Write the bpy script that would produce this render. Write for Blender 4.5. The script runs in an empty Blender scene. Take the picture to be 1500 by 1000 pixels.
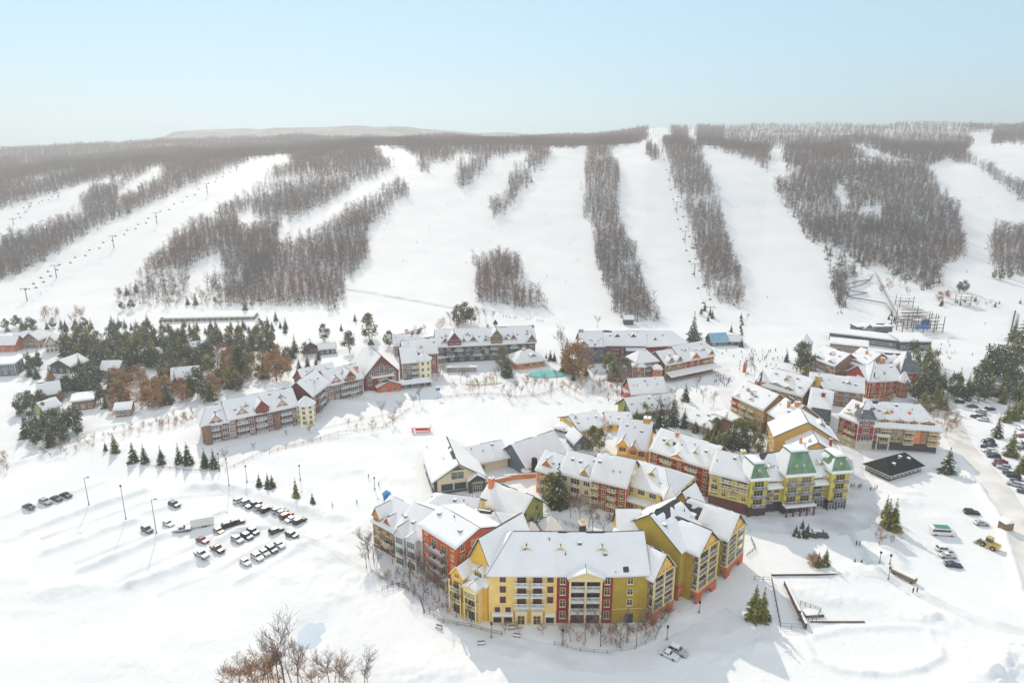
SKYSTR=.485; SUNSTR=3.3; EXPO=.0; HAZE=.00032; SKYAIR=1.0; SKYDUST=0.0; SKYOZ=3.0; SKYGAM=.28; HANI=.38; SKYTINT=(.72,.985,1.10); SUNCOL=(1,.90,.76); HIFILL=(1.0,1.2,1.45); REARFILL=(1.85,1.97,2.1)
import bpy, math, random, numpy as np
from mathutils import Vector, Matrix, noise as mnoise
SC=bpy.context.scene; COL=SC.collection
R=random.Random(7)
# ---------------------------------------------------------------- camera geometry
FOC=1000.0; HC=115.0; PIT=math.atan(.275); CP,SP=math.cos(PIT),math.sin(PIT)
def ray(u,v):
    x=(u-750)/FOC; y=(500-v)/FOC
    return (x,CP+y*SP,-SP+y*CP)
def proj(X,Y,Z):
    dz=Z-HC; dep=Y*CP-dz*SP; up=Y*SP+dz*CP
    return 750+FOC*X/dep, 500-FOC*up/dep
def pz(u,v,z=0.0):
    d=ray(u,v); t=(z-HC)/d[2]
    return Vector((d[0]*t,d[1]*t,z))
def vz(v,Y):                       # elevation seen at picture row v at distance Y
    y=(500-v)/FOC
    return HC+Y*(-SP+y*CP)/(CP+y*SP)
# ---------------------------------------------------------------- value noise (numpy)
def vnoise(x,y,seed=0):
    x=np.asarray(x,dtype=np.float64); y=np.asarray(y,dtype=np.float64)
    xi=np.floor(x); yi=np.floor(y); fx=x-xi; fy=y-yi
    def h(a,b):
        n=np.sin(a*127.1+b*311.7+seed*74.7)*43758.5453
        return n-np.floor(n)
    sx=fx*fx*fx*(fx*(fx*6-15)+10); sy=fy*fy*fy*(fy*(fy*6-15)+10)
    return (h(xi,yi)*(1-sx)*(1-sy)+h(xi+1,yi)*sx*(1-sy)+h(xi,yi+1)*(1-sx)*sy+h(xi+1,yi+1)*sx*sy)*2-1
def fbm(x,y,seed=0,o=3):
    s=0;a=1;f=1
    for i in range(o):
        s=s+a*vnoise(np.asarray(x)*f,np.asarray(y)*f,seed+i*13); a*=.5; f*=2.03
    return s
def sstep(t): 
    t=np.clip(t,0,1); return t*t*(3-2*t)
# ---------------------------------------------------------------- terrain
CU=[-300,-100,0,200,420,560,860,950,1050,1130,1250,1400,1500,1600,1800]
CV=[266,262,258,240,226,214,213,207,214,222,214,221,214,212,210]
SU=[-300,-100,0,60,200,250,420,560,700,800,900,960,1000,1100,1300,1500,1800]
SV=[230,226,224,219,213,211,206,206,205,206,198,189,190,189,187,185,183]
CZ=[vz(v,1080) for v in CV]; SU2=list(range(-300,1801,20)); SV=[float(np.interp(u,SU,SV)+3.2*vnoise(u/90.,3.3,2)+1.6*vnoise(u/30.,8.1,5)) for u in SU2]; SU=SU2; SZ=[vz(v,1800) for v in SV]
CA=[(u-750)/1037. for u in CU]; SA=[(u-750)/1037. for u in SU]
BANKS=[]      # (list of ground points, height, half width)
MOUNDS=[]     # (x,y,height,rx,ry,rough)
def bank(pts,h,w): BANKS.append(([tuple(pz(u,v)[:2]) for u,v in pts],h,w))
def mound(u,v,h,rx,ry,rough=.3):
    p=pz(u,v); MOUNDS.append((p.x,p.y,h,rx,ry,rough))
for pts,h,w in [
 ([(14,788),(110,752),(210,718)],1.26,2.6),([(70,809),(140,783),(196,763)],1.26,2.4),([(121,834),(190,806),(252,779)],1.26,2.3),
 ([(191,856),(250,834),(301,814)],1.40,2.4),([(-60,775),(40,743),(150,704)],.7,2.4),([(350,851),(400,824),(440,800)],0.84,2.0),
 ([(195,756),(245,742)],.6,1.8),([(287,712),(335,713),(385,724),(440,742),(500,762)],1.5,3.2),([(262,772),(300,760),(322,752)],.6,1.8),
 ([(322,790),(345,775),(385,772)],.7,2),
 ([(1176,940),(1192,965),(1232,982),(1300,987),(1352,978),(1378,962),(1376,950)],.8,1.3),
 ([(1192,932),(1240,920),(1320,917),(1380,925)],.6,1.4),([(1370,950),(1360,925)],.5,1.2),
 ([(1395,680),(1430,712),(1457,748),(1474,790),(1486,830),(1500,880),(1520,930)],1.3,1.6),
 ([(1290,706),(1320,722),(1345,722)],.9,2),([(1283,770),(1300,800),(1322,830)],.8,2),
 ([(1395,660),(1420,700),(1440,720)],.8,2),([(600,870),(640,915),(720,945),(800,965)],.7,2.5),
 ([(540,850),(590,880),(630,925),(660,990)],.5,3.5),([(-20,690),(60,668),(150,640),(240,612),(290,600)],.9,3)]:
    bank(pts,h,w)
for a in [(60,868,1.0,14,5),(120,860,.9,9,3.5),(20,850,.8,10,3),(30,895,.6,8,3),(445,795,1.1,7,5,.9),(475,815,1.0,8,5,.9),(430,845,.8,9,5,.9),
 (500,780,.9,7,5,.9),(480,870,.7,9,5,.9),(520,840,.7,8,5,.9),(1260,838,1.6,8,4,.8),(1300,815,1.2,6,4,.6),(1235,880,1.2,8,3,.6),(1185,868,1.1,7,4,.6),
 (1350,905,1.2,8,3,.9),(1480,985,3.0,9,7,.7),(1500,960,2.6,8,6,.7),(1455,1000,2.0,8,4,.9),(1260,705,.9,6,3,.5),(1330,735,1.3,8,5,.4),(1370,760,.8,9,5,.4),
 (1305,735,.9,5,3,.5),(190,975,.5,14,5,.9),(600,990,.8,9,5,.8),(1390,905,.7,7,3,.9),(610,810,.8,5,4,.6),(580,700,.9,9,4,.6),(520,690,.8,10,4,.6),
 (500,640,1.2,20,5,.4),(410,668,1.0,16,6,.4),(360,700,.8,14,5,.6),(560,760,.6,9,5,.6),(1140,690,.5,8,5,.3),(1000,900,.6,8,3,.7),(1060,960,.5,8,4,.8),
 (1130,945,.8,7,3,.8),(480,590,2.2,24,5,.2),(515,577,2.5,18,5,.2),(700,985,.7,12,5,.8)]:
    mound(*a)
def _segd(X,Y,p,q):
    ax,ay=p; bx,by=q; dx,dy=bx-ax,by-ay; L=dx*dx+dy*dy+1e-9
    t=np.clip(((X-ax)*dx+(Y-ay)*dy)/L,0,1)
    return np.hypot(X-ax-t*dx,Y-ay-t*dy)
POND=pz(458,927)
def hill(X,Y):
    X=np.asarray(X,dtype=np.float64);Y=np.asarray(Y,dtype=np.float64)
    a=X/Y
    zc=np.interp(a,CA,CZ); zs=np.interp(a,SA,SZ)
    t=np.clip((Y-455)/(1080-455),0,1)
    f=.45*.5*(1-np.cos(np.pi*t))+.55*t**1.15
    t2=np.clip((Y-1080)/720,0,1)
    z=zc*f+(zs-zc)*(.35*t2+.65*t2*t2*(1.6-.6*t2))
    z=z-np.clip(Y-1800,0,1e9)*.05
    und=fbm(X/140+3,Y/170,5,2)*2.2*sstep((Y-470)/200)
    return z+und
def ground(X,Y):
    X=np.asarray(X,dtype=np.float64);Y=np.asarray(Y,dtype=np.float64)
    z=hill(X,Y)
    near=1-sstep((Y-380)/90)
    rough=.5+.5*np.clip(fbm(X/38,Y/38,21,2)+.25,0,1.3)
    z=z+near*(fbm(X/9,Y/9,1,3)*.17*rough+fbm(X/2.4,Y/2.4,2,2)*.06*rough+fbm(X/45,Y/45,8,2)*.18)
    for pts,h,w in BANKS:
        xs=[p[0] for p in pts];ys=[p[1] for p in pts];m=w*3
        sel=(X>min(xs)-m)&(X<max(xs)+m)&(Y>min(ys)-m)&(Y<max(ys)+m)
        if not np.any(sel): continue
        xx=X[sel] if X.ndim else X; yy=Y[sel] if Y.ndim else Y
        d=None
        for i in range(len(pts)-1):
            e=_segd(xx,yy,pts[i],pts[i+1]); d=e if d is None else np.minimum(d,e)
        k=np.exp(-(d/w)**2*1.6)*h*1.05*(.8+.3*vnoise(xx/4.1,yy/4.1,3)+.12*vnoise(xx/1.4,yy/1.4,4))
        if X.ndim: z[sel]+=k
        else: z=z+k
    for cx,cy,h,rx,ry,ro in MOUNDS:
        sel=(abs(X-cx)<rx*2.2)&(abs(Y-cy)<ry*2.2)
        if not np.any(sel): continue
        xx=X[sel] if X.ndim else X; yy=Y[sel] if Y.ndim else Y
        k=np.exp(-((xx-cx)/rx)**2*1.3-((yy-cy)/ry)**2*1.3)*h*.8*(1+.6*ro*fbm(xx/2.6,yy/2.6,6,2))
        if X.ndim: z[sel]+=k
        else: z=z+k
    e=((X-POND.x)/5.0)**2+((Y-POND.y)/8.0)**2
    z=z-.9*np.exp(-e**2)
    return z
def gz(x,y): return float(ground(np.array([x]),np.array([y]))[0])
def G(u,v):                        # ground point seen at a picture position
    d=ray(u,v)
    if v>500:
        p=pz(u,v); return Vector((p.x,p.y,0))
    ys=np.arange(300,2400,3.0); xs=d[0]/d[1]*ys; zr=HC+d[2]/d[1]*ys
    zt=hill(xs,ys); k=np.nonzero(zt>=zr)[0]
    i=k[0] if len(k) else len(ys)-1
    i=max(i,1)
    f0=zr[i-1]-zt[i-1]; f1=zr[i]-zt[i]; t=f0/(f0-f1+1e-9) if len(k) else 1
    y=ys[i-1]+3*min(max(t,0),1); x=d[0]/d[1]*y
    return Vector((x,y,float(hill(np.array([x]),np.array([y]))[0])))
def Gs(u,v):
    p=G(u,v); p.z=gz(p.x,p.y); return p
# ---------------------------------------------------------------- tagging
PEND=[]
def tag(o,label,cat,group=None,kind=None):
    if label: o['label']=label
    if cat: o['category']=cat
    if group: o['group']=group
    if kind: o['kind']=kind
    return o
def empty(name,loc,rz=0):
    o=bpy.data.objects.new(name,None); o.empty_display_size=.5; COL.objects.link(o)
    o.location=loc; o.rotation_euler=(0,0,rz); return o
# ---------------------------------------------------------------- materials
MATS={}
def mat(name,c,rough=.8,var=.12,scale=1.5,bump=0,bscale=6,spec=.3,metal=0,c2=None,stretch=None):
    if name in MATS: return MATS[name]
    m=bpy.data.materials.new(name); m.use_nodes=True; nt=m.node_tree; N=nt.nodes; b=N['Principled BSDF']
    tc=N.new('ShaderNodeTexCoord'); nz=N.new('ShaderNodeTexNoise'); nz.inputs['Scale'].default_value=scale; nz.inputs['Detail'].default_value=5
    mp=N.new('ShaderNodeMapping'); nt.links.new(tc.outputs['Object'],mp.inputs[0]); nt.links.new(mp.outputs[0],nz.inputs['Vector'])
    if stretch: mp.inputs['Scale'].default_value=stretch
    cr=N.new('ShaderNodeValToRGB'); lo=[max(0,x*(1-var)) for x in c]; hi=[min(1,x*(1+var)) for x in (c2 or c)]
    cr.color_ramp.elements[0].position=.3; cr.color_ramp.elements[1].position=.7
    cr.color_ramp.elements[0].color=(*lo,1); cr.color_ramp.elements[1].color=(*hi,1)
    nt.links.new(nz.outputs['Fac'],cr.inputs[0]); nt.links.new(cr.outputs[0],b.inputs['Base Color'])
    b.inputs['Roughness'].default_value=rough; b.inputs['Specular IOR Level'].default_value=spec; b.inputs['Metallic'].default_value=metal
    if bump:
        n2=N.new('ShaderNodeTexNoise'); n2.inputs['Scale'].default_value=bscale; n2.inputs['Detail'].default_value=6
        nt.links.new(tc.outputs['Object'],n2.inputs['Vector'])
        bp=N.new('ShaderNodeBump'); bp.inputs['Strength'].default_value=bump; bp.inputs['Distance'].default_value=.3
        nt.links.new(n2.outputs['Fac'],bp.inputs['Height']); nt.links.new(bp.outputs[0],b.inputs['Normal'])
    MATS[name]=m; return m
M={}
M['snow']=mat('roof_snow',(.88,.875,.865),.75,.03,.25,.25,1.1,.15)
M['shingle']=mat('dark_shingle',(.075,.072,.08),.9,.35,.9,.3,5)
M['redroof']=mat('plum_shingle',(.16,.05,.07),.9,.3,.9)
M['greenroof']=mat('green_copper_roof',(.15,.27,.17),.6,.3,.5)
M['blackroof']=mat('black_membrane_roof',(.02,.018,.02),.8,.3,.5)
M['greyroof']=mat('grey_metal_roof',(.13,.14,.155),.6,.3,.6)
M['yellow']=mat('yellow_stucco',(.88,.63,.22),.9,.12,.35,c2=(.90,.62,.20))
M['gold']=mat('golden_stucco',(.90,.54,.09),.9,.12,.35)
M['paleyel']=mat('pale_yellow_stucco',(.88,.70,.30),.9,.12,.35)
M['olive']=mat('olive_stucco',(.45,.315,.05),.9,.12,.35)
M['lime']=mat('lime_yellow_stucco',(.70,.59,.13),.9,.12,.4)
M['ochre']=mat('ochre_stucco',(.56,.34,.10),.9,.1,.35)
M['brownoch']=mat('brown_stucco',(0.43,0.283,0.149),.9,.12,.4)
M['tanbrown']=mat('tan_brown_siding',(.36,.23,.14),.9,.15,.5)
M['palecream']=mat('pale_cream_stucco',(.86,.80,.60),.9,.12,.4)
M['maroon']=mat('maroon_siding',(.30,.035,.035),.85,.1,.4)
M['red']=mat('red_siding',(.37,.05,.04),.85,.1,.4)
M['brick']=mat('orange_red_brick',(.60,.12,.045),.9,.14,.8)
M['rust']=mat('rust_stone',(0.564,0.149,0.076),.9,.2,.8)
M['brown']=mat('brown_siding',(0.283,0.161,0.106),.9,.2,.6)
M['darkred']=mat('dark_red_brown_siding',(0.222,0.076,0.07),.9,.18,.6)
M['beige']=mat('beige_siding',(0.723,0.625,0.479),.9,.06,.4)
M['greywall']=mat('charcoal_siding',(.085,.09,.10),.85,.15,.5)
M['slate']=mat('slate_cladding',(0.137,0.167,0.198),.8,.12,.4)
M['stone']=mat('grey_stone',(0.344,0.32,0.308),.95,.35,1.2)
M['green']=mat('moss_green_siding',(0.357,0.381,0.113),.9,.12,.5)
M['orange']=mat('orange_siding',(0.686,0.271,0.113),.9,.15,.5)
M['white']=mat('white_trim',(.78,.77,.74),.7,.04,.6)
M['railgrey']=mat('grey_iron_railing',(.23,.20,.21),.7,.15,.6)
M['cream']=mat('cream_trim',(.80,.66,.34),.8,.05,.5)
M['palegreen']=mat('pale_sage_siding',(.60,.62,.55),.85,.06,.5)
M['shop']=mat('dark_shopfront',(.07,.06,.065),.6,.35,.8)
M['shopred']=mat('plum_shopfront',(.16,.06,.06),.7,.3,.8)
M['glass']=mat('window_glass',(.045,.055,.065),.12,.4,.5,spec=.6)
M['curtain']=mat('curtained_glass',(.34,.30,.25),.35,.3,.6,spec=.5)
M['twigr']=mat('warm_brown_twigs',(.25,.16,.13),.95,.3,.3)
M['glassb']=mat('blue_grey_glass',(.12,.17,.19),.15,.3,.5,spec=.6)
M['bark']=mat('grey_bark',(.15,.115,.09),.95,.3,1.0)
M['twig']=mat('brown_twigs',(.205,.145,.125),.95,.3,.3)
M['twig2']=mat('reddish_twigs',(.36,.19,.095),.95,.3,.3)
M['twig3']=mat('grey_twigs',(.18,.145,.14),.95,.3,.3)
M['twigpale']=mat('pale_twigs',(.30,.24,.19),.95,.25,.3)
M['spruce']=mat('dark_spruce_needles',(.075,.090,.046),.9,.45,.5)
M['spruceo']=mat('olive_spruce_needles',(.175,.165,.050),.9,.4,.5)
M['pine']=mat('mid_green_pine_needles',(.125,.135,.060),.9,.4,.5)
M['rustleaf']=mat('rust_oak_leaves',(.42,.22,.075),.9,.4,.5)
M['yelgreen']=mat('yellow_green_needles',(.25,.23,.05),.9,.35,.5)  # yellow-green needle colour shared by the olive and yellow conifers
M['metal']=mat('galvanised_steel',(.25,.26,.27),.5,.1,.5,metal=.4)
M['darkmetal']=mat('dark_steel',(.05,.05,.055),.5,.2,.5)
M['wood']=mat('weathered_timber',(.26,.17,.10),.9,.3,1.5)
M['darkwood']=mat('dark_brown_timber',(.13,.09,.065),.9,.3,1.5)
M['woodl']=mat('fresh_timber',(.34,.22,.13),.9,.2,1.5)
M['tyre']=mat('tyre_rubber',(.02,.02,.02),.9,.2,3)
M['blue']=mat('blue_canvas',(.06,.24,.55),.7,.12,.6)
M['navy']=mat('navy_paint',(.03,.05,.16),.6,.12,.6)
M['teal']=mat('teal_pool_cover',(.10,.52,.46),.5,.12,.3)
M['poolw']=mat('pool_water',(.02,.25,.33),.15,.2,.3,spec=.6)
M['pinkred']=mat('red_plastic',(.75,.07,.05),.5,.1,.6)
M['chimney']=mat('orange_chimney_brick',(0.686,0.247,0.1),.9,.15,.8)
M['packed']=mat('packed_snow',(.76,.755,.74),.85,.06,.12,.25,.9,.15,c2=(.82,.82,.82))
M['sandy']=mat('sanded_snow_road',(.70,.655,.59),.9,.10,.09,.3,.7,.15,c2=(.82,.79,.75))
M['greypack']=mat('grey_trodden_snow',(.63,.64,.66),.85,.10,.12,.3,.9,.15,c2=(.78,.785,.79))
M['ice']=mat('frozen_pond_ice',(.62,.69,.76),.85,.05,.2,.05,1,.05)
CARC={'black':(.015,.015,.017),'dark grey':(.06,.065,.07),'silver':(.45,.46,.47),'white':(.75,.75,.75),'dark red':(.20,.02,.02),'dark blue':(.02,.03,.08),'tan':(.42,.32,.18),'green':(.05,.28,.16),'yellow':(.6,.42,.08)}
for k,c in CARC.items(): M['car_'+k]=mat(k.replace(' ','_')+'_car_paint',c,.3,.05,.4,spec=.6)
JKT={'red':(.5,.03,.04),'blue':(.04,.1,.4),'black':(.02,.02,.022),'green':(.05,.25,.1),'orange':(.6,.2,.03),'grey':(.18,.18,.2),'pink':(.55,.12,.25),'teal':(.05,.28,.3)}
for k,c in JKT.items(): M['jk_'+k]=mat(k+'_ski_jacket',c,.8,.1,2)
M['skin']=mat('skin',(.55,.33,.24),.6,.05,3)
# snow ground: large soft tone variation and fine bump
def snow_ground():
    m=bpy.data.materials.new('snow_ground'); m.use_nodes=True; nt=m.node_tree; N=nt.nodes; L=nt.links; b=N['Principled BSDF']
    g=N.new('ShaderNodeNewGeometry')
    n1=N.new('ShaderNodeTexNoise'); n1.inputs['Scale'].default_value=.035; n1.inputs['Detail'].default_value=6; L.new(g.outputs['Position'],n1.inputs['Vector'])
    cr=N.new('ShaderNodeValToRGB'); cr.color_ramp.elements[0].position=.35; cr.color_ramp.elements[1].position=.65
    cr.color_ramp.elements[0].color=(.83,.835,.83,1); cr.color_ramp.elements[1].color=(.90,.89,.87,1)
    L.new(n1.outputs['Fac'],cr.inputs[0]); L.new(cr.outputs[0],b.inputs['Base Color'])
    b.inputs['Roughness'].default_value=.7; b.inputs['Specular IOR Level'].default_value=.15
    n2=N.new('ShaderNodeTexNoise'); n2.inputs['Scale'].default_value=.9; n2.inputs['Detail'].default_value=8; n2.inputs['Roughness'].default_value=.6; L.new(g.outputs['Position'],n2.inputs['Vector'])
    mp=N.new('ShaderNodeMapping'); mp.inputs['Scale'].default_value=(.55,.035,.035); L.new(g.outputs['Position'],mp.inputs[0])
    n3=N.new('ShaderNodeTexNoise'); n3.inputs['Scale'].default_value=1.0; n3.inputs['Detail'].default_value=4; L.new(mp.outputs[0],n3.inputs['Vector'])
    ad=N.new('ShaderNodeMath'); ad.operation='ADD'; L.new(n2.outputs['Fac'],ad.inputs[0]); L.new(n3.outputs['Fac'],ad.inputs[1])
    bp=N.new('ShaderNodeBump'); bp.inputs['Strength'].default_value=.5; bp.inputs['Distance'].default_value=.35
    L.new(ad.outputs[0],bp.inputs['Height']); L.new(bp.outputs[0],b.inputs['Normal'])
    return m
M['ground']=snow_ground()
def brushy():                       # far wooded ridge: bare woods over snow
    m=bpy.data.materials.new('far_woods'); m.use_nodes=True; nt=m.node_tree; N=nt.nodes; L=nt.links; b=N['Principled BSDF']
    g=N.new('ShaderNodeNewGeometry')
    n1=N.new('ShaderNodeTexNoise'); n1.inputs['Scale'].default_value=.012; n1.inputs['Detail'].default_value=8; n1.inputs['Roughness'].default_value=.7; L.new(g.outputs['Position'],n1.inputs['Vector'])
    cr=N.new('ShaderNodeValToRGB'); cr.color_ramp.elements[0].position=.40; cr.color_ramp.elements[1].position=.78
    cr.color_ramp.elements[0].color=(.10,.095,.09,1); cr.color_ramp.elements[1].color=(.45,.45,.46,1)
    L.new(n1.outputs['Fac'],cr.inputs[0]); L.new(cr.outputs[0],b.inputs['Base Color']); b.inputs['Roughness'].default_value=1
    return m
M['farwoods']=brushy()
# ---------------------------------------------------------------- mesh builder
class MB:
    def __init__(s,o=(0,0,0),ang=0):
        s.v=[];s.f=[];s.m=[];s.mats=[];s.frame(o,ang)
    def frame(s,o,ang):
        s.o=Vector(o); s.c=math.cos(ang); s.s=math.sin(ang); s.ang=ang
    def w(s,p): return (s.o.x+p[0]*s.c-p[1]*s.s, s.o.y+p[0]*s.s+p[1]*s.c, s.o.z+p[2])
    def mi(s,m):
        m=M[m] if isinstance(m,str) else m
        if m not in s.mats: s.mats.append(m)
        return s.mats.index(m)
    def poly(s,pts,m,world=False):
        i=len(s.v); s.v+= [tuple(p) if world else s.w(p) for p in pts]
        s.f.append(tuple(range(i,i+len(pts)))); s.m.append(s.mi(m))
    def mesh(s,vs,fs,m):
        i=len(s.v); k=s.mi(m); s.v+=[s.w(p) for p in vs]
        for f in fs: s.f.append(tuple(i+j for j in f)); s.m.append(k)
    def box(s,x0,x1,y0,y1,z0,z1,m,top=True):
        vs=[(x0,y0,z0),(x1,y0,z0),(x1,y1,z0),(x0,y1,z0),(x0,y0,z1),(x1,y0,z1),(x1,y1,z1),(x0,y1,z1)]
        fs=[(0,1,5,4),(1,2,6,5),(2,3,7,6),(3,0,4,7),(0,3,2,1)]
        if top: fs.append((4,5,6,7))
        s.mesh(vs,fs,m)
    def tube(s,p,q,r0,r1,m,n=6,cap=True):
        p=Vector(p);q=Vector(q);d=(q-p)
        if d.length<1e-6: return
        d.normalize(); a=Vector((0,0,1)) if abs(d.z)<.9 else Vector((1,0,0))
        e=d.cross(a).normalized(); g=d.cross(e)
        vs=[];fs=[]
        for k in range(n):
            t=2*math.pi*k/n; w=e*math.cos(t)+g*math.sin(t)
            vs.append(p+w*r0)
        for k in range(n):
            t=2*math.pi*k/n; w=e*math.cos(t)+g*math.sin(t)
            vs.append(q+w*r1)
        for k in range(n):
            j=(k+1)%n; fs.append((k,j,n+j,n+k))
        if cap: fs.append(tuple(range(n-1,-1,-1))); fs.append(tuple(range(n,2*n)))
        s.mesh(vs,fs,m)
    def prism(s,prof,y0,y1,m):       # profile in x,z extruded along y
        n=len(prof); vs=[(x,y0,z) for x,z in prof]+[(x,y1,z) for x,z in prof]
        fs=[(k,(k+1)%n,n+(k+1)%n,n+k) for k in range(n)]+[tuple(range(n-1,-1,-1)),tuple(range(n,2*n))]
        s.mesh(vs,fs,m)
    def data(s,name):
        me=bpy.data.meshes.new(name); me.from_pydata(s.v,[],s.f)
        for m in s.mats: me.materials.append(m)
        me.polygons.foreach_set('material_index',s.m); me.update()
        return me
    def build(s,name,parent=None,loc=None,smooth=False):
        me=s.data(name)
        if smooth: me.polygons.foreach_set('use_smooth',[True]*len(me.polygons))
        o=bpy.data.objects.new(name,me); COL.objects.link(o)
        if parent is not None: o.parent=parent
        if loc is not None: o.location=loc
        return o
def inst(name,me,parent,loc,rz=0,scale=None):
    o=bpy.data.objects.new(name,me); COL.objects.link(o)
    if parent is not None: o.parent=parent
    o.location=loc; o.rotation_euler=(0,0,rz)
    if scale: o.scale=scale
    return o
# ---------------------------------------------------------------- ground sheet
def build_ground():
    nA=780
    a=np.linspace(-1.12,1.12,nA)
    ys=[92.0]
    while ys[-1]<2300: ys.append(ys[-1]+max(.42,ys[-1]*.0042))
    ys=np.array(ys); nY=len(ys)
    A,Y=np.meshgrid(a,ys); X=A*Y
    Z=ground(X.ravel(),Y.ravel())
    co=np.stack([X.ravel(),Y.ravel(),Z],1).astype(np.float32)
    i=np.arange(nY-1)[:,None]*nA+np.arange(nA-1)[None,:]
    f=np.stack([i,i+1,i+nA+1,i+nA],-1).reshape(-1,4).astype(np.int32)
    me=bpy.data.meshes.new('snow_field'); me.vertices.add(len(co)); me.vertices.foreach_set('co',co.ravel())
    me.loops.add(f.size); me.loops.foreach_set('vertex_index',f.ravel())
    me.polygons.add(len(f)); me.polygons.foreach_set('loop_start',np.arange(0,f.size,4,dtype=np.int32)); me.polygons.foreach_set('loop_total',np.full(len(f),4,dtype=np.int32))
    me.polygons.foreach_set('use_smooth',np.ones(len(f),dtype=bool)); me.update(calc_edges=True)
    me.materials.append(M['ground'])
    o=bpy.data.objects.new('snow_terrain',me); COL.objects.link(o); tag(o,'snow covered valley floor rising into the ski hill',None,None,'structure')
build_ground()
def far_hills():
    us=np.linspace(-350,1850,160); 
    prof=np.interp(us,[-350,0,200,246,262,420,530,600,700,790,900,1100,1850],[221,214,211,200,191,188,184,187,194,197,199,196,196])
    rows=[(2300,1.0),(2500,.6),(2700,.25),(2900,0),(3300,.0)]
    vs=[];fs=[]
    for Y,k in rows:
        for j,u in enumerate(us):
            v=prof[j]+k*45+ (2.5*math.sin(u*.05+Y*.01) if 0<k<1 else 0)
            x=(u-750)/1037*Y; z=vz(v,Y) if Y<3000 else -20
            vs.append((x,Y,z+ (vnoise(x/60,Y/60,4)*5 if Y<3000 else 0)))
    n=len(us)
    for r in range(len(rows)-1):
        for j in range(n-1): fs.append((r*n+j,r*n+j+1,(r+1)*n+j+1,(r+1)*n+j))
    me=bpy.data.meshes.new('far_hills'); me.from_pydata(vs,[],fs); me.materials.append(M['farwoods'])
    me.polygons.foreach_set('use_smooth',[True]*len(fs))
    o=bpy.data.objects.new('far_hills',me); COL.objects.link(o); tag(o,'hazy wooded ridge on the horizon behind the ski hill',None,None,'structure')
far_hills()
# draped strips: roads, trodden paths
def strip(name,pts,width,m,label,lift=.05,smooth=6,step=1.5):
    P=[Gs(u,v) for u,v in pts]; W=width if isinstance(width,(list,tuple)) else [width]*len(P)
    # resample (Catmull)
    line=[]
    n=len(P)
    for i in range(n-1):
        p0=P[max(i-1,0)];p1=P[i];p2=P[i+1];p3=P[min(i+2,n-1)]
        k=max(2,int((p2-p1).length/step))
        for j in range(k):
            t=j/k
            q=.5*((2*p1)+(p2-p0)*t+(2*p0-5*p1+4*p2-p3)*t*t+(3*p1-p0-3*p2+p3)*t**3)
            line.append((q.x,q.y,W[i]*(1-t)+W[i+1]*t))
    line.append((P[-1].x,P[-1].y,W[-1]))
    nc=9; X=[];Y=[];E=[]
    for i,(x,y,w) in enumerate(line):
        a=line[max(i-1,0)];b=line[min(i+1,len(line)-1)]
        dx,dy=b[0]-a[0],b[1]-a[1];l=math.hypot(dx,dy)+1e-9;nx,ny=-dy/l,dx/l
        w=w*(1+.10*float(vnoise(i*.23,1.7,9))); 
        off=.25*float(vnoise(i*.15,5.1,3))
        for c in range(nc):
            s=(c/(nc-1)-.5)*w+off
            X.append(x+nx*s);Y.append(y+ny*s);E.append(c in (0,nc-1))
    Z=ground(np.array(X),np.array(Y))
    L=len(line)
    Zg=Z.reshape(L,nc).copy()
    Zs=np.maximum(Zg,Zg.mean(1,keepdims=True))*.35+Zg*.65
    Zs=np.maximum(Zs,Zg)+lift; Zs[:,0]=Zg[:,0]-.03; Zs[:,-1]=Zg[:,-1]-.03
    vs=list(zip(X,Y,Zs.ravel().tolist()))
    fs=[(r*nc+c,r*nc+c+1,(r+1)*nc+c+1,(r+1)*nc+c) for r in range(L-1) for c in range(nc-1)]
    me=bpy.data.meshes.new(name); me.from_pydata([tuple(map(float,v)) for v in vs],[],fs); me.materials.append(M[m]); me.polygons.foreach_set('use_smooth',[True]*len(fs))
    o=bpy.data.objects.new(name,me); COL.objects.link(o); tag(o,label,None,None,'structure'); return o
strip('road',[(1376,560),(1385,590),(1392,620),(1412,655),(1447,695),(1480,745),(1500,790),(1530,860),(1560,940)],[7,9,12,10,9,9,9,9,9],'sandy','sanded snow road curving past the parked cars',.10)
strip('street',[(1050,530),(1062,560),(1075,600)],[14,11,8],'packed','trodden snow street',.07)
strip('plaza_street',[(1090,770),(1140,768),(1200,768),(1250,755),(1262,720),(1250,690),(1247,660),(1225,640)],[9,13,15,13,9,8,8,7],'greypack','grey trodden street in front of the green roofed hotel',.08)
strip('walkway',[(985,893),(1003,880),(1018,866)],[5,5,4],'greypack','cleared walkway beside the arched entrance',.10)
strip('footpath',[(1246,778),(1262,810),(1290,840),(1318,858)],[2.6,2.8,2.8,2.4],'greypack','grey footpath running down from the two walkers',.08)
strip('track_road',[(1260,842),(1300,848),(1345,868),(1395,893),(1450,915),(1530,935)],[3,4,5,5,5,5],'packed','sandy track across the snow',.07)
strip('front_road',[(600,875),(640,915),(720,940),(830,962),(930,968),(1010,935),(1080,900)],[5,7,8,8,7,8,8],'packed','ploughed road curving round the front hotel',.06)
strip('lane',[(-60,668),(30,652),(110,635),(190,618),(270,595),(310,580)],[6,6,6,5,5,4],'packed','ploughed lane below the chalets',.06)
strip('front_path',[(905,945),(945,935),(975,908),(990,890)],[2,2.2,2.4,3],'greypack','cleared path bending to the arched entrance',.09)
strip('cat_track',[(505,424),(530,427),(560,432),(620,443),(668,452)],[4,5,5,5,4],'greypack','grey piste track crossing the foot of the main bowl',.15)
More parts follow.
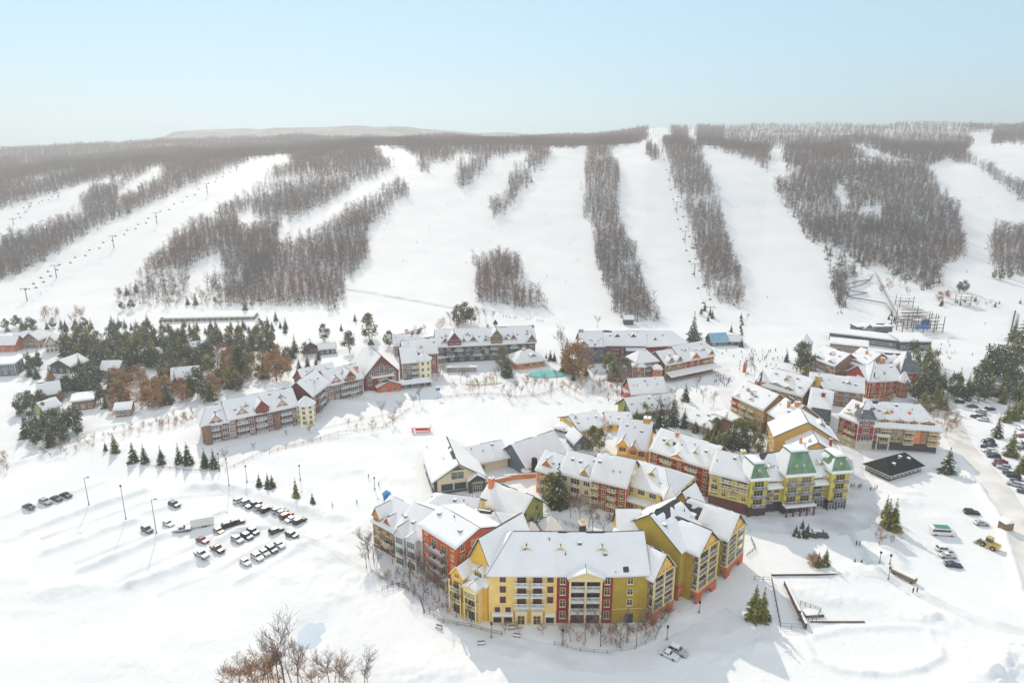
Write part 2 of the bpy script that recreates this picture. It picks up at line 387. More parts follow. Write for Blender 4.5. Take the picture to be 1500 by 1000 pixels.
for i,pts in enumerate([[(60,790),(140,762),(230,732),(330,722)],[(110,826),(190,795),(280,765),(330,748)],[(170,852),(250,815),(330,782),(420,768)],[(230,872),(320,835),(400,792),(450,778)],[(300,700),(345,728),(420,775),(470,800),(560,850)]]):
    strip('tyre_track',pts,[2.6]*len(pts),'packed',['first','second','third','fourth','long'][i]+' packed driving lane across the left car park',.04)
strip('lake_path',[(330,655),(420,640),(470,628),(540,612),(600,598)],[2.2]*5,'packed','packed path along the long hotel',.07)
# frozen pond
def disc(name,c,rx,ry,z,m,label,kind='structure'):
    b=MB(); pts=[]
    for k in range(40):
        t=2*math.pi*k/40; r=1+.05*math.sin(3*t+1)+.04*math.sin(5*t)
        pts.append((c.x+rx*r*math.cos(t),c.y+ry*r*math.sin(t),z))
    b.poly(pts,m); o=b.build(name); tag(o,label,None,None,kind); return o
disc('frozen_pond',POND,3.9,6.6,-.55,'ice','round frozen pond of blue ice')
# ---------------------------------------------------------------- hill woods (image-traced outlines laid on the terrain)
def inpoly(u,v,poly):
    u=np.asarray(u);v=np.asarray(v); r=np.zeros(u.shape,bool); n=len(poly)
    for i in range(n):
        x0,y0=poly[i];x1,y1=poly[(i+1)%n]
        if y0==y1: continue
        c=((y0>v)!=(y1>v))&(u<(x1-x0)*(v-y0)/(y1-y0)+x0); r^=c
    return r
WOODS=[
(1,[(-200,-50),(1700,-50),(1700,470),(-200,470)]),
(0,[(546,216),(581,214),(613,230),(630,243),(676,225),(721,231),(777,222),(809,217),(858,215),(886,218),(945,206),(947,150),(984,150),(985,205),(1023,214),(1060,220),(1097,234),(1130,250),(1126,216),(1148,216),(1144,238),(1159,258),(1131,260),(1148,300),(1177,341),(1203,366),(1214,388),(1221,443),(1236,460),(1240,412),(1280,388),(1298,396),(1346,421),(1372,421),(1375,392),(1412,377),(1408,322),(1401,297),(1372,271),(1357,245),(1390,232),(1430,240),(1500,275),(1700,310),(1700,540),(-200,540),(-200,470),(0,470),(163,447),(260,448),(300,444),(350,448),(420,456),(487,456),(505,430),(501,416),(532,391),(539,374),(536,335),(560,318),(595,286),(601,272),(578,255),(576,250),(574,237),(560,225)]),
(0,[(1408,220),(1438,210),(1700,206),(1700,300),(1500,267),(1471,254),(1430,234)]),
(1,[(1394,225),(1427,234),(1471,256),(1500,271),(1700,312),(1700,345),(1500,297),(1463,267),(1430,245),(1400,236)]),
(0,[(1236,211),(1260,213),(1320,233),(1357,240),(1320,240),(1270,223)]),
(0,[(1416,196),(1456,190),(1452,212),(1424,212)]),(0,[(1007,180),(1021,180),(1021,207),(1008,207)]),
(0,[(-200,345),(0,305),(80,280),(177,256),(200,253),(167,264),(133,275),(112,297),(128,305),(67,324),(0,349),(-200,410)]),
(0,[(240,243),(215,248),(190,270),(165,288),(180,288),(208,273),(236,255)]),
(0,[(-200,470),(0,410),(67,380),(130,337),(167,323),(233,293),(300,260),(347,240),(393,228),(428,226),(423,238),(393,250),(383,267),(333,297),(283,327),(253,340),(240,367),(207,383),(200,413),(172,427),(163,447),(0,480),(-200,500)]),
(0,[(347,310),(372,308),(384,322),(366,332),(348,326)]),
(0,[(404,337),(476,299),(540,262),(580,242),(596,258),(562,276),(502,313),(452,340),(406,356)]),
(0,[(272,425),(283,385),(325,370),(322,388),(300,412),(292,440),(272,440)]),
(1,[(671,237),(721,231),(707,251),(690,269),(671,281)]),
(1,[(611,226),(634,238),(625,256),(614,248)]),
(1,[(781,218),(807,218),(795,241),(770,272),(742,311),(721,321),(718,297),(746,276),(753,251)]),
(1,[(858,216),(886,218),(910,251),(907,272),(905,311),(917,346),(935,374),(942,430),(970,454),(973,479),(935,482),(900,458),(879,402),(870,377),(870,325),(854,321),(858,272)]),
(1,[(944,208),(954,206),(962,220),(962,236),(948,230)]),
(1,[(972,203),(1005,199),(1023,216),(1038,256),(1053,289),(1067,341),(1071,377),(1086,392),(1091,436),(1089,452),(1053,445),(1034,423),(1016,355),(1001,308),(987,260),(972,212)]),
(1,[(697,374),(732,366),(760,377),(767,391),(760,416),(784,423),(805,440),(812,454),(777,453),(732,447),(707,443),(699,426)]),
(0,[(1225,275),(1238,272),(1242,300),(1228,302)]),(0,[(1262,302),(1295,305),(1290,318),(1264,316)]),
(1,[(1449,345),(1458,325),(1480,330),(1700,320),(1700,400),(1500,405),(1470,402),(1452,388)]),
]
def woodmask(u,v):
    u=np.asarray(u);v=np.asarray(v); du=fbm(u/9,v/9,61,2)*3.6; dv=fbm(u/9,v/9,62,2)*2.6; u=u+du; v=v+dv
    r=np.zeros(u.shape,bool)
    for k,p in WOODS:
        m=inpoly(u,v,p); r[m]=bool(k)
    return r
def wood_template(rs,H,thin):
    """one bare tree: faces as triangles, returned as (verts, tris)"""
    V=[];T=[]
    def spike(p,q,r):
        p=np.array(p);q=np.array(q);d=q-p;a=np.array([rs.uniform(-1,1),rs.uniform(-1,1),rs.uniform(-.3,.3)]);e=np.cross(d,a);e=e/(np.linalg.norm(e)+1e-9)*r
        i=len(V);V.extend([p-e,p+e,q]);T.append((i,i+1,i+2))
    lean=(rs.uniform(-.4,.4),rs.uniform(-.4,.4))
    r0=.17; n=3;i=len(V)
    for k in range(3):
        t=2.1*k; V.append(np.array([r0*math.cos(t),r0*math.sin(t),-.6]))
    V.append(np.array([lean[0],lean[1],H]))
    for k in range(3): T.append((i+k,i+(k+1)%3,i+3))
    cr=H*rs.uniform(.17,.26)
    for k in range(thin):
        t=rs.uniform(.22,.95); z=H*t; az=rs.uniform(0,6.28); L=cr*(1.15-.75*abs(t-.45))*rs.uniform(.6,1.1)
        p=(lean[0]*t,lean[1]*t,z); q=(p[0]+L*math.cos(az),p[1]+L*math.sin(az),min(z+L*rs.uniform(.5,1.3),H*1.03))
        spike(p,q,.10)
        for j in range(3):
            f=rs.uniform(.35,.95); b=[p[i]+(q[i]-p[i])*f for i in range(3)]
            az2=az+rs.uniform(-1.2,1.2);l=L*rs.uniform(.3,.6)
            spike(b,(b[0]+l*math.cos(az2),b[1]+l*math.sin(az2),b[2]+l*rs.uniform(.3,1.1)),.07)
    for k in range(7):
        az=rs.uniform(0,6.28); r=rs.uniform(.6,2.4); p=(r*math.cos(az),r*math.sin(az),-.3); spike(p,(p[0]+rs.uniform(-1,1),p[1]+rs.uniform(-1,1),rs.uniform(1.4,3.6)),.16)
    return np.array(V),np.array(T)
def conif_template(rs,H):
    V=[];T=[]
    for k in range(34):
        t=rs.uniform(.08,1); z=H*t; az=rs.uniform(0,6.28); L=H*.22*(1.05-t)+.15
        p=np.array((0,0,z)); q=np.array((L*math.cos(az),L*math.sin(az),z-L*.35)); e=np.array((-math.sin(az),math.cos(az),0))*L*.33
        i=len(V); V.extend([p+np.array((0,0,L*.35)),q-e,q+e]); T.append((i,i+1,i+2))
    return np.array(V),np.array(T)
def build_woods():
    rs=random.Random(3); rng=np.random.default_rng(5)
    temps=[wood_template(rs,11.5,22) for _ in range(8)]
    ctemps=[conif_template(rs,10.5) for _ in range(3)]
    pts=[]
    for y0,y1,sp in ((470,720,3.4),(720,1100,3.9),(1100,1450,5.0),(1450,1830,6.6)):
        ys=np.arange(y0,y1,sp)
        for y in ys:
            x=np.arange(-.86*y-20,.86*y+20,sp); pts.append(np.stack([x,np.full_like(x,y)],1))
    P=np.concatenate(pts); P+=rng.uniform(-.5,.5,P.shape)*np.where(P[:,1:2]<1100,5,9)
    z=hill(P[:,0],P[:,1]); 
    u,v=proj(P[:,0],P[:,1],z); hpx=1000*11.5/P[:,1]
    ju=rng.normal(0,2.4,len(P)); jv=rng.normal(0,1.6,len(P))
    ok=woodmask(u+ju,v+jv)&woodmask(u+ju,v+jv-hpx*.62)
    ok&=~((v>448)&(u<480))
    # density: thin on the upper right plateau, small glades elsewhere
    dens=np.ones(len(P)); g=fbm(P[:,0]/60,P[:,1]/60,33,2)
    dens*=np.where(g>.75,.25,1.0)
    pl=(u>1060)&(u<1420)&(v<216); dens*=np.where(pl,.45,1)
    low=(v>395)&(u>170)&(u<330); dens*=np.where(low,.30,1)
    ok&=rng.random(len(P))<dens
    P=P[ok];z=z[ok];u=u[ok];v=v[ok]
    # group into named woods by picture region
    reg=np.zeros(len(P),int)
    names=[('far_wood','hazy bare woods covering the upper ridge and plateau'),
           ('bare_wood','brown bare wood beside the left lift run'),
           ('bare_wood','bare wood between the left run and the wide main bowl'),
           ('bare_wood','small island wood low in the main bowl'),
           ('bare_wood','long winding tree strip right of the main bowl'),
           ('bare_wood','straight tree strip beside the middle chairlift'),
           ('bare_wood','big dark rounded wood on the knoll at right'),
           ('bare_wood','short slanting tree strips high in the bowl'),
           ('bare_wood','tree strip and clump at the far right slope')]
    reg[(u<430)&(v>225)]=1
    reg[(u>200)&(u<610)&(v>228)&(v>445-.62*(u-170))]=2
    reg[(u>690)&(u<815)&(v>360)]=3
    reg[(u>850)&(u<976)&(v>216)]=4
    reg[(u>970)&(u<1095)&(v>202)]=5
    reg[(u>1125)&(u<1420)&(v>214)]=6
    reg[(u>605)&(u<812)&(v>217)&(v<330)]=7
    reg[(u>1392)&(v>224)]=8
    cone=(rng.random(len(P))<np.where(reg==6,.22,.02))
    hn=fbm(P[:,0]/28,P[:,1]/28,71,2)
    tone=fbm(P[:,0]/45,P[:,1]/45,51,2)
    for r,(nm,lab) in enumerate(names):
        idx=np.nonzero(reg==r)[0]
        if not len(idx): continue
        VV=[];TT=[];MI=[];off=0
        for kind in (0,1):
            ii=idx[cone[idx]==bool(kind)]
            tl=ctemps if kind else temps
            which=rng.integers(0,len(tl),len(ii))
            for t,(V,T) in enumerate(tl):
                jj=ii[which==t]
                if not len(jj): continue
                a=rng.uniform(0,6.28,len(jj)); s=rng.uniform(.70,1.12,len(jj))*(1+.22*hn[jj]); 
                ca=(np.cos(a)*s)[:,None];sa=(np.sin(a)*s)[:,None]
                X=V[None,:,0]*ca-V[None,:,1]*sa+P[jj,0][:,None]; Y=V[None,:,0]*sa+V[None,:,1]*ca+P[jj,1][:,None]; Z=V[None,:,2]*s[:,None]+z[jj][:,None]
                VV.append(np.stack([X,Y,Z],-1).reshape(-1,3)); TT.append((T[None]+(np.arange(len(jj))*len(V))[:,None,None]+off).reshape(-1,3)); off+=len(jj)*len(V)
                mi=np.full(len(jj),3) if kind else np.where(tone[jj]>.62,1,np.where(tone[jj]<-.3,2,0))
                MI.append(np.repeat(mi,len(T)))
        V=np.concatenate(VV).astype(np.float32);T=np.concatenate(TT).astype(np.int32);MI=np.concatenate(MI).astype(np.int32)
        me=bpy.data.meshes.new(nm); me.vertices.add(len(V)); me.vertices.foreach_set('co',V.ravel()); me.loops.add(T.size); me.loops.foreach_set('vertex_index',T.ravel())
        me.polygons.add(len(T)); me.polygons.foreach_set('loop_start',np.arange(0,T.size,3,dtype=np.int32)); me.polygons.foreach_set('loop_total',np.full(len(T),3,dtype=np.int32))
        for k in ('twig','twigr','twig3','spruce'): me.materials.append(M[k])
        me.polygons.foreach_set('material_index',MI); me.update(calc_edges=True)
        o=bpy.data.objects.new(nm,me); COL.objects.link(o); tag(o,lab,'wood',None,'stuff')
    print('woods trees',len(P))
build_woods()
# ---------------------------------------------------------------- building kit
BLD=[]
LAND=[]          # landmarks for labels: (phrase, x, y)
FOOT=[]          # building footprints (centre, radius) that scattered trees keep clear of
class Bld:
    def __init__(s,name,label,cat='building',at=None,group=None,short=None):
        s.C=Vector((at.x,at.y,0)); s.root=empty(name,s.C); tag(s.root,label,cat,group); s.short=short
        if short: LAND.append((short,at.x,at.y))
        BLD.append(s)
    def part(s,name,mb,parent=None,smooth=False):
        if not mb.f: return None
        if parent is None:
            o=mb.build(name,s.root,-s.C,smooth)
        else: o=mb.build(name,parent,None,smooth)
        return o
    def put(s,name,me,p,rz,parent=None):
        if parent is None: return inst(name,me,s.root,Vector(p)-s.C,rz)
        return inst(name,me,parent,Vector(p),rz)
def e(u,v,h):
    p=pz(u,v,h); p.z=0; return p
def snow_plane(mb,p0,p1,p2,p3,thick=.30,bare=0.0,seed=0,lift=.03,m='snow',cell=1.0):
    p0,p1,p2,p3=[Vector(p) for p in (p0,p1,p2,p3)]
    n=((p1-p0).cross(p3-p0))
    if n.length<1e-5: n=((p1-p0).cross(p2-p0))
    n.normalize()
    if n.z<0: n=-n
    L=max((p1-p0).length,(p2-p3).length,.5); S=max((p3-p0).length,(p2-p1).length,.5)
    nu=max(3,min(70,int(L/cell))); nv=max(3,min(26,int(S/cell)))
    us=[0,.18/L*1.0]+[i/nu for i in range(1,nu)]+[1-.18/L,1]; vs=[0,.15/S]+[j/nv for j in range(1,nv)]+[1]
    i0=len(mb.v); k=mb.mi(m); nU=len(us); TH=[]
    for j,t in enumerate(vs):
        a=p0.lerp(p3,t); b=p1.lerp(p2,t)
        for i,q in enumerate(us):
            P=a.lerp(b,q)
            th=thick*(1+.45*mnoise.noise(Vector((P.x*.16,P.y*.16,P.z*.16+seed)))+.22*mnoise.noise(Vector((P.x*.6,P.y*.6,P.z*.6+seed))))
            r=mnoise.noise(Vector((P.x*.11+7,P.y*.11,P.z*.13+seed*3)))+.45*mnoise.noise(Vector((P.x*.4,P.y*.4,P.z*.4)))
            edge=i in(0,nU-1) or j==0
            if edge: th=thick*.35
            if bare and r+(.30 if t>.9 else 0)+(.12 if t>.97 else 0)>(.95 if bare<.05 else .86)-bare: th=-.12
            mb.v.append(tuple(P+n*(lift+max(th,-.1)))); TH.append(th)
    for j in range(len(vs)-1):
        for i in range(nU-1):
            a=j*nU+i; q=(a,a+1,a+nU+1,a+nU)
            if all(TH[x]<0 for x in q): continue
            mb.f.append(tuple(i0+x for x in q)); mb.m.append(k)
    for i in range(nU-1):           # front lip
        a=i; b=i+1; P=[Vector(mb.v[i0+a]),Vector(mb.v[i0+b])]
        if TH[a]<0 and TH[b]<0: continue
        d=n*(lift+thick*.35)
        x=len(mb.v); mb.v+= [tuple(P[0]-d),tuple(P[1]-d)]; mb.f.append((x,x+1,i0+b,i0+a)); mb.m.append(k)
def roof_plane(rb,sb,p0,p1,p2,p3,m='shingle',bare=0.0,seed=0,snow=True,slab=.22,thick=.30):
    P=[Vector(p) for p in (p0,p1,p2,p3)]
    n=(P[1]-P[0]).cross(P[3]-P[0])
    if n.length<1e-5: n=(P[1]-P[0]).cross(P[2]-P[0])
    n.normalize()
    if n.z<0: n=-n
    tri=(P[2]-P[3]).length<1e-3
    T=P[:3] if tri else P
    i=len(rb.v); N=len(T); k=rb.mi(m); kf=rb.mi('white')
    rb.v+=[tuple(p) for p in T]+[tuple(p-Vector((0,0,slab))) for p in T]
    rb.f.append(tuple(range(i,i+N))); rb.m.append(k)
    rb.f.append(tuple(i+N+j for j in range(N-1,-1,-1))); rb.m.append(k)
    for j in range(N):
        a=j;b=(j+1)%N; rb.f.append((i+a,i+b,i+N+b,i+N+a)); rb.m.append(kf if j==0 else k)
    if snow: snow_plane(sb,*P,thick=thick,bare=bare,seed=seed)
WC={}
def win_mesh(w,h,trim='white',mull=1,glass='glass'):
    key=('w',w,h,trim,mull,glass)
    if key in WC: return WC[key]
    b=MB(); t=.11
    b.box(-w/2,w/2,-.035,.02,0,h,glass)
    b.box(-w/2-t,w/2+t,-.10,.02,-t,0,trim); b.box(-w/2-t,w/2+t,-.10,.02,h,h+t,trim)
    b.box(-w/2-t,-w/2,-.09,.02,0,h,trim); b.box(w/2,w/2+t,-.09,.02,0,h,trim)
    for k in range(mull):
        x=-w/2+w*(k+1)/(mull+1); b.box(x-.05,x+.05,-.07,-.03,0,h,trim)
    if h>1.3 and mull: b.box(-w/2,w/2,-.065,-.032,h*.62,h*.62+.07,trim)
    b.box(-w/2-t-.05,w/2+t+.05,-.18,.02,-t-.08,-t,'snow')
    WC[key]=b.data('window'); return WC[key]
def balc_mesh(w,d,trim='white',posts=True):
    key=('b',w,d,trim,posts)
    if key in WC: return WC[key]
    b=MB(); b.box(-w/2,w/2,-d,0,-.18,0,trim); b.box(-w/2+.1,w/2-.1,-d+.1,-.05,.003,.12,'snow')
    for z in (.12,1.0): b.box(-w/2,w/2,-d,-d+.07,z,z+.09,trim); b.box(-w/2,-w/2+.07,-d+.072,0,z,z+.09,trim); b.box(w/2-.07,w/2,-d+.072,0,z,z+.09,trim)
    n=int(w/.32)
    for k in range(n+1):
        x=-w/2+.035+(w-.07)*k/n; b.box(x-.035,x+.035,-d+.01,-d+.06,.21,1.0,trim)
    for s in (-1,1):
        for k in range(3):
            y=-d*(k+.6)/3.2; b.box(s*(w/2-.035)-.03,s*(w/2-.035)+.03,y-.03,y+.03,.21,1.0,trim)
    b.box(-w/2-.02,w/2+.02,-d-.02,-d+.1,1.092,1.18,'snow')
    if w>2.2:
        b.box(-w*.32,-w*.32+.5,-.75,-.3,.123,.55,'darkmetal'); b.box(w*.2,w*.2+.45,-.8,-.35,.123,.6,'wood')
    WC[key]=b.data('balcony'); return WC[key]
def facade(b,o,ang,L,floors,pats,trim='white',glass='glass',depth=1.4,wsz=(1.3,1.55),oy=0.0,btrim=None):
    btrim=btrim or trim
    """windows and balconies on a wall: o is the left foot of the wall, floors = floor levels"""
    fr=MB(o,ang); g0=glass
    for fi,z in enumerate(floors):
        pat=pats[min(fi,len(pats)-1)].split()
        n=len(pat)
        if n==0: continue
        wts=[1.6 if c in 'BD' else 1.0 for c in pat]; tot=sum(wts); acc=0
        for c,wt in zip(pat,wts):
            x=L*(acc+wt/2)/tot; acc+=wt; cell=L*wt/tot
            if c=='.': continue
            glass=g0 if g0!='glass' else R.choice(['glass','glass','glass','glassb','curtain'])
            if c=='w': b.put('window',win_mesh(min(wsz[0],cell*.62),wsz[1],trim,1,glass),fr.w((x,oy,z+.9)),ang)
            elif c=='W': b.put('window',win_mesh(round(min(2.2,cell*.75),1),wsz[1]+.15,trim,2,glass),fr.w((x,oy,z+.8)),ang)
            elif c in 'bB':
                w=round(min(4.6 if c=='B' else 3.1,cell*.92),1)
                dr=b.put('window',win_mesh(round(w*.68,1),2.15,trim,2 if c=='B' else 1,glass),fr.w((x,oy,z+.15)),ang)
                b.put('balcony',balc_mesh(w,depth,btrim),fr.w((x,oy-.01,z)),ang)
            elif c=='d': b.put('shop_window',win_mesh(round(cell*.74,1),2.5,trim,2,'glassb'),fr.w((x,oy,z+.35)),ang)
            elif c=='D': b.put('garage_door',win_mesh(round(cell*.70,1),2.3,trim,0,'shop'),fr.w((x,oy,z+.15)),ang)
class Wing: pass
def wing(b,A,B,h,d,roof='gx',rise=5,wall='yellow',fl=3,z0=0.0,zt=None,pats=('w w w',),left=None,right=None,back=None,oh=.55,trim='white',bare=0.12,hipL=0,hipR=0,rm='shingle',snow=True,base=None,baseh=0,seed=None,band=True,ridge=.5,parapet=.0,depth=1.4,wsz=(1.3,1.55),glass='glass',thick=.30,backh=None,ohf=None,btrim=None):
    ohf=oh if ohf is None else ohf
    A=Vector((A[0],A[1],0));B=Vector((B[0],B[1],0)); L=(B-A).length; ang=math.atan2(B.y-A.y,B.x-A.x)
    g=0
    W=Wing(); W.A=A;W.L=L;W.ang=ang;W.h=h;W.d=d;W.b=b;W.wall=wall;W.trim=trim;W.rise=rise
    fr=MB(A,ang); W.fr=fr; seed=seed if seed is not None else R.random()*20
    FOOT.append((fr.w((L/2,d/2,0)),max(L,d)/2+1, A,ang,L,d))
    wb=MB(A,ang); zb=-1.0
    if base: wb.box(-.05,L+.05,-.05,d+.05,zb,baseh,base); wb.box(0,L,0,d,baseh,h,wall)
    else: wb.box(0,L,0,d,zb,h,wall)
    ry=d*ridge
    if roof=='gx':
        if not hipL: wb.poly([(0,0,h),(0,ry,h+rise),(0,d,h)],wall)
        if not hipR: wb.poly([(L,0,h),(L,d,h),(L,ry,h+rise)],wall)
    if roof=='gy':
        wb.poly([(0,0,h),(L,0,h),(L/2,0,h+rise)],wall); wb.poly([(0,d,h),(L/2,d,h+rise),(L,d,h)],wall)
    wo=b.part('wall',wb)
    # trim bands between the floors
    zt=zt if zt is not None else h
    fh=(zt-z0)/max(fl,1); floors=[z0+fh*i for i in range(fl)]
    if band and fl>1:
        tb=MB(A,ang)
        for z in floors[1:]: tb.box(-.03,L+.03,-.04,0,z-.12,z+.02,trim); tb.box(-.04,0,-.04,d,z-.12,z+.02,trim); tb.box(L,L+.04,-.04,d,z-.12,z+.02,trim)
        for x in (0,L): tb.box(x-.12,x+.12,-.055,.10,max(baseh,0),h-.25,trim)
        b.part('trim',tb)
    facade(b,A,ang,L,floors,pats,trim,glass,depth,wsz,0,btrim)
    if left: facade(b,fr.w((0,d,0)),ang-math.pi/2,d,floors,left,trim,glass,depth,wsz)
    if right: facade(b,fr.w((L,0,0)),ang+math.pi/2,d,floors,right,trim,glass,depth,wsz)
    rb=MB(); sb=MB(); k=rise/max(ry,.1)
    def w(x,y,z): return fr.w((x,y,z))
    eh=h-oh*k*.8
    if roof=='gx':
        eL=-oh if not hipL else -oh; eR=L+oh
        zr=h+rise+.12; kb=rise/(d-ry); ebk=h-oh*kb*.8
        rl=hipL if hipL else -oh; rr=L-hipR if hipR else L+oh
        roof_plane(rb,sb,w(eL,-oh,eh),w(eR,-oh,eh),w(rr,ry,zr),w(rl,ry,zr),rm,bare,seed,snow,thick=thick)
        roof_plane(rb,sb,w(eR,d+oh,ebk),w(eL,d+oh,ebk),w(rl,ry,zr),w(rr,ry,zr),rm,bare,seed+1,snow,thick=thick)
        if hipL: roof_plane(rb,sb,w(eL,d+oh,eh),w(eL,-oh,eh),w(rl,ry,zr),w(rl,ry,zr),rm,bare,seed+2,snow,thick=thick)
        if hipR: roof_plane(rb,sb,w(eR,-oh,eh),w(eR,d+oh,eh),w(rr,ry,zr),w(rr,ry,zr),rm,bare,seed+3,snow,thick=thick)
    elif roof=='gy':
        k=rise/(L/2); eh=h-oh*k*.8; zr=h+rise+.12
        roof_plane(rb,sb,w(-oh,d+oh,eh),w(-oh,-ohf,eh),w(L/2,-ohf,zr),w(L/2,d+oh,zr),rm,bare,seed,snow,thick=thick)
        roof_plane(rb,sb,w(L+oh,-ohf,eh),w(L+oh,d+oh,eh),w(L/2,d+oh,zr),w(L/2,-ohf,zr),rm,bare,seed+1,snow,thick=thick)
    elif roof=='flat':
        zr=h+.05
        rb.box  # parapet ring
        q=MB(A,ang); 
        q.box(-oh,L+oh,-oh,d+oh,h-.25,h,trim)
        if parapet:
            q.box(-.1,L+.1,-.12,.12,h,h+parapet,wall); q.box(-.1,L+.1,d-.12,d+.12,h,h+parapet,wall); q.box(-.12,.12,.12,d-.12,h,h+parapet,wall); q.box(L-.12,L+.12,.12,d-.12,h,h+parapet,wall)
        rb.v=q.v; rb.f=q.f; rb.m=q.m; rb.mats=q.mats
        ins=.15 if parapet else -oh
        snow_plane(sb,w(ins,ins,h),w(L-ins,ins,h),w(L-ins,d-ins,h+rise),w(ins,d-ins,h+rise),thick=.4,bare=bare,seed=seed)
    elif roof=='pyr':
        zr=h+rise; c=(L/2,d/2,zr); cs=[(-oh,-oh,h-.15),(L+oh,-oh,h-.15),(L+oh,d+oh,h-.15),(-oh,d+oh,h-.15)]
        for i in range(4): roof_plane(rb,sb,w(*cs[i]),w(*cs[(i+1)%4]),w(*c),w(*c),rm,bare,seed+i,snow,thick=thick)
    elif roof=='mans':
        t=min(L,d)*.23; zr=h+rise; cs=[(-oh,-oh,h),(L+oh,-oh,h),(L+oh,d+oh,h),(-oh,d+oh,h)]; ct=[(t,t,zr),(L-t,t,zr),(L-t,d-t,zr),(t,d-t,zr)]
        for i in range(4): roof_plane(rb,sb,w(*cs[i]),w(*cs[(i+1)%4]),w(*ct[(i+1)%4]),w(*ct[i]),rm,.45,seed+i,snow and i in (2,3),thick=.16)
        q=MB(A,ang); q.box(t-.3,L-t+.3,t-.3,d-t+.3,zr-.1,zr+.35,rm); ii=len(rb.v); kk=rb.mi(rm)
        rb.v+=q.v; rb.f+=[tuple(ii+x for x in f) for f in q.f]; rb.m+=[kk]*len(q.f)
        z=zr+.36; snow_plane(sb,w(t-.3,t-.3,z),w(L-t+.3,t-.3,z),w(L-t+.3,d-t+.3,z),w(t-.3,d-t+.3,z),thick=.35,bare=0,seed=seed)
        z=h+.02; sk=1.0
        for (x0,y0,x1,y1,tx,ty) in ((-oh,-oh,L+oh,-oh,0,1),):
            snow_plane(sb,w(x0-.2,y0-.3,z-.15),w(x1+.2,y1-.3,z-.15),w(x1,y1+.35,z+.5),w(x0,y0+.35,z+.5),thick=.22,seed=seed)
    ro=b.part('roof',rb)
    if ro and sb.f:
        so=sb.build('snow_cover',ro,None,True)
    W.roof=ro
    if roof=='gx' and L>15 and d>11 and fl>=3 and wall!='yellow' and rise>4.4:
        n=int(L/11); rq=random.Random(int(L*37+d))
        for i in range(n):
            x=L*(i+.5)/n+rq.uniform(-1.5,1.5); y=ry*rq.choice((.34,.40,.52))
            if (hipL and x<hipL+2) or (hipR and x>L-hipR-2): continue
            dormer(W,x,h+rise*y/ry+.25,rq.choice((1.7,2.1,2.6)),.75,None,y,3.2,rq.choice((wall,'stone',wall)),trim,'w',oh=.25)
    if roof=='gx' and L>9 and d>9:
        rr_=random.Random(int(L*100+d*7)); n=2+int(L/9)
        for i in range(n):
            x=L*(i+rr_.uniform(.2,.8))/n; y=ry*rr_.uniform(.35,.85); z=h+rise*y/ry
            if hipL and x<hipL+1 or hipR and x>L-hipR-1: continue
            q=MB(A,ang); kk=rr_.random()
            if kk<.5: q.tube((x,y,z-.2),(x,y,z+1.1),.16,.16,'darkmetal',6); b.part('vent_pipe',q)
            else: 
                q.box(x-.5,x+.5,y-.5,y+.5,z-.6,z+.75,'greyroof'); q.box(x-.55,x+.55,y-.55,y+.55,z+.753,z+.95,'snow'); b.part('roof_vent',q)
    return W
def dormer(W,x,z,w,h,rise=None,y=-.02,dp=5,wall=None,trim=None,win='w',rm='shingle',bare=0,name='dormer',hp=None,oh=.3,flat=False,pent=False):
    """small gabled (or shed) house set on a roof or flush with a facade, front plane at depth y"""
    b=W.b; wall=wall or W.wall; trim=trim or W.trim; rise=rise if rise is not None else w*.42
    q=MB(W.A,W.ang); q.box(x-w/2,x+w/2,y,y+dp,z-.8,z+h,wall,top=False)
    q.poly([(x-w/2,y,z+h),(x+w/2,y,z+h),(x,y,z+h+rise)],wall)
    q.box(x-w/2-.06,x+w/2+.06,y-.07,y,z+h-.12,z+h+.02,trim)
    rb=MB();sb=MB(); f=lambda a,bb,c: W.fr.w((a,bb,c)); zr=z+h+rise+.1; k=rise/(w/2); eh=z+h-oh*k
    roof_plane(rb,sb,f(x-w/2-oh,y+dp,eh),f(x-w/2-oh,y-oh,eh),f(x,y-oh,zr),f(x,y+dp,zr),rm,bare,x,True,.14,.22)
    roof_plane(rb,sb,f(x+w/2+oh,y-oh,eh),f(x+w/2+oh,y+dp,eh),f(x,y+dp,zr),f(x,y-oh,zr),rm,bare,x+3,True,.14,.22)
    # barge boards
    for s in (-1,1):
        a=(x+s*(w/2+oh),y-oh-.03,eh-.02); c=(x,y-oh-.03,zr-.02)
        q.tube(a,c,.13,.13,trim,4)
    do=b.part(name,q)
    ro=b.part('roof',rb); 
    if ro: sb.build('snow_cover',ro,None,True)
    if win:
        pr=win if isinstance(win,list) else [win]
        for i,c in enumerate(pr):
            zz=z+.3+i*2.9
            if c=='w': b.put('window',win_mesh(round(min(1.3,w*.5),1),round(min(1.5,h*.8+.2),1),trim,1),W.fr.w((x,y,zz)),W.ang)
            elif c=='W': b.put('window',win_mesh(round(w*.62,1),round(min(1.6,h*.85),1),trim,2),W.fr.w((x,y,zz)),W.ang)
            elif c=='2':
                for s in (-1,1): b.put('window',win_mesh(round(w*.26,1),round(min(1.6,h*.85),1),trim,1),W.fr.w((x+s*w*.24,y,zz)),W.ang)
    return do
def chimney(W,x,y,z,w=1.0,h=2.2,m='chimney',cap=True):
    q=MB(W.A,W.ang); q.box(x-w/2,x+w/2,y-w/2,y+w/2,z-2.5,z+h,m); q.box(x-w/2-.12,x+w/2+.12,y-w/2-.12,y+w/2+.12,z+h,z+h+.25,m); q.box(x-w/2-.1,x+w/2+.1,y-w/2-.1,y+w/2+.1,z+h+.253,z+h+.45,'snow')
    q.tube((x,y,z+h+.44),(x,y,z+h+.8),.18,.18,'darkmetal',6)
    W.b.part('chimney',q)
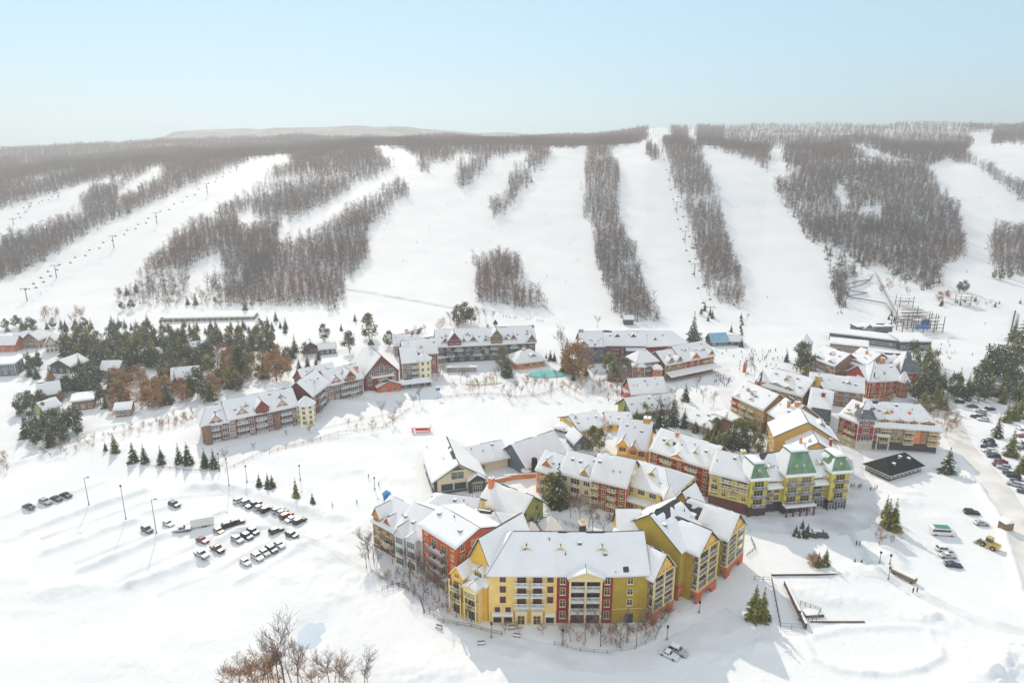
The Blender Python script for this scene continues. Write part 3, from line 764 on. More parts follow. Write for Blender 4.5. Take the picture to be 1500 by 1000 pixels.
def turret(b,c,r,h,rise,wall,n=8,rm='greyroof',snow=True,fl=3,trim='white',zb=-1,name='tower',winz=None,z0=.3,bare=.25,flare=True):
    q=MB((c[0],c[1],0)); ring=lambda rr,z:[(rr*math.cos(2*math.pi*(k+.5)/n),rr*math.sin(2*math.pi*(k+.5)/n),z) for k in range(n)]
    a=ring(r,zb);t=ring(r,h)
    for k in range(n):
        j=(k+1)%n; q.poly([a[k],a[j],t[j],t[k]],wall)
    for z in [z0+(h-z0)*i/fl for i in range(1,fl+1)]:
        o=ring(r+.1,z-.15);p=ring(r+.1,z)
        for k in range(n):
            j=(k+1)%n; q.poly([o[k],o[j],p[j],p[k]],trim)
    b.part(name,q)
    rb=MB();sb=MB(); E=[(c[0]+(r+.6)*math.cos(2*math.pi*(k+.5)/n),c[1]+(r+.6)*math.sin(2*math.pi*(k+.5)/n),h-.1) for k in range(n)]; ap=(c[0],c[1],h+rise)
    for k in range(n):
        j=(k+1)%n; roof_plane(rb,sb,E[k],E[j],ap,ap,rm,bare,k,snow,.15,.2)
    fb=MB((c[0],c[1],0)); fb.tube((0,0,h+rise-.3),(0,0,h+rise+1.4),.09,.03,'darkmetal',5)
    ro=b.part('roof',rb)
    if sb.f: sb.build('snow_cover',ro,None,True)
    b.part('finial',fb)
    ap_=r*math.cos(math.pi/n)
    for i in range(fl):
        z=z0+(h-z0)*i/fl
        for k in range(n):
            th=2*math.pi*(k+1)/n
            nx,ny=math.cos(th),math.sin(th)
            if ny>.3: continue
            sw=2*r*math.sin(math.pi/n)
            b.put('window',win_mesh(round(min(1.2,sw*.55),1),1.5,trim,1),(c[0]+nx*ap_,c[1]+ny*ap_,z+.9),th+math.pi/2)
def porch(b,W,x,w,d,z,m='white',rm='snow',posts=True,y=0):
    q=MB(W.A,W.ang); 
    q.box(x-w/2,x+w/2,y-d,y-.02,z-.25,z,m); q.box(x-w/2+.05,x+w/2-.05,y-d+.05,y-.03,z+.003,z+.32,'snow')
    if posts:
        for s in (-1,1): q.box(x+s*(w/2-.12)-.12,x+s*(w/2-.12)+.12,y-d,y-d+.24,-.6,z-.25,m)
    b.part('porch',q)
def gable_trellis(W,L,h,y,d,cols,fl,z0,trim='cream',wall='olive',rise=5,arch='rust',archh=3.6):
    """open balcony stack under a gable: posts, decks, railings and a rust arch at the foot"""
    b=W.b; q=MB(W.A,W.ang)
    for i in range(cols+1):
        x=L*i/cols; q.box(x-.22,x+.22,y-d-.2,y-d+.2,archh,h,trim)
    for i in range(1,fl): q.box(.0,L,y-d-.12,y-d+.12,z0+(h-z0)*i/fl-.3,z0+(h-z0)*i/fl-.02,trim)
    for s in (0,L): 
        q.box(s-.14,s+.14,y-d+.17,y-.02,h-.3,h,trim)
    q.box(-.2,L+.2,y-d-.2,y-d+.12,h-.02,h+.3,trim)
    # gable frame: king post, rafters, collar
    q.tube((-.3,y-d,h+.2),(L/2,y-d,h+rise+.1),.16,.16,trim,4); q.tube((L+.3,y-d,h+.2),(L/2,y-d,h+rise+.1),.16,.16,trim,4)
    q.tube((L/2,y-d,h),(L/2,y-d,h+rise-.2),.13,.13,trim,4); q.tube((L*.27,y-d,h+rise*.52),(L*.73,y-d,h+rise*.52),.11,.11,trim,4)
    q.tube((L*.32,y-d,h+.2),(L/2,y-d,h+rise*.5),.09,.09,trim,4); q.tube((L*.68,y-d,h+.2),(L/2,y-d,h+rise*.5),.09,.09,trim,4)
    b.part('gable_frame',q)
    q=MB(W.A,W.ang); q.poly([(.1,-d+.25,h+.1),(L-.1,-d+.25,h+.1),(L/2,-d+.25,h+rise-.35)],'gold'); b.part('gable_wall',q)
    fh=(h-z0)/fl
    for i in range(fl):
        z=z0+fh*i
        for c in range(cols):
            xc=L*(c+.5)/cols; w=L/cols-.3
            b.put('balcony',balc_mesh(round(w,1),round(d-.05,1),'railgrey'),W.fr.w((xc,y-.02,z)),W.ang)
            b.put('window',win_mesh(round(w*.7,1),2.15,trim,2),W.fr.w((xc,y,z+.15)),W.ang)
    # arch
    a=MB(W.A,W.ang); n=10; r=L*.30; zc=archh-.9
    pr=[(0,-1),(0,archh),(L,archh),(L,-1),(L*.5+r,-1),(L*.5+r,zc-r*.55)]
    pts=[]
    for k in range(n+1):
        t=math.pi*k/n; pts.append((L/2+r*math.cos(t),max(0,zc-r*.9)+r*.8*math.sin(t)))
    for k in range(n):
        (xa,za),(xb,zb_)=pts[k],pts[k+1]
        a.mesh([(xa,y-d-.25,za),(xb,y-d-.25,zb_),(xb,y-d-.25,archh),(xa,y-d-.25,archh),(xa,y-d+.25,za),(xb,y-d+.25,zb_),(xb,y-d+.25,archh),(xa,y-d+.25,archh)],[(0,1,2,3),(4,7,6,5),(0,4,5,1),(3,2,6,7)],arch)
    for x0,x1 in ((-.25,L/2-r),(L/2+r,L+.25)): a.box(x0,x1,y-d-.25,y-d+.25,-1,archh,arch)
    for s in (0,L): a.box(s-.22,s+.22,y-d+.26,y-.02,archh-1.2,archh,arch)
    a.box(-.25,L+.25,y-d-.3,y-.02,archh+.003,archh+.18,trim)
    b.part('arch',a)
# ================================================================ front horseshoe of hotels
def mid(*p): return sum((Vector((q[0],q[1],0)) for q in p),Vector((0,0,0)))/len(p)
def off(p,ang,x,y): return Vector((p[0]+x*math.cos(ang)-y*math.sin(ang),p[1]+x*math.sin(ang)+y*math.cos(ang),0))
# long front block (yellow / maroon / olive under one ridge)
A=Vector((-5.9,148.6,0)); Bq=Vector((34.0,148.9,0))
b=Bld('hotel_building','long front hotel with yellow, maroon and olive facades under one snowy roof','hotel',mid(A,Bq),short='the long yellow and maroon front hotel')
Y1=Vector((11.2,148.4,0)); 
W=wing(b,A,Y1,14.3,15,'gx',7,'yellow',4,2.6,14.3,['.'],left=['w w w'],ridge=.5,hipL=6.0,band=False,bare=.24,seed=1.5)
# its window bays
fr=W.fr; L=W.L
for z in (5.4,8.4,11.4):
    for x in (9.0,13.0):
        b.put('window',win_mesh(2.0,1.9,'maroon',2),fr.w((x-.7,0,z+.2)),W.ang); b.put('balcony',balc_mesh(3.5,1.5,'white'),fr.w((x-.7,-.01,z)),W.ang)
for z in (5.4,8.4,11.4):
    b.put('window',win_mesh(1.3,1.6,'maroon',1),fr.w((3.6,-.004,z+.6)),W.ang); b.put('window',win_mesh(1.3,1.6,'maroon',1),fr.w((15.5,-.004,z+.6)),W.ang)
for x in (2.2,4.9): b.put('window',win_mesh(1.1,1.3,'maroon',1),fr.w((x,-.004,3.2)),W.ang)
for x in (2.2,4.9,15.5):
    b.put('garage_door',win_mesh(2.0,2.2,'cream',0,'shop'),fr.w((x,0,.1)),W.ang); porch(b,W,x,2.8,1.3,2.9,'cream')
for x in (8.2,12.2):
    q=MB(A,W.ang); q.box(x-1.5,x+1.5,-1.1,-.02,-.5,3.6,'cream'); q.box(x-1.5,x+1.5,-1.12,-.02,3.603,3.8,'snow'); b.part('bay',q)
    b.put('window',win_mesh(1.7,2.4,'gold',1),fr.w((x,-1.1,.5)),W.ang)
tb=MB(A,W.ang); tb.box(-.05,L,-.06,0,4.9,5.05,'cream'); tb.box(-.05,L,-.06,0,13.6,13.95,'cream'); b.part('trim',tb)
M1=Vector((25.2,148.3,0))
W2=wing(b,Y1+Vector((.02,0,0)),M1,14.28,15,'gx',7,'maroon',4,1.2,14.3,['.'],band=False,bare=.24,seed=2.5,oh=.5)
for z in (1.6,5.0,8.4,11.5):
    for x in (1.5,12.6): b.put('window',win_mesh(1.25,1.9,'cream',1),W2.fr.w((x,0,z)),W2.ang)
# white balcony bay with its low gable
q=MB(Y1,W2.ang)
for x in (3.2,7.05,10.9):
    for s in (0,): q.box(x-.22,x+.22,-1.9,-1.5,-.8,14.0,'cream')
for z in (4.2,7.4,10.6): q.box(3.0,11.1,-1.88,-.02,z-.3,z-.18,'white')
q.box(2.8,11.3,-2.0,-.02,13.7,14.25,'cream'); b.part('bay_frame',q)
for z in (4.2,7.4,10.6):
    for x in (5.1,9.0): b.put('balcony',balc_mesh(3.5,1.45,'white'),W2.fr.w((x,-.015,z)),W2.ang)
for z in (.2,4.35,7.55,10.75):
    for x in (5.1,9.0): b.put('window',win_mesh(2.9,2.2 if z>1 else 2.9,'maroon',2),W2.fr.w((x,0,z)),W2.ang)
dormer(W2,7.05,14.3,8.6,.3,1.5,-2.1,6,'cream','cream',None,oh=.4)
W3=wing(b,M1+Vector((.02,0,0)),Bq,14.26,15,'gx',7,'olive',4,1.0,14.3,['.'],band=False,bare=0.10,seed=4.5,oh=.5)
for z in (5.2,8.3,11.4): b.put('window',win_mesh(1.3,1.6,'cream',1),W3.fr.w((4.4,0,z)),W3.ang)
b.put('door',win_mesh(1.9,2.5,'navy',1),W3.fr.w((4.4,0,.1)),W3.ang)
tb=MB(M1,W3.ang); tb.box(.05,W3.L-.1,-.05,0,4.1,4.25,'cream'); b.part('trim',tb)
for x,wn in ((9.2,None),(17.8,None),(32,None)):
    pass
for Wx,x in ((W,9.5),(W2,1.0),(W2,11.5)): dormer(Wx,x,17.4,2.7,1.0,1.1,4.0,3.4,'cream','cream','w',oh=.2)
# gable end with open balconies turned to the right
ga=Vector((34.1,149.2,0)); gb=Vector((40.2,154.6,0))
Wg=wing(b,ga,gb,13.4,14,'gy',5.2,'olive',4,1.0,13.4,['.'],left=['w w .'],band=False,bare=0.12,seed=6,oh=.7,ohf=2.3)
gable_trellis(Wg,Wg.L,13.4,0,2.0,2,3,4.3,'cream','olive',5.2)
dormer(Wg,-.3,14.5,2.6,1.0,1.2,5,5,'cream','cream',None)
# turret-like yellow bays round the left corner
wa=Vector((-14.4,154.6,0)); wb_=Vector((-6.3,148.9,0))
W0=wing(b,wa,wb_,10.6,13,'gx',2.2,'gold',3,1.4,10.6,['.'],band=False,ridge=.25,bare=0,seed=8,hipL=2)
for i,x in enumerate((2.0,6.9)):
    q=MB(wa,W0.ang); q.box(x-1.9,x+1.9,-2.0,-.02,-1,10.4 if i else 11.6,'yellow' if i else 'gold'); b.part('bay',q)
    for z in (4.3,7.4):
        b.put('window',win_mesh(2.6,2.1,'cream',2),W0.fr.w((x,-2.0,z+.2)),W0.ang); b.put('balcony',balc_mesh(3.4,1.2,'cream'),W0.fr.w((x,-2.01,z)),W0.ang)
    b.put('window',win_mesh(2.6,2.6,'brown',2),W0.fr.w((x,-2.0,.6)),W0.ang)
    q=MB(wa,W0.ang)
    for s in (-1.8,1.8): q.box(x+s-.14,x+s+.14,-3.3,-3.02,-.8,10.4,'paleyel')
    b.part('post',q)
dormer(W0,2.0,10.8,3.9,.9,2.4,-2.2,6,'gold','gold','w'); dormer(W0,6.9,9.9,3.9,.5,.7,-3.4,6,'paleyel','cream',None)
dormer(W0,6.6,11.2,3.4,1.7,.8,.7,5,'cream','cream','W')
# upper left hip wing running back from the corner
h0=off(wa,W0.ang,1.5,3.0); h1=off(wb_,W0.ang,.4,2.0)
Wh=wing(b,h0,h1,13.2,16,'gy',8.2,'gold',1,10,13.2,['.'],band=False,bare=.0,seed=9,oh=.6)

# orange-red flat roofed block
p=Vector((-25.2,170.4,0)); q_=Vector((-14.6,159.4,0))
b=Bld('hotel_building','orange-red brick block with white balconies and low snowy roof','hotel',mid(p,q_),short='the orange-red brick block')
W=wing(b,p,q_,15.2,15,'gx',2.4,'brick',4,3.0,15.2,['w . . w'],right=['w w . w'],band=False,base='brown',baseh=3.2,trim='cream',oh=.9,bare=0,wsz=(1.1,1.7))
for z in (4.0,7.2,10.4):
    b.put('balcony',balc_mesh(6.6,2.0,'railgrey'),W.fr.w((W.L*.5,-.02,z)),W.ang)
for z in (4.1,7.3,10.5):
    for x in (.36,.64): b.put('window',win_mesh(2.2,2.3,'cream',2),W.fr.w((W.L*x,0,z)),W.ang)
for x in (.32,.70):
    q=MB(p,W.ang); cx=W.L*x; q.box(cx-1.6,cx+1.6,-1.6,-.08,-1,3.7,'palegreen'); q.box(cx-1.7,cx+1.7,-1.7,-.06,3.702,3.9,'snow'); b.part('bay',q)
    b.put('window',win_mesh(2.3,2.3,'gold',2),W.fr.w((cx,-1.6,.7)),W.ang)
q=MB(p,W.ang); q.box(-.5,W.L+.5,-.55,0,14.5,15.0,'brick'); b.part('cornice',q)
# white bay fronted block
p=Vector((-33.6,176.2,0)); q_=Vector((-25.3,170.6,0))
b=Bld('hotel_building','pale sage hotel block with white bay windows between brown and brick blocks','hotel',mid(p,q_),short='the pale sage block')
W=wing(b,p,q_,10.4,16,'gx',4.5,'palegreen',3,1.0,10.4,['d d w','w w w','w w w'],left=['w w'],trim='white',bare=0.09,base='stone',baseh=3.0)
for x,w in ((2.6,3.4),(7.0,3.6)):
    q=MB(p,W.ang); q.box(x-w/2,x+w/2,-1.6,-.08,-1,10.1,'white'); b.part('bay',q)
    for z in (4.2,7.3): b.put('window',win_mesh(w*.75,1.8,'palegreen',3,'glassb'),W.fr.w((x,-1.6,z)),W.ang)
    b.put('window',win_mesh(w*.75,2.0,'cream',2),W.fr.w((x,-1.6,.6)),W.ang)
dormer(W,2.6,10.1,3.7,.1,2.3,-1.8,7,'white','white',None); dormer(W,7.0,10.1,3.8,.1,1.0,-1.8,7,'white','white',None)
# brown far-left block
p=Vector((-42.0,184.2,0)); q_=Vector((-33.8,177.0,0))
b=Bld('hotel_building','brown end block with orange gables at the left tip of the horseshoe','hotel',mid(p,q_),short='the brown end block')
W=wing(b,p,q_,8.6,15,'gx',5,'brown',3,.6,8.6,['d w d','w B','w w w'],left=['w . w'],trim='cream',bare=0.10,base='shopred',baseh=3)
dormer(W,1.9,8.2,3.0,2.6,2.6,-.1,6,'ochre','orange','w'); dormer(W,6.6,8.4,2.4,1.6,1.6,.4,5,'orange','orange','w')
# connecting snowy roofs behind the left arm
p=e(612,757,9.0); q_=e(662,768,9.0)
b=Bld('hotel_building','rear block of the left arm, low pale roof with cream gable','hotel',mid(p,q_))
W=wing(b,off(p,0,0,4),off(q_,0,6,4),8.0,13,'gx',4.0,'paleyel',3,0,10,['w w w w'],hipL=5,bare=0.09,trim='cream')
dormer(W,W.L-3,8.4,4.4,.6,2.0,4,6,'paleyel','cream',None)
p=e(640,778,9); q_=e(752,768,9.4)
p=e(668,762,10.5); q_=e(745,772,10.5)
b=Bld('clubhouse','broad hip roofed hall deep in snow inside the horseshoe courtyard','building',mid(p,q_))
W=wing(b,p,q_,6.8,13,'gx',4.2,'brick',2,0,8.5,['w w w w w'],hipL=5,hipR=6,bare=0.09,trim='cream',oh=1.0)
# pool house with the brown gable
b=Bld('pool_house','barn roofed pool house with a dark brown gable beside the courtyard pool','pool house',e(752,757,7),short='the barn roofed pool house')
A=e(760,757.6,5.4); Bq=e(795,735,5.4)
W=wing(b,A,Bq,5.4,16,'gy',4.8,'green',2,0,6.2,['w W w','w w'],bare=0.10,trim='brown',oh=1.1,wsz=(1.2,1.4))
chimney(W,W.L*.35,15,11,1.5,1.3,'chimney')
q=MB(W.A,W.ang); q.box(-3.6,-.1,2,9,-1,3.4,'brown'); b.part('lean_to',q); rb=MB();sb=MB()
roof_plane(rb,sb,W.fr.w((-4.2,9.4,2.9)),W.fr.w((-4.2,1.6,2.9)),W.fr.w((-.2,1.6,4.4)),W.fr.w((-.2,9.4,4.4)),'redroof',.75,3); r_=b.part('roof',rb); 
if sb.f: sb.build('snow_cover',r_,None,True)
# olive towering block with left gable wall
b=Bld('hotel_building','tall olive hotel with a broad gable wall and stacked cream balconies','hotel',Vector((44,166,0)),short='the tall olive gabled hotel')
ga=Vector((47.4,157.4,0)); gb=Vector((54.2,164.0,0)); an=math.atan2(gb.y-ga.y,gb.x-ga.x)
A=off(ga,an,-2.6,2.2); Bq=off(gb,an,.6,2.2)
W=wing(b,A,Bq,15.0,19,'gx',6.7,'olive',4,1.2,15,['.'],left=['. w . .','. . w .','. w . .'],right=['w w w'],ridge=.52,bare=.50,seed=12,band=False,oh=.5)
fb=Vector((ga.x,ga.y,0)); 
Wg=wing(b,off(ga,an,0,0),off(gb,an,0,0),15.0,8,'gy',4.6,'olive',4,1.2,15,['.'],band=False,bare=0.12,seed=13,oh=.7,ohf=2.3)
gable_trellis(Wg,Wg.L,15.0,0,1.9,2,3,4.6,'cream','olive',4.6)
q=MB(A,an); q.box(-.12,2.3,-.12,-.02,-1,4.6,'rust'); q.box(-.12,-.01,-.12,4,-1,4.6,'rust'); b.part('plinth',q)
b.put('window',win_mesh(1.2,2.2,'gold',1),off(A,an,1.1,-.12)+Vector((0,0,.8)),an)
# middle back part of the olive hotel with low left gable
Wb=wing(b,Vector((29.2,165.5,0)),off(A,an,-.4,12),13.6,10,'gx',6.2,'gold',4,1,13.6,['w w w'],bare=0.12,band=False)
# third gable
ga=Vector((58.4,168.4,0)); gb=Vector((65.6,176.6,0)); an=math.atan2(gb.y-ga.y,gb.x-ga.x)
b=Bld('hotel_building','narrow olive end gable with cream balconies and a rust arch by the street','hotel',mid(ga,gb),short='the narrow olive end gable')
Wg=wing(b,ga,gb,12.6,13,'gy',5.2,'olive',4,1.2,12.6,['.'],left=['w w'],right=['w w'],band=False,bare=.58,seed=15.3,oh=.7,ohf=2.3)
gable_trellis(Wg,Wg.L,12.6,0,1.9,2,3,4.2,'cream','olive',5.2)
Wl=wing(b,off(ga,an,-5.6,4.5),off(ga,an,-.02,4.5),11.4,9,'gx',2.2,'olive',4,1.0,11.4,['w w'],bare=.45,band=False,hipL=2)
q=MB(ga,an); q.box(-3.6,-.6,8,12,11,16.5,'olive'); q.box(-3.75,-.45,7.85,12.15,16.503,16.9,'snow'); b.part('lift_shaft',q)
q=MB(ga,an); q.box(-8,-4.2,6,11.5,11.0,13.0,'lime'); q.box(-8.2,-4.0,5.8,6.1,13.0,13.3,'cream'); q.box(-8.2,-4.0,11.4,11.7,13.0,13.3,'cream'); q.box(-8.2,-7.9,6.1,11.4,13.0,13.3,'cream'); q.box(-4.3,-4.0,6.1,11.4,13.0,13.3,'cream'); q.box(-7.9,-4.3,6.1,11.4,12.9,13.1,'brown'); b.part('roof_box',q)
Wr=wing(b,off(gb,an,-3.2,13),off(gb,an,4.2,13),12.4,7,'gx',5,'olive',4,1,12.4,['w w'],right=['w'],bare=.12,band=False)
# cream middle building with turret
A=e(915.6,707,9.5); Bq=e(961,722,9.5); 
b=Bld('hotel_building','cream courtyard building with terrace and small pointed corner turret','hotel',mid(A,Bq)+Vector((4,8,0)),short='the cream turreted courtyard building')
W=wing(b,A,off(Bq,0,4.0,-2.6),9.5,18,'gx',4.6,'paleyel',3,0,9.5,['w w w','w w w','W W W W'],bare=.12,hipR=6,trim='cream',right=['w w'],oh=.6)
q=MB(W.A,W.ang); q.box(-.5,W.L+.3,-3.6,-.02,5.2,5.6,'white'); q.box(-.4,W.L+.2,-3.5,-.05,5.603,5.85,'snow')
for i in range(9):
    x=W.L*i/8; q.box(x-.1,x+.1,-3.5,-3.3,-1,5.2,'brown')
b.part('terrace',q)
turret(b,(*W.fr.w((W.L+.2,-1.2,0))[:2],0),2.6,10.2,3.6,'paleyel',4,'greyroof',True,3,'cream',bare=.15)
# red and cream courtyard row
A=e(786,682,9.8); B1=e(820,692,9.8); B2=e(866,704,9.8); B3=e(917,713,10.6)
b=Bld('hotel_building','cream and grey stone row overlooking the courtyard, left of the red block','hotel',mid(A,B2),short='the cream courtyard row')
W=wing(b,A,B1,8.6,13,'gx',4.6,'orange',3,0,8.6,['w W','B .','w W'],left=['w w'],bare=0.11,trim='cream')
dormer(W,3.5,8.8,3.4,1.7,1.9,1.2,6,'chimney','orange','w')
W=wing(b,B1,B2,9.9,14,'gx',5.4,'beige',3,.2,9.9,['d B d','w B w','W B W'],bare=0.10,trim='cream',base='stone',baseh=4)
dormer(W,W.L-2.6,9.4,3.0,2.2,1.7,.3,6,'ochre','cream','w')
dormer(W,6,12.5,1.6,.6,.7,5,3,'cream','white','w')
b=Bld('hotel_building','red courtyard block with white balconies and cream end gable','hotel',mid(B2,B3)+Vector((3,5,0)),short='the red courtyard block')
W=wing(b,B2,B3,10.8,15,'gx',6.2,'red',4,.0,10.8,['w d w d w','b w b w','b w b w'],right=['w . w'],bare=.10,trim='cream',oh=.7)
q=MB(W.A,W.ang); q.poly([(W.L+.08,-.4,10.4),(W.L+.08,15.4,10.4),(W.L+.08,7.5,16.6)],'paleyel'); b.part('gable_wall',q)
dormer(W,5,12.8,1.6,.6,.7,4,3,'cream','white','w'); dormer(W,12,12.8,1.6,.6,.7,4,3,'cream','white','w')
# back red row joined to the green-roofed hotel
A=e(953,658,11.0); Bq=e(1041,686,11.0)
b=Bld('hotel_building','long maroon row with brick chimney joining the green roofed hotel','hotel',mid(A,Bq),short='the long maroon row')
W=wing(b,A,Bq,11.0,15,'gx',5.8,'maroon',4,.0,11.0,['d d w d d w','w B w B w','w B w B w'],left=['w w'],bare=0.12,trim='cream',hipL=0)
chimney(W,7,6.2,15.5,1.0,2.0); dormer(W,W.L*.48,11.0,5.5,.3,1.6,-.6,7,'orange','cream',None); dormer(W,W.L*.40,14,1.7,.6,.7,5,3,'redroof','white','w'); dormer(W,W.L*.68,14,1.7,.6,.7,5,3,'redroof','white','w')
# left tip: big white hip with ornate ochre front
C0=e(908,660,7.5); C1=e(948,652,8.5)
b=Bld('clubhouse','orange timbered lodge with steep snowy roof and square brick chimney','building',mid(C0,C1)+Vector((2,8,0)),short='the orange timbered lodge')
W=wing(b,e(905,652,8),e(947,658,8),8.2,17,'gx',7.5,'gold',2,0,8.2,['w w w w','W w W'],left=['w w w','w w'],bare=0.10,trim='orange',oh=.9)
dormer(W,2.2,6.5,4.0,2.6,2.4,-2.0,7,'gold','orange','W'); dormer(W,6.4,6.0,3.6,2.2,2.2,-2.6,7,'ochre','orange','W')
chimney(W,W.L*.86,8.6,15.5,2.6,1.6,'ochre')
# ---------------------------------------------------------------- lime hotel with green roofs
h=13.8
pt=[(1096,757),(1121,757.5),(1148,755),(1189,752.5),(1213,748),(1236,745)]
g=[pz(u,v) for u,v in pt]
b=Bld('hotel_building','lime yellow hotel with three green mansard towers facing the street','hotel',mid(g[0],g[-1])+Vector((0,6,0)),short='the lime yellow green roofed hotel')
L0=e(1041,691,12.2); 
wing(b,L0,Vector((g[0].x,g[0].y+1.2,0)),12.2,14,'gx',5.2,'lime',4,3.8,12.2,['W w W w','b w b .','w B B'],bare=.12,trim='cream',base='shopred',baseh=3.8)
an=math.atan2(g[-1].y-g[0].y,g[-1].x-g[0].x); ln=(g[-1]-g[0]).length
Wm=wing(b,off(g[0],an,.6,2.0),off(g[0],an,ln-.4,2.0),12.0,15,'gx',5.6,'lime',3,3.8,12.0,['.'],right=['w w w'],bare=.45,trim='cream',base='shop',baseh=3.7,hipR=0,depth=1.5)
x0=0
def tower(xa,xb,hh,rise,pats):
    o=off(g[0],an,xa,0); p2=off(g[0],an,xb,0)
    return wing(b,o,p2,hh,8.5,'mans',rise,'lime',3,3.9,hh,pats,bare=0,trim='lime',rm='greenroof',base='shop',baseh=3.6,band=True,oh=.7,btrim='railgrey',right=['w w'],left=['w .'])
xs=[(g[i]-g[0]).length for i in range(6)]
T1=tower(-.2,xs[1],13.4,4.6,['B','B','B']); T2=tower(xs[2],xs[3],13.8,7.2,['B B','B B','B B']); T3=tower(xs[4],xs[5]+.3,13.8,4.6,['B','B','B'])
for T,xx,zz in ((T1,.5,14.3),(T2,.36,15.0),(T2,.64,15.0),(T3,.5,14.6)):
    dormer(T,T.L*xx,zz,1.1,1.3,.9,.55,2,'cream','lime','w',rm='greenroof',oh=.15)
for (xa,xb,pp) in ((xs[1]+.1,xs[2]-.1,'b w'),(xs[3]+.1,xs[4]-.1,'B')):
    o=Wm.fr.w((xa-.6,0,0)); 
    for z in (4.0,6.7):
        cells=pp.split()
        for i,c in enumerate(cells):
            x=xa-.6+(xb-xa)*(i+.5)/len(cells); w=min(4.6,(xb-xa)/len(cells)*.85)
            b.put('window',win_mesh(round(w*.6,1),2.0,'cream',2),Wm.fr.w((x,0,z+.2)),an); 
            if c!='w': b.put('balcony',balc_mesh(round(w,1),1.5,'railgrey'),Wm.fr.w((x,-.01,z)),an)
    q=MB(Wm.A,an); x1,x2=xa-.6,xb-.6; rb=MB();sb=MB(); roof_plane(rb,sb,Wm.fr.w((x1,-1.6,9.3)),Wm.fr.w((x2,-1.6,9.3)),Wm.fr.w((x2,-.02,10.2)),Wm.fr.w((x1,-.02,10.2)),'greyroof',0,2); r_=b.part('canopy',rb); sb.build('snow_cover',r_,None,True)
    b.put('window',win_mesh(round((x2-x1)*.5,1),1.1,'white',2),Wm.fr.w(((x1+x2)/2,0,10.7)),an)
for i in range(11):
    x=1+ln*i/11+.5; 
    b.put('shop_window',win_mesh(2.0,2.3,'shopred' if i<5 else 'white',1,'glass'),off(g[0],an,x,-.055 if not (xs[1]<x<xs[2] or xs[3]<x<xs[4]) else 1.93)+Vector((0,0,.4)),an)
q=MB(g[0],an); q.box(xs[2]-.6,xs[3]+.6,-2.6,-.06,3.5,3.75,'white'); q.box(xs[2]-.5,xs[3]+.5,-2.5,-.06,3.753,4.0,'snow')
for i in range(5):
    x=xs[2]+(xs[3]-xs[2])*i/4; q.box(x-.2,x+.2,-2.5,-2.1,-1,3.5,'shopred')
b.part('portico',q)
chimney(Wm,1.2,8.5,17.4,1.3,1.2,'lime'); chimney(Wm,ln*.69,8.5,17.4,1.3,1.0,'lime')
dormer(Wm,8.5,13.6,2.0,1.0,1.0,3.0,4,'slate','white','w',bare=.5); dormer(Wm,ln*.74,13.6,2.0,1.0,1.0,3.0,4,'slate','white','w',bare=.5)
# ---------------------------------------------------------------- ochre village blocks
A=pz(1071,608); Bq=pz(1117,641); h=11.2
A=e(1073,579,h); Bq=e(1118.6,600,h)
b=Bld('hotel_building','ochre and red village hotel with a broad orange end gable above the spruces','hotel',mid(A,Bq)+Vector((6,6,0)),short='the ochre and red village hotel')
an=math.atan2(Bq.y-A.y,Bq.x-A.x)
W=wing(b,A,Bq,h,15,'gx',5.6,'ochre',4,.0,h,['d w d w d','w b b w b','B b B w','b B b w'],right=['. w .'],left=['w w'],bare=0.11,trim='cream',base='brown',baseh=5.5)
chimney(W,5,4,13.8,1.0,1.4); dormer(W,3.2,11.0,3.6,.6,.9,.4,6,'red','cream','W'); dormer(W,10.5,11,3.0,1.5,.8,1.2,5,'stone','white','W'); dormer(W,W.L-3,12,1.8,.8,.8,5,3,'stone','white','w')
q=MB(A,an); q.box(-.1,4.6,-.12,-.02,2.5,h-.5,'red'); b.part('panel',q)
A2=e(1125.6,603.5,10.5); B2=e(1147,618,10.5)
b2=Bld('hotel_building','ochre middle block with a long orange gable wall turned to the camera','hotel',Vector((108,242,0)),short='the ochre block with the long gable wall')
W=wing(b2,A2,B2,10.5,17,'gx',6.5,'brownoch',4,.0,10.5,['d d w','w b w','W B'],bare=0.12,trim='cream')
chimney(W,6,5,15.5,.9,1.6,'ochre'); chimney(W,9,7,16.5,1.7,1.2,'orange')
gl=Vector((98.6,237.4,0)); gr=Vector((120.0,233.2,0))
W=wing(b2,gl,gr,13.0,13,'gy',6.4,'ochre',3,2,13,['.'],bare=0.13,trim='cream',left=['w W w'],right=['w w w'],band=False,oh=.6)
dormer(W,W.L*.8,16,2.5,.6,.8,6,4,'stone','white',None)
# lower block in front of the gable wall
a3=Vector((100.5,226.0,0)); b3=Vector((117.0,222.6,0))
b3_=Bld('hotel_building','lower snowy gabled block between ochre gable wall and green mansards','hotel',mid(a3,b3),short='the low block behind the green mansards')
W=wing(b3_,a3,b3,11.2,14.2,'gy',5.0,'ochre',3,1,11.2,['w w w'],bare=.14,band=False)
chimney(W,3.5,4,14.2,.8,1.6); chimney(W,6.2,2.5,14.6,.9,1.0,'ochre'); chimney(W,13.6,4,14.2,.8,1.8,'red')
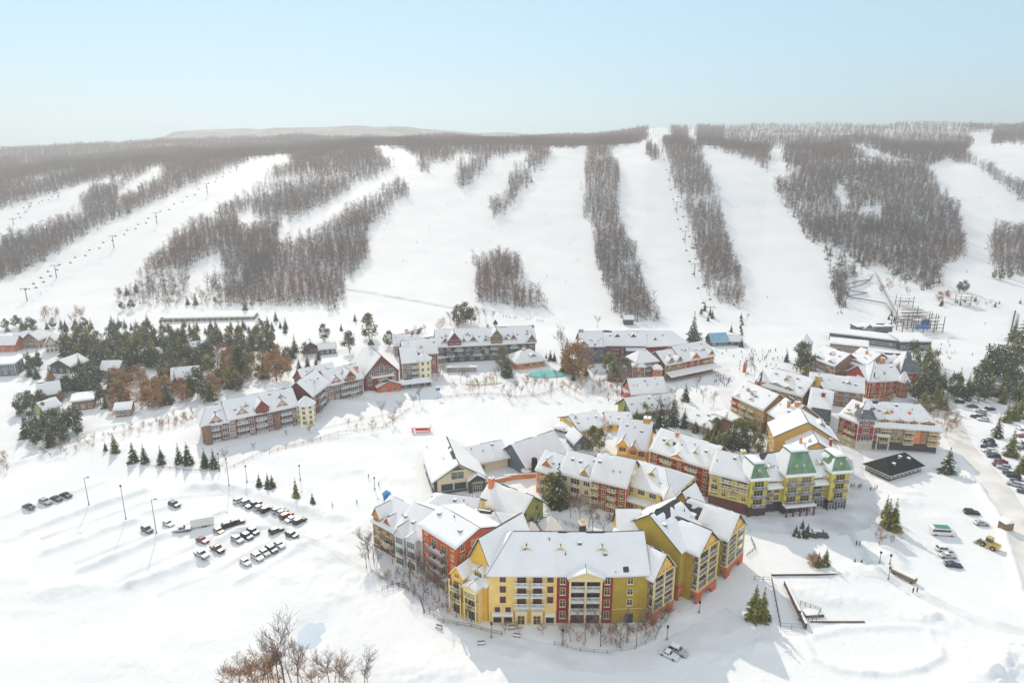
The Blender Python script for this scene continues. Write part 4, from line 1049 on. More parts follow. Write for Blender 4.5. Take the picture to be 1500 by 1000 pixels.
# rear ochre row with its round tower
A=e(1118,563.5,10.5); Bq=e(1176,580,10.5)
b=Bld('hotel_building','rear ochre row with orange corner tower and pointed slate cap','hotel',mid(A,Bq)+Vector((0,6,0)),short='the rear ochre row with the orange tower')
W=wing(b,A,Bq,10.4,17,'gx',6.4,'brownoch',4,0,10.4,['d d d d','w b w b w','w W w W w'],right=['w . w'],bare=0.12,trim='cream')
dormer(W,6,11,7,1.2,.8,1.0,6,'stone','white','W'); dormer(W,W.L*.62,11,4,1.2,.8,.6,6,'brownoch','cream','2'); chimney(W,9,5.5,14.6,1.5,1.4); dormer(W,W.L*.55,13.6,1.8,.6,.7,6,3,'stone','white','w'); dormer(W,W.L*.75,13.6,1.8,.6,.7,6,3,'stone','white','w'); chimney(W,W.L+1.5,9,16.8,1.9,1.4,'ochre')
t=e(1116,556,12.0); turret(b,(t.x,t.y,0),3.0,12.0,4.6,'orange',8,'shingle',True,4,'rust',bare=.75)
# wide white roof between rear row and the red hotel
A=e(1184,597,9.0); Bq=e(1216,602,9.0)
b=Bld('hotel_building','low dark fronted link block with wide snow roof left of the red hotel','hotel',mid(A,Bq)+Vector((3,8,0)))
W=wing(b,A,Bq,9.0,20,'gx',6.0,'greywall',3,0,9.0,['w w w'],bare=0.11)
q=MB(W.A,W.ang); rb=MB();sb=MB(); roof_plane(rb,sb,W.fr.w((1,-7,6.4)),W.fr.w((9.5,-7,6.4)),W.fr.w((9,-.1,9.6)),W.fr.w((1.5,-.1,9.6)),'shingle',1.5,2,False); b.part('roof',rb)
q.box(1.5,9,-6.6,-.1,-1,6.2,'greywall'); b.part('wall',q)
chimney(W,5,6.5,13,1.4,1.6,'maroon')
# ---------------------------------------------------------------- red hotel with the corner tower
g1=pz(1225,644); g2=pz(1252,656); g3=pz(1274,657); g4=pz(1370,664)
b=Bld('hotel_building','red and ochre hotel with a pointed corner tower and two storeys of dormers','hotel',mid(g2,g4)+Vector((0,6,0)),short='the red hotel with the pointed tower')
W=wing(b,g1,g2,11.0,14,'gx',5.6,'maroon',4,.2,11.0,['d B','w B','w B','w w'],left=['w w'],bare=0.12,trim='cream',base='beige',baseh=3.2)
chimney(W,4,4.5,14.5,1.1,1.8); dormer(W,4,11.2,6,1.3,.8,1.4,5,'brown','cream','W')
W=wing(b,g3,g4,11.0,14,'gx',6.8,'tanbrown',3,3.4,11.0,['w B w w B . w B','w B w w B w w B'],right=['b w b'],bare=0.14,trim='cream',base='shop',baseh=3.5,hipR=6,oh=.7)
for x0_,x1_,m_ in ((W.L*.62,W.L*.74,'orange'),(W.L*.74,W.L*.80,'red'),(W.L*.92,W.L*.97,'red'),(W.L*.80,W.L*.92,'brown')):
    q=MB(g3,W.ang); q.box(x0_,x1_,-.05,-.005,3.6,10.6,m_); b.part('panel',q)
rb=MB();sb=MB(); roof_plane(rb,sb,W.fr.w((-.3,-1.2,9.9)),W.fr.w((W.L+1,-1.2,9.9)),W.fr.w((W.L+.6,1.2,12.1)),W.fr.w((0,1.2,12.1)),'shingle',.05,4); r_=b.part('roof',rb); sb.build('snow_cover',r_,None,True)
for x,w in ((.16,4.6),(.40,5.2),(.60,3.4),(.82,5.0)): dormer(W,W.L*x,11.2,w,1.5,.7,.2,6,'brownoch' if x<.7 else 'maroon','cream','W')
for x in (.30,.57): chimney(W,W.L*x,3.4,13.6,.8,2.0)
for x in (.2,.45,.75): dormer(W,W.L*x,14.6,1.6,.4,.9,4.5,3,'stone','white',None,bare=.2)
for i in range(10): b.put('shop_window',win_mesh(2.0,2.2,'shopred',1,'glassb' if i<3 else 'glass'),W.fr.w((1.4+W.L*i/10.3,-.055,.5)),W.ang)
q=MB(g3,W.ang)
for x in (.06,.24): q.box(W.L*x-.2,W.L*x+.2,-2.4,-2.0,-.8,6.6,'beige')
q.box(W.L*.05,W.L*.25,-2.5,-.1,6.4,6.75,'beige'); q.box(W.L*.05,W.L*.25,-2.4,-.1,6.753,7.0,'snow'); b.part('porch',q)
cx=(g2+g3)/2; an=math.atan2(g3.y-g2.y,g3.x-g2.x)
Wt=wing(b,off(g2,an,-.2,-.9),off(g3,an,.2,-.9),13.0,6.0,'pyr',7.6,'red',4,.2,13.0,['d d','B','W','w w w'],bare=1.2,trim='white',oh=.5,left=['w','w'],base='beige',baseh=3.4,thick=.18,rm='greyroof')
# ---------------------------------------------------------------- black pavilion
c0=pz(1267,688); c1=pz(1302,704); c2=pz(1349,690)
an=math.atan2(c2.y-c1.y,c2.x-c1.x)
b=Bld('pavilion','black roofed pavilion with a glazed wall beside the red hotel','pavilion',mid(c0,c2),short='the black roofed pavilion')
W=wing(b,c1,c2,2.9,(c0-c1).length,'gx',3.4,'greywall',1,0,2.9,['w w w w w w w w'],left=['w w w w w w'],rm='blackroof',snow=False,hipL=3.5,hipR=3.5,trim='white',oh=.9,band=False,wsz=(1.2,1.3))
for x,y in ((W.L*.40,5.0),(W.L*.55,4.0)):
    q=MB(W.A,W.ang); q.box(x-.9,x+.9,y-.5,y+.5,4.2,5.6,'greyroof'); q.box(x-.9,x+.9,y-.5,y+.5,5.603,5.75,'snow'); b.part('roof_vent',q)
# ---------------------------------------------------------------- charcoal lodge with white lettering
A=pz(636,724); Bq=pz(709,714.5); an=math.atan2(Bq.y-A.y,Bq.x-A.x)
b=Bld('lodge_building','beige and charcoal gabled lodge with white lettering over its entrance','lodge',mid(A,Bq)+Vector((-4,10,0)),short='the beige and charcoal lodge')
W=wing(b,A,Bq,4.9,24,'gy',5.6,'beige',1,0,4.9,['.'],left=['. W . W . W .'],bare=0.09,trim='cream',band=False,oh=.9,thick=.35)
q=MB(A,an); q.box(-.06,1.2,-.06,-.005,-1,4.9,'greywall'); q.box(-.06,-.005,-.0,24,-1,1.3,'greywall'); q.box(1.2,W.L*.66,-.05,-.005,-1,.9,'greywall'); b.part('plinth',q)
for x in (.26,.52): b.put('window',win_mesh(3.9,2.3,'greywall',0),W.fr.w((W.L*x,0,1.0)),an)
b.put('window',win_mesh(4.4,2.6,'cream',1,'glassb'),W.fr.w((W.L*.47,0,4.9)),an)
q=MB(A,an); q.poly([(W.L*.36,-.04,8.2),(W.L*.62,-.04,8.2),(W.L*.49,-.04,9.6)],'greywall'); b.part('gable_vent',q)
E1=off(A,an,W.L*.68,-2.2); E2=off(A,an,W.L*1.0,-2.2)
We=wing(b,E1,E2,4.6,5,'gy',1.9,'greywall',1,0,4.6,['.'],trim='greywall',band=False,oh=.5)
b.put('door',win_mesh(3.0,2.2,'white',3),We.fr.w((We.L*.5,0,.1)),an)
def letters(parent,text,o,ang,size,m='white'):
    cu=bpy.data.curves.new('lettering','FONT'); cu.body=text; cu.size=size; cu.extrude=.06; cu.align_x='CENTER'
    ob=bpy.data.objects.new('lettering',cu); COL.objects.link(ob)
    dg=bpy.context.evaluated_depsgraph_get(); me=bpy.data.meshes.new_from_object(ob.evaluated_get(dg)); bpy.data.objects.remove(ob)
    me.materials.clear(); me.materials.append(M[m]); me.transform(Matrix.Rotation(math.pi/2,4,'X'))
    return me
b.put('lettering',letters(b,'LODGE',None,0,1.25),We.fr.w((We.L*.5,-.08,3.2)),an)
# rear wing
A=pz(704,696); Bq=pz(743,681)
A=e(706,678,4.2); Bq=e(744,668.5,4.2)
b2=Bld('lodge_building','beige stone rear wing of the lodge with a plain snow roof','lodge',mid(A,Bq)+Vector((-3,6,0)))
W=wing(b2,off(A,0,-6,-1.5),Bq,4.2,14,'gx',3.6,'beige',1,0,4.2,['. W . .'],right=['w w'],trim='greywall',bare=0.09,oh=.8)
q=MB(W.A,W.ang)
for x in (W.L-.6,W.L-2.6): q.box(x-.25,x+.25,-.3,-.02,-1,4.1,'beige')
b2.part('pilaster',q)
A=e(620,664,5); Bq=e(655,660,5)
W=wing(b,off(A,0,3,0),off(Bq,0,3,0),4.6,8,'flat',.4,'greywall',1,0,4.6,['. .'],trim='redroof',bare=.15)
W=wing(b2,e(690,664,5),e(712,659,5),4.6,8,'flat',.4,'greywall',1,0,4.6,['. .'],trim='redroof',bare=.2)
# slate A-frame hall
b=Bld('hall','slate clad hall with a dark asymmetrical gable behind the lodge','building',e(760,660,5),short='the slate gabled hall')
A=e(731,662,3.6); Bq=e(771,684,3.6)
W=wing(b,A,Bq,3.6,20,'gy',6.2,'slate',1,0,3.6,['.'],right=['. W .'],bare=0.10,trim='slate',band=False,oh=.7)
q=MB(W.A,W.ang); q.box(W.L+.6,W.L+2.2,2,3.4,-1,7,'blackroof'); q.box(W.L+.2,W.L+3.0,2.2,3.2,3,4.6,'blackroof'); b.part('flue_stack',q)
W=wing(b,e(786,672,4.5),e(805,660,4.5),4.4,12,'gx',3.2,'slate',1,0,4.4,['w w'],bare=0.09,trim='slate')
# ================================================================ long timber hotel on the left
def tim(b,A,B,h,d,rise,pats,**k):
    a=dict(wall='darkred',trim='white',bare=0.13,wsz=(1.9,1.95),base='stone',baseh=.8); a.update(k)
    return wing(b,A,B,h,d,'gx',rise,fl=a.pop('fl',3),z0=.5,pats=pats,**a)
A=pz(298,651); B1=pz(338,644); B2=pz(438,622); h=9.2
b=Bld('hotel_building','timber framed left wing of the long hotel with white balconies','hotel',mid(A,B2)+Vector((0,6,0)),short='the timber framed hotel wing')
W=tim(b,A,B1,8.4,14,5.4,['w b w','w b w','w b w'],left=['w w w'],hipL=3)
dormer(W,W.L*.55,8.0,4.6,1.3,2.6,-.3,7,'palegreen','rust','2'); q=MB(W.A,W.ang); q.tube((2.2,-.6,-1),(2.2,-.6,8),1.6,1.4,'brown',8); b.part('stair_tower',q)
W=tim(b,B1,B2,h,14,6.0,['w B w B w w B w','w B w B w w B w','w B w B w w B w'],bare=.10)
dormer(W,W.L*.20,9.0,4.2,1.4,2.3,.5,7,'palegreen','rust','2'); dormer(W,W.L*.48,8.6,5.4,3.0,3.0,-.5,8,'darkred','rust','2'); dormer(W,W.L*.78,9.0,4.2,1.4,2.3,.5,7,'palegreen','rust','2')
q=MB(W.A,W.ang); q.box(W.L*.64,W.L*.70,-.8,-.01,-1,7.5,'brown'); b.part('chimney_breast',q)
t=pz(449,622); turret(b,(t.x,t.y+1.2,0),3.9,9.6,3.4,'palecream',8,'shingle',True,4,'cream',bare=.1)
A=pz(459,612); B1=pz(483,592); B2=pz(533,580)
b=Bld('hotel_building','timber framed middle wing with red balconies next to the great gable','hotel',mid(A,B2)+Vector((0,8,0)),short='the middle timber wing')
W=tim(b,A,B1,10.8,13,5.8,['. B w','w B w','w B w'],left=['w w','w w'],wall='darkred',hipL=0,bare=.14,oh=.8)
W=tim(b,B1,B2,9.8,14,5.2,['w w B B w','w w B B w','w w B B w'],wall='darkred',bare=0.14)
dormer(W,W.L*.22,9.4,5.0,1.2,2.6,-.2,7,'palegreen','rust','2'); dormer(W,W.L*.62,9.2,5.6,2.4,3.2,-.6,8,'darkred','cream','2')
chimney(W,W.L-1.2,4,13,1.6,1.6,'chimney')
W=tim(b,off(A,0,-8,17),off(B1,0,2,11),10.5,12,5.5,['w w w'],bare=.30,rm='redroof')
A=pz(536,577); B1=pz(585,569)
b=Bld('hotel_building','brown red great gable hall of the long hotel with tall white windows','hotel',mid(A,B1)+Vector((0,8,0)),short='the great gable hall')
W=wing(b,A,B1,9.4,24,'gy',9.2,'darkred',3,.5,9.4,['. . .','w B w','w B w'],trim='cream',bare=0.11,band=False,oh=.9,left=['w w w'],wsz=(1.8,2.2))
an=W.ang
for x,hh,z in ((.36,3.2,9.6),(.5,4.4,9.6),(.64,3.2,9.6),(.2,2.4,9.2),(.8,2.4,9.2)): b.put('window',win_mesh(1.9,hh,'white',1),W.fr.w((W.L*x,0,z)),an)
q=MB(A,an); q.box(W.L*.16,W.L*.84,-2.2,-.02,8.1,8.4,'white'); q.box(W.L*.17,W.L*.83,-2.1,-.03,8.403,8.7,'snow'); b.part('balcony',q)
D=off(A,an,W.L*.3,-3.4); D2=off(A,an,W.L*.98,-3.4)
Wp=wing(b,D,D2,3.6,3.3,'gy',2.4,'rust',1,0,3.6,['W W'],trim='cream',bare=0.12,band=False)
t=off(A,an,W.L*.5,16); q=MB(t,an); q.box(-1.2,1.2,-1.2,1.2,16.5,20.5,'white'); b.part('cupola',q); rb=MB(); sb=MB()
for i in range(4):
    cs=[(-1.6,-1.6),(1.6,-1.6),(1.6,1.6),(-1.6,1.6)]; p0=off(t,an,*cs[i]);p1=off(t,an,*cs[(i+1)%4])
    roof_plane(rb,sb,p0+Vector((0,0,20.4)),p1+Vector((0,0,20.4)),t+Vector((0,0,23.6)),t+Vector((0,0,23.6)),'shingle',0,1,False)
b.part('roof',rb)
A=pz(586,569); B1=pz(612,566)
b=Bld('hotel_building','timber wing right of the great gable ending in a cream tower','hotel',mid(A,B1)+Vector((0,8,0)),short='the wing with the cream tower')
A=off(A,0,1.0,4); B1=off(B1,0,0,3)
W=tim(b,A,B1,12.6,14,6,['. . .','w w B','w w B'],bare=.22,rm='redroof',fl=4)
t=pz(620,565); turret(b,(t.x,t.y+4.5,0),4.0,13.2,3.2,'palecream',8,'shingle',True,4,'cream',bare=0.12)
a=pz(586,571); c=pz(632,566); W=wing(b,a,c,3.0,5,'gx',1.2,'stone',1,0,3,['W W W W W'],hipR=2,trim='greywall',bare=0.10,band=False)
W=tim(b,off(A,0,-2,17),off(B1,0,8,20),11.5,13,6,['w w w w'],bare=.5,rm='redroof',wall='maroon',hipL=0)
# small buildings behind
for u0,u1,v,h,d,wall,lab in ((577,610,506,7,12,'maroon','plum roofed block with patchy snow behind the cream tower'),(612,640,512,8,13,'maroon','snowy red roofed block linking the two timber hotels')):
    a=e(u0,v,h); c=e(u1,v-2,h); b=Bld('hotel_building',lab,'hotel',mid(a,c)); tim(b,a,c,h,d,5,['w w w w'],wall=wall,bare=.55,rm='redroof')
# rear timber hotel
A=e(640,507,10); B1=e(784,500,10)
b=Bld('hotel_building','dark timber framed rear hotel with a row of gables below the island wood','hotel',mid(A,B1)+Vector((0,7,0)),short='the rear timber hotel')
W=wing(b,A,B1,10,15,'gx',7.5,'greywall',3,.5,10,['w w w w w w w w w w','w B w w B w B w w B w','W w B w w W B w B w W'],trim='white',bare=0.14,wsz=(2.0,1.9),oh=.8)
L=W.L
for x,w_,hh,r,m_ in ((.085,4,1.6,2.6,'brown'),(.175,7.4,3.6,4.6,'darkred'),(.27,3.4,1.4,2,'brown'),(.365,4.6,1.6,2.8,'brown'),(.49,3,1.2,2,'brown'),(.60,6.4,5.0,3.8,'wood'),(.70,3,1.3,2.0,'brown'),(.775,4.2,1.6,2.8,'brown'),(.96,5.2,1.5,3.6,'brown')):
    dormer(W,L*x,9.6 if w_>5 else 10.4,w_,hh,r,-.6 if w_>5 else .9,8,m_,'white','2',oh=.6)
chimney(W,L*.53,8,17,1.4,2.2,'stone'); t=W.fr.w((L*.615,9,0)); q=MB(t,0); q.box(-1,1,-1,1,16,19.4,'white'); b.part('cupola',q); q=MB(t,0); q.mesh([(-1.4,-1.4,19.4),(1.4,-1.4,19.4),(1.4,1.4,19.4),(-1.4,1.4,19.4),(0,0,22)],[(0,1,4),(1,2,4),(2,3,4),(3,0,4)],'shingle'); b.part('cupola_roof',q)
a=pz(643,533); c=pz(703,523); W=wing(b,a,c,3.4,10,'gx',2.2,'stone',1,0,3.4,['W W W W W W W'],trim='greywall',bare=0.09,band=False,ridge=.9)
for u,v in ((1,1),):
    q=MB(pz(655,538),.15); q.box(0,14,-5,0,-.5,1.4,'stone'); q.box(.2,13.8,-4.8,-.2,1.403,1.8,'snow'); b.part('terrace',q)
# pool pavilion with orange walls
a=pz(757,541); c=pz(798,536)
b=Bld('pavilion','orange walled pool pavilion under a wide hip roof','pavilion',mid(a,c)+Vector((0,6,0)),short='the orange walled pool pavilion')
W=wing(b,a,c,4.2,14,'gx',4.4,'orange',1,0,4.2,['. W W w'],hipL=6.5,hipR=6.5,trim='cream',bare=0.10,oh=1.3,band=False); chimney(W,W.L*.42,7,8.0,1.6,1.2); dormer(W,W.L*.62,5.6,4,.5,1.2,1.6,4,'brown','white',None)
# ---------------------------------------------------------------- right rear hotel
A=e(851,507,10.5); B1=e(886,504,11.5); B2=e(947,507,10.5); B3=e(1010,503,11)
b=Bld('hotel_building','grey and plum rear hotel with a very long snow roof below the tree strip','hotel',mid(A,B2)+Vector((5,8,0)),short='the grey and plum rear hotel')
W=wing(b,A,B1,10.5,17,'gx',6,'slate',3,.5,10.5,['w w w w'],bare=0.10,trim='greywall',left=['w w']); dormer(W,W.L*.12,10,4,1.5,2,.2,7,'brown','white',None); dormer(W,W.L*.5,11.5,2,.8,.9,2.5,4,'stone','white','w'); dormer(W,W.L*.75,11.5,2,.8,.9,2.5,4,'stone','white','w'); chimney(W,1.2,9,15.5,2.4,2.4,'stone')
W=wing(b,B1,B2,11,17,'gx',6,'maroon',4,.5,11,['w B w B w w','w B w B w w'],bare=0.10,trim='greywall'); q=MB(B1,W.ang); q.box(W.L*.46,W.L,-.06,-.005,.5,10.5,'greywall'); b.part('panel',q)
rb=MB();sb=MB(); roof_plane(rb,sb,W.fr.w((W.L*.5,-2.2,8.4)),W.fr.w((W.L*.98,-2.2,8.4)),W.fr.w((W.L*.98,-.05,9.4)),W.fr.w((W.L*.5,-.05,9.4)),'shingle',0,2); r_=b.part('canopy',rb); sb.build('snow_cover',r_,None,True)
W=wing(b,B2,B3,10.5,18,'gx',6,'maroon',3,.5,10.5,['w w w w w'],bare=0.12,trim='greywall',hipR=8)
# brown tower block and red terrace
a=e(934,530,11); c=e(963,527,11)
b=Bld('hotel_building','brown block with a pale hip roof right of the olive trees','hotel',mid(a,c)+Vector((0,5,0)),short='the brown hip roofed block')
W=wing(b,a,c,11.0,11,'gx',4.2,'brown',4,.5,11,['w b w','b w b','w b w'],left=['w w'],hipL=4,hipR=4,trim='white',bare=0.09,oh=.9)
W=wing(b,off(a,0,-2.4,-.5),off(a,0,3.6,-1.2),8.8,6,'pyr',3,'brown',3,.5,8.8,['b','b','w'],trim='white',bare=0.09)
a=pz(957,563); c=pz(968,563)
q_=Bld('tower_house','small orange brick tower with snow cap at the red terrace','building',mid(a,c))
W=wing(q_,a,c,8.4,5,'pyr',1.6,'brick',2,1,8.4,['w','w'],trim='cream',bare=0)
A=pz(974,560); B1=pz(1000,554); B2=pz(1046,542)
A=e(975,534,8.6); B1=e(1000,529,8.8); B2=e(1046,519,9.2)
b=Bld('hotel_building','brick red terrace hotel with arched front and snow canopy by the plaza','hotel',mid(A,B2)+Vector((0,7,0)),short='the brick red terrace hotel')
W=wing(b,A,B1,8.6,16,'gx',5,'brown',3,.5,8.6,['d d d','w b w','w w'],bare=.30,trim='cream'); dormer(W,W.L*.3,8.6,4.6,1.2,2.4,-.2,7,'brown','white','W',bare=.2); dormer(W,W.L*.8,8.6,4,1.2,2.2,-.2,7,'maroon','white','W',bare=.2)
W=wing(b,B1,B2,9.0,17,'gx',5.8,'maroon',3,.5,9,['d d d d d','w W w b b','w W w b b'],right=['w w w','b w b'],bare=0.13,trim='cream',oh=.8); dormer(W,W.L*.38,8.6,6.5,.8,2.8,-.6,8,'rust','cream',['W']); dormer(W,W.L-2.4,8.6,4.2,1.2,2.2,-.2,7,'red','cream','W'); dormer(W,W.L*.7,11,2,.8,.9,3,4,'stone','white','w')
rb=MB();sb=MB(); roof_plane(rb,sb,Vector((*W.fr.w((-12,-4.6,0))[:2],3.0)),Vector((*W.fr.w((W.L+1.5,-4.6,0))[:2],3.0)),Vector((*W.fr.w((W.L+1.5,-.1,0))[:2],4.4)),Vector((*W.fr.w((-12,-.1,0))[:2],4.4)),'shingle',.1,2); r_=b.part('canopy',rb); sb.build('snow_cover',r_,None,True)
# dormered cottage and chalet
a=pz(925,585); c=pz(974,582)
b=Bld('cottage','snow roofed orange cottage with three little dormers','cottage',mid(a,c)+Vector((0,5,0)),short='the cottage with three dormers')
W=wing(b,a,c,3.4,11,'gx',5.4,'orange',1,0,3.4,['w w W w w w'],bare=0,trim='cream',oh=.9)
for x in (.2,.5,.8): dormer(W,W.L*x,5.0,1.5,.8,.9,2.2,3.2,'woodl','cream','w',oh=.2)
q=MB(W.A,W.ang); q.box(-2.4,-.1,2,8,-1,2.6,'pinkred'); q.box(-2.5,-.1,1.9,8.1,2.603,2.9,'snow'); b.part('lean_to',q)
a=pz(926,619); c=pz(960,613)
b=Bld('chalet','moss green chalet with broad snow roof among the plaza spruces','chalet',mid(a,c)+Vector((0,5,0)),short='the moss green chalet')
W=wing(b,a,c,5.0,12,'gx',4.5,'green',1,0,5,['. W . W'],bare=0,trim='brown',oh=1.2); wing(b,off(c,.35,1,1),off(c,.35,11,1),4.4,11,'gx',4,'brown',1,0,4.4,['w W w'],bare=0.09,trim='cream',oh=1.2)
# centre cluster
a=pz(849,641); c=pz(886,633)
b=Bld('restaurant_building','yellow fronted low restaurant with plain snow roof by the rink','restaurant',mid(a,c)+Vector((0,6,0)),short='the low yellow restaurant')
W=wing(b,a,c,3.6,16,'gx',3.4,'gold',1,0,3.6,['w W W w'],bare=0,trim='cream',oh=.9); dormer(W,1.5,4,3.2,1.4,1.8,6,4,'gold','red','w')
wing(b,off(c,0,1,2),off(c,0,12,2),3.2,12,'gx',2.8,'gold',1,0,3.2,['w w w'],bare=0,trim='cream')
a=pz(812,634); c=pz(838,641)
b=Bld('deck_shelter','flat snow covered deck shelter with white railings beside the rink','shelter',mid(a,c))
W=wing(b,a,c,2.6,9,'flat',.3,'greywall',1,0,2.6,['w w w'],trim='white'); b.put('balcony',balc_mesh(round(W.L,1),1.6,'white'),W.fr.w((W.L/2,-.02,.4)),W.ang)
a=pz(842,660); c=pz(864,657)
b=Bld('cottage','small grey gabled hut behind the cream courtyard row','hut',mid(a,c))
W=wing(b,a,c,3.0,9,'gy',3.2,'slate',1,0,3,['w w'],trim='white',bare=.15)
a=pz(1008,612); c=pz(1040,625)
b=Bld('cottage','low snow roofed shop below the village plaza left of the ochre hotel','shop',mid(a,c)+Vector((0,4,0)))
W=wing(b,e(1005,614,4),e(1042,628,4),4.0,13,'gx',3.2,'brown',1,0,4,['w W w W'],bare=0.10,trim='cream')
b=Bld('cottage','brown flat roofed kiosk at the foot of the ochre hotel','kiosk',e(1060,610,3.5))
W=wing(b,e(1048,606,3.6),e(1072,616,3.6),3.6,7,'flat',.2,'brown',1,0,3.6,['W W'],trim='cream')
# ---------------------------------------------------------------- behind, right of the lift plaza
t=pz(1177,530); 
b=Bld('clock_tower','slim dark tower house with a pointed cap behind the ivy trees','tower',t)
turret(b,(t.x,t.y,0),3.6,12,4.2,'stone',8,'shingle',True,4,'white',bare=.6)
A=e(1188,523,8.5); B1=e(1223,536,8.5); B2=e(1238,529,9); B3=e(1266,538,9)
b=Bld('hotel_building','grey brown row with wide snow roof and chimney pots behind the tower','hotel',mid(A,B3)+Vector((6,8,0)),short='the grey brown rear row')
W=wing(b,A,B1,8.5,18,'gx',5.5,'brown',3,.5,8.5,['w w w','w B w','W W'],bare=0.12,trim='white'); dormer(W,W.L*.3,8.8,5,1.2,.8,.5,5,'stone','white','W'); dormer(W,W.L*.8,8.8,4,1.2,.8,.5,5,'stone','white','W')
W=wing(b,B2,B3,9,22,'gx',6,'brownoch',3,.5,9,['w w w','w b w','W W W'],bare=0.12,trim='white',right=['w w w']); dormer(W,W.L*.5,9.2,9,1.3,.8,.8,5,'stone','white','W'); chimney(W,W.L*.5,8,13.5,1,1.6); chimney(W,W.L+3,9,12,1.6,1.6,'orange')
W=wing(b,off(B3,-.25,.3,3),off(B3,-.25,20,3),8.2,20,'gx',5.5,'brown',3,.5,8.2,['w w w w'],bare=0.13,trim='white')
A=pz(1268,582); B1=pz(1318,579)
b=Bld('hotel_building','red walled hotel with two steep slate pavilion roofs behind the pointed tower','hotel',mid(A,B1)+Vector((3,8,0)),short='the red hotel with slate pavilion roofs')
W=wing(b,A,B1,8.2,16,'gx',5.5,'red',3,.4,8.2,['w B w B w','w w w w w'],bare=.15,trim='cream'); 
Wt=wing(b,off(A,W.ang,.5,-1),off(A,W.ang,9,-1),8.4,9,'pyr',9,'red',3,.4,8.4,['w w'],bare=.12,trim='cream',rm='greyroof')
t=pz(1333,575); Wt=wing(b,off(t,0,-5.4,1),off(t,.12,5.2,1),10.4,11,'pyr',9.6,'red',3,.4,10.4,['w w w'],right=['w w w'],bare=.95,trim='cream',rm='greyroof',oh=.9)
t=pz(1320,580); turret(b,(t.x,t.y,0),2.4,7.8,5.2,'red',8,'greyroof',True,2,'cream',bare=.5)
t=e(1281,549,11); turret(b,(t.x,t.y,0),2.2,10.5,4.0,'brown',8,'shingle',True,3,'cream',bare=.8)
A=e(1186,566,8); B1=e(1240,575,8)
b=Bld('hotel_building','low blue shadowed snow roof block between rear ochre row and red hotels','hotel',mid(A,B1)+Vector((6,5,0)))
W=wing(b,A,off(B1,0,8,0),8,14,'gx',5,'brown',3,.4,8,['w w w w w'],bare=.12,trim='white')
# long low base lodges
for i,(u0,v0,u1,v1,h,d,wall,rise,lab) in enumerate([(1214,498,1320,511,5.0,9,'greywall',1.2,'long low dark day lodge with a flat snow roof at the foot of the run'),(1215,513,1270,519,4.6,9,'brown',1.2,'shorter dark low lodge in front of the long day lodge'),(1318,513,1362,513,5.6,14,'greywall',1.6,'wide dark fronted base lodge with plain white roof')]):
    a=pz(u0,v0);c=pz(u1,v1); b=Bld('day_lodge',lab,'lodge',mid(a,c)); 
    W=wing(b,a,c,h,d,'flat',rise,wall,1,.3,h,['W '*max(4,int((u1-u0)/6))],trim='white',bare=0,oh=.6)
a=G(1254,492);c=G(1306,491)
b=Bld('day_lodge','dark green chairlift loading shelter with small white gable','shelter',mid(a,c)); W=wing(b,a,c,6.0,8,'flat',.4,'slate',1,.3,5,['W '*8],trim='greywall',bare=.7)
dormer(W,W.L*.3,4,7,1.2,2.6,-1.6,6,'slate','white','W')
# plaza ski school building with the blue roof
a=G(1042,507);c=G(1066,506)
b=Bld('ski_school','blue roofed ski school hut with dark gable at the edge of the plaza','hut',mid(a,c),short='the blue roofed ski hut')
M['blueroof']=mat('blue_panel_roof',(.26,.48,.64),.6,.15,.4)
W=wing(b,a,c,3.0,9,'gx',4.2,'greywall',1,0,3,['W W W'],rm='blueroof',snow=False,trim='white'); 
W=wing(b,off(c,0,1,1),off(c,0,9,0),2.8,7,'gx',2.6,'greywall',1,0,2.8,['w w'],trim='white',bare=0)
a=G(1080,449);c=G(1098,447); b=Bld('lift_station','rust red lift hut under the middle tree strip','hut',mid(a,c)); wing(b,a,c,4,7,'gx',1.5,'rust',1,0,4,['w w'],trim='white',bare=.2)
a=G(914,476);c=G(928,476); b=Bld('lift_station','small dark lift hut at the foot of the winding tree strip','hut',mid(a,c)); wing(b,a,c,4.6,6,'gx',1.8,'greywall',1,0,4,['w w'],trim='greywall',bare=0)
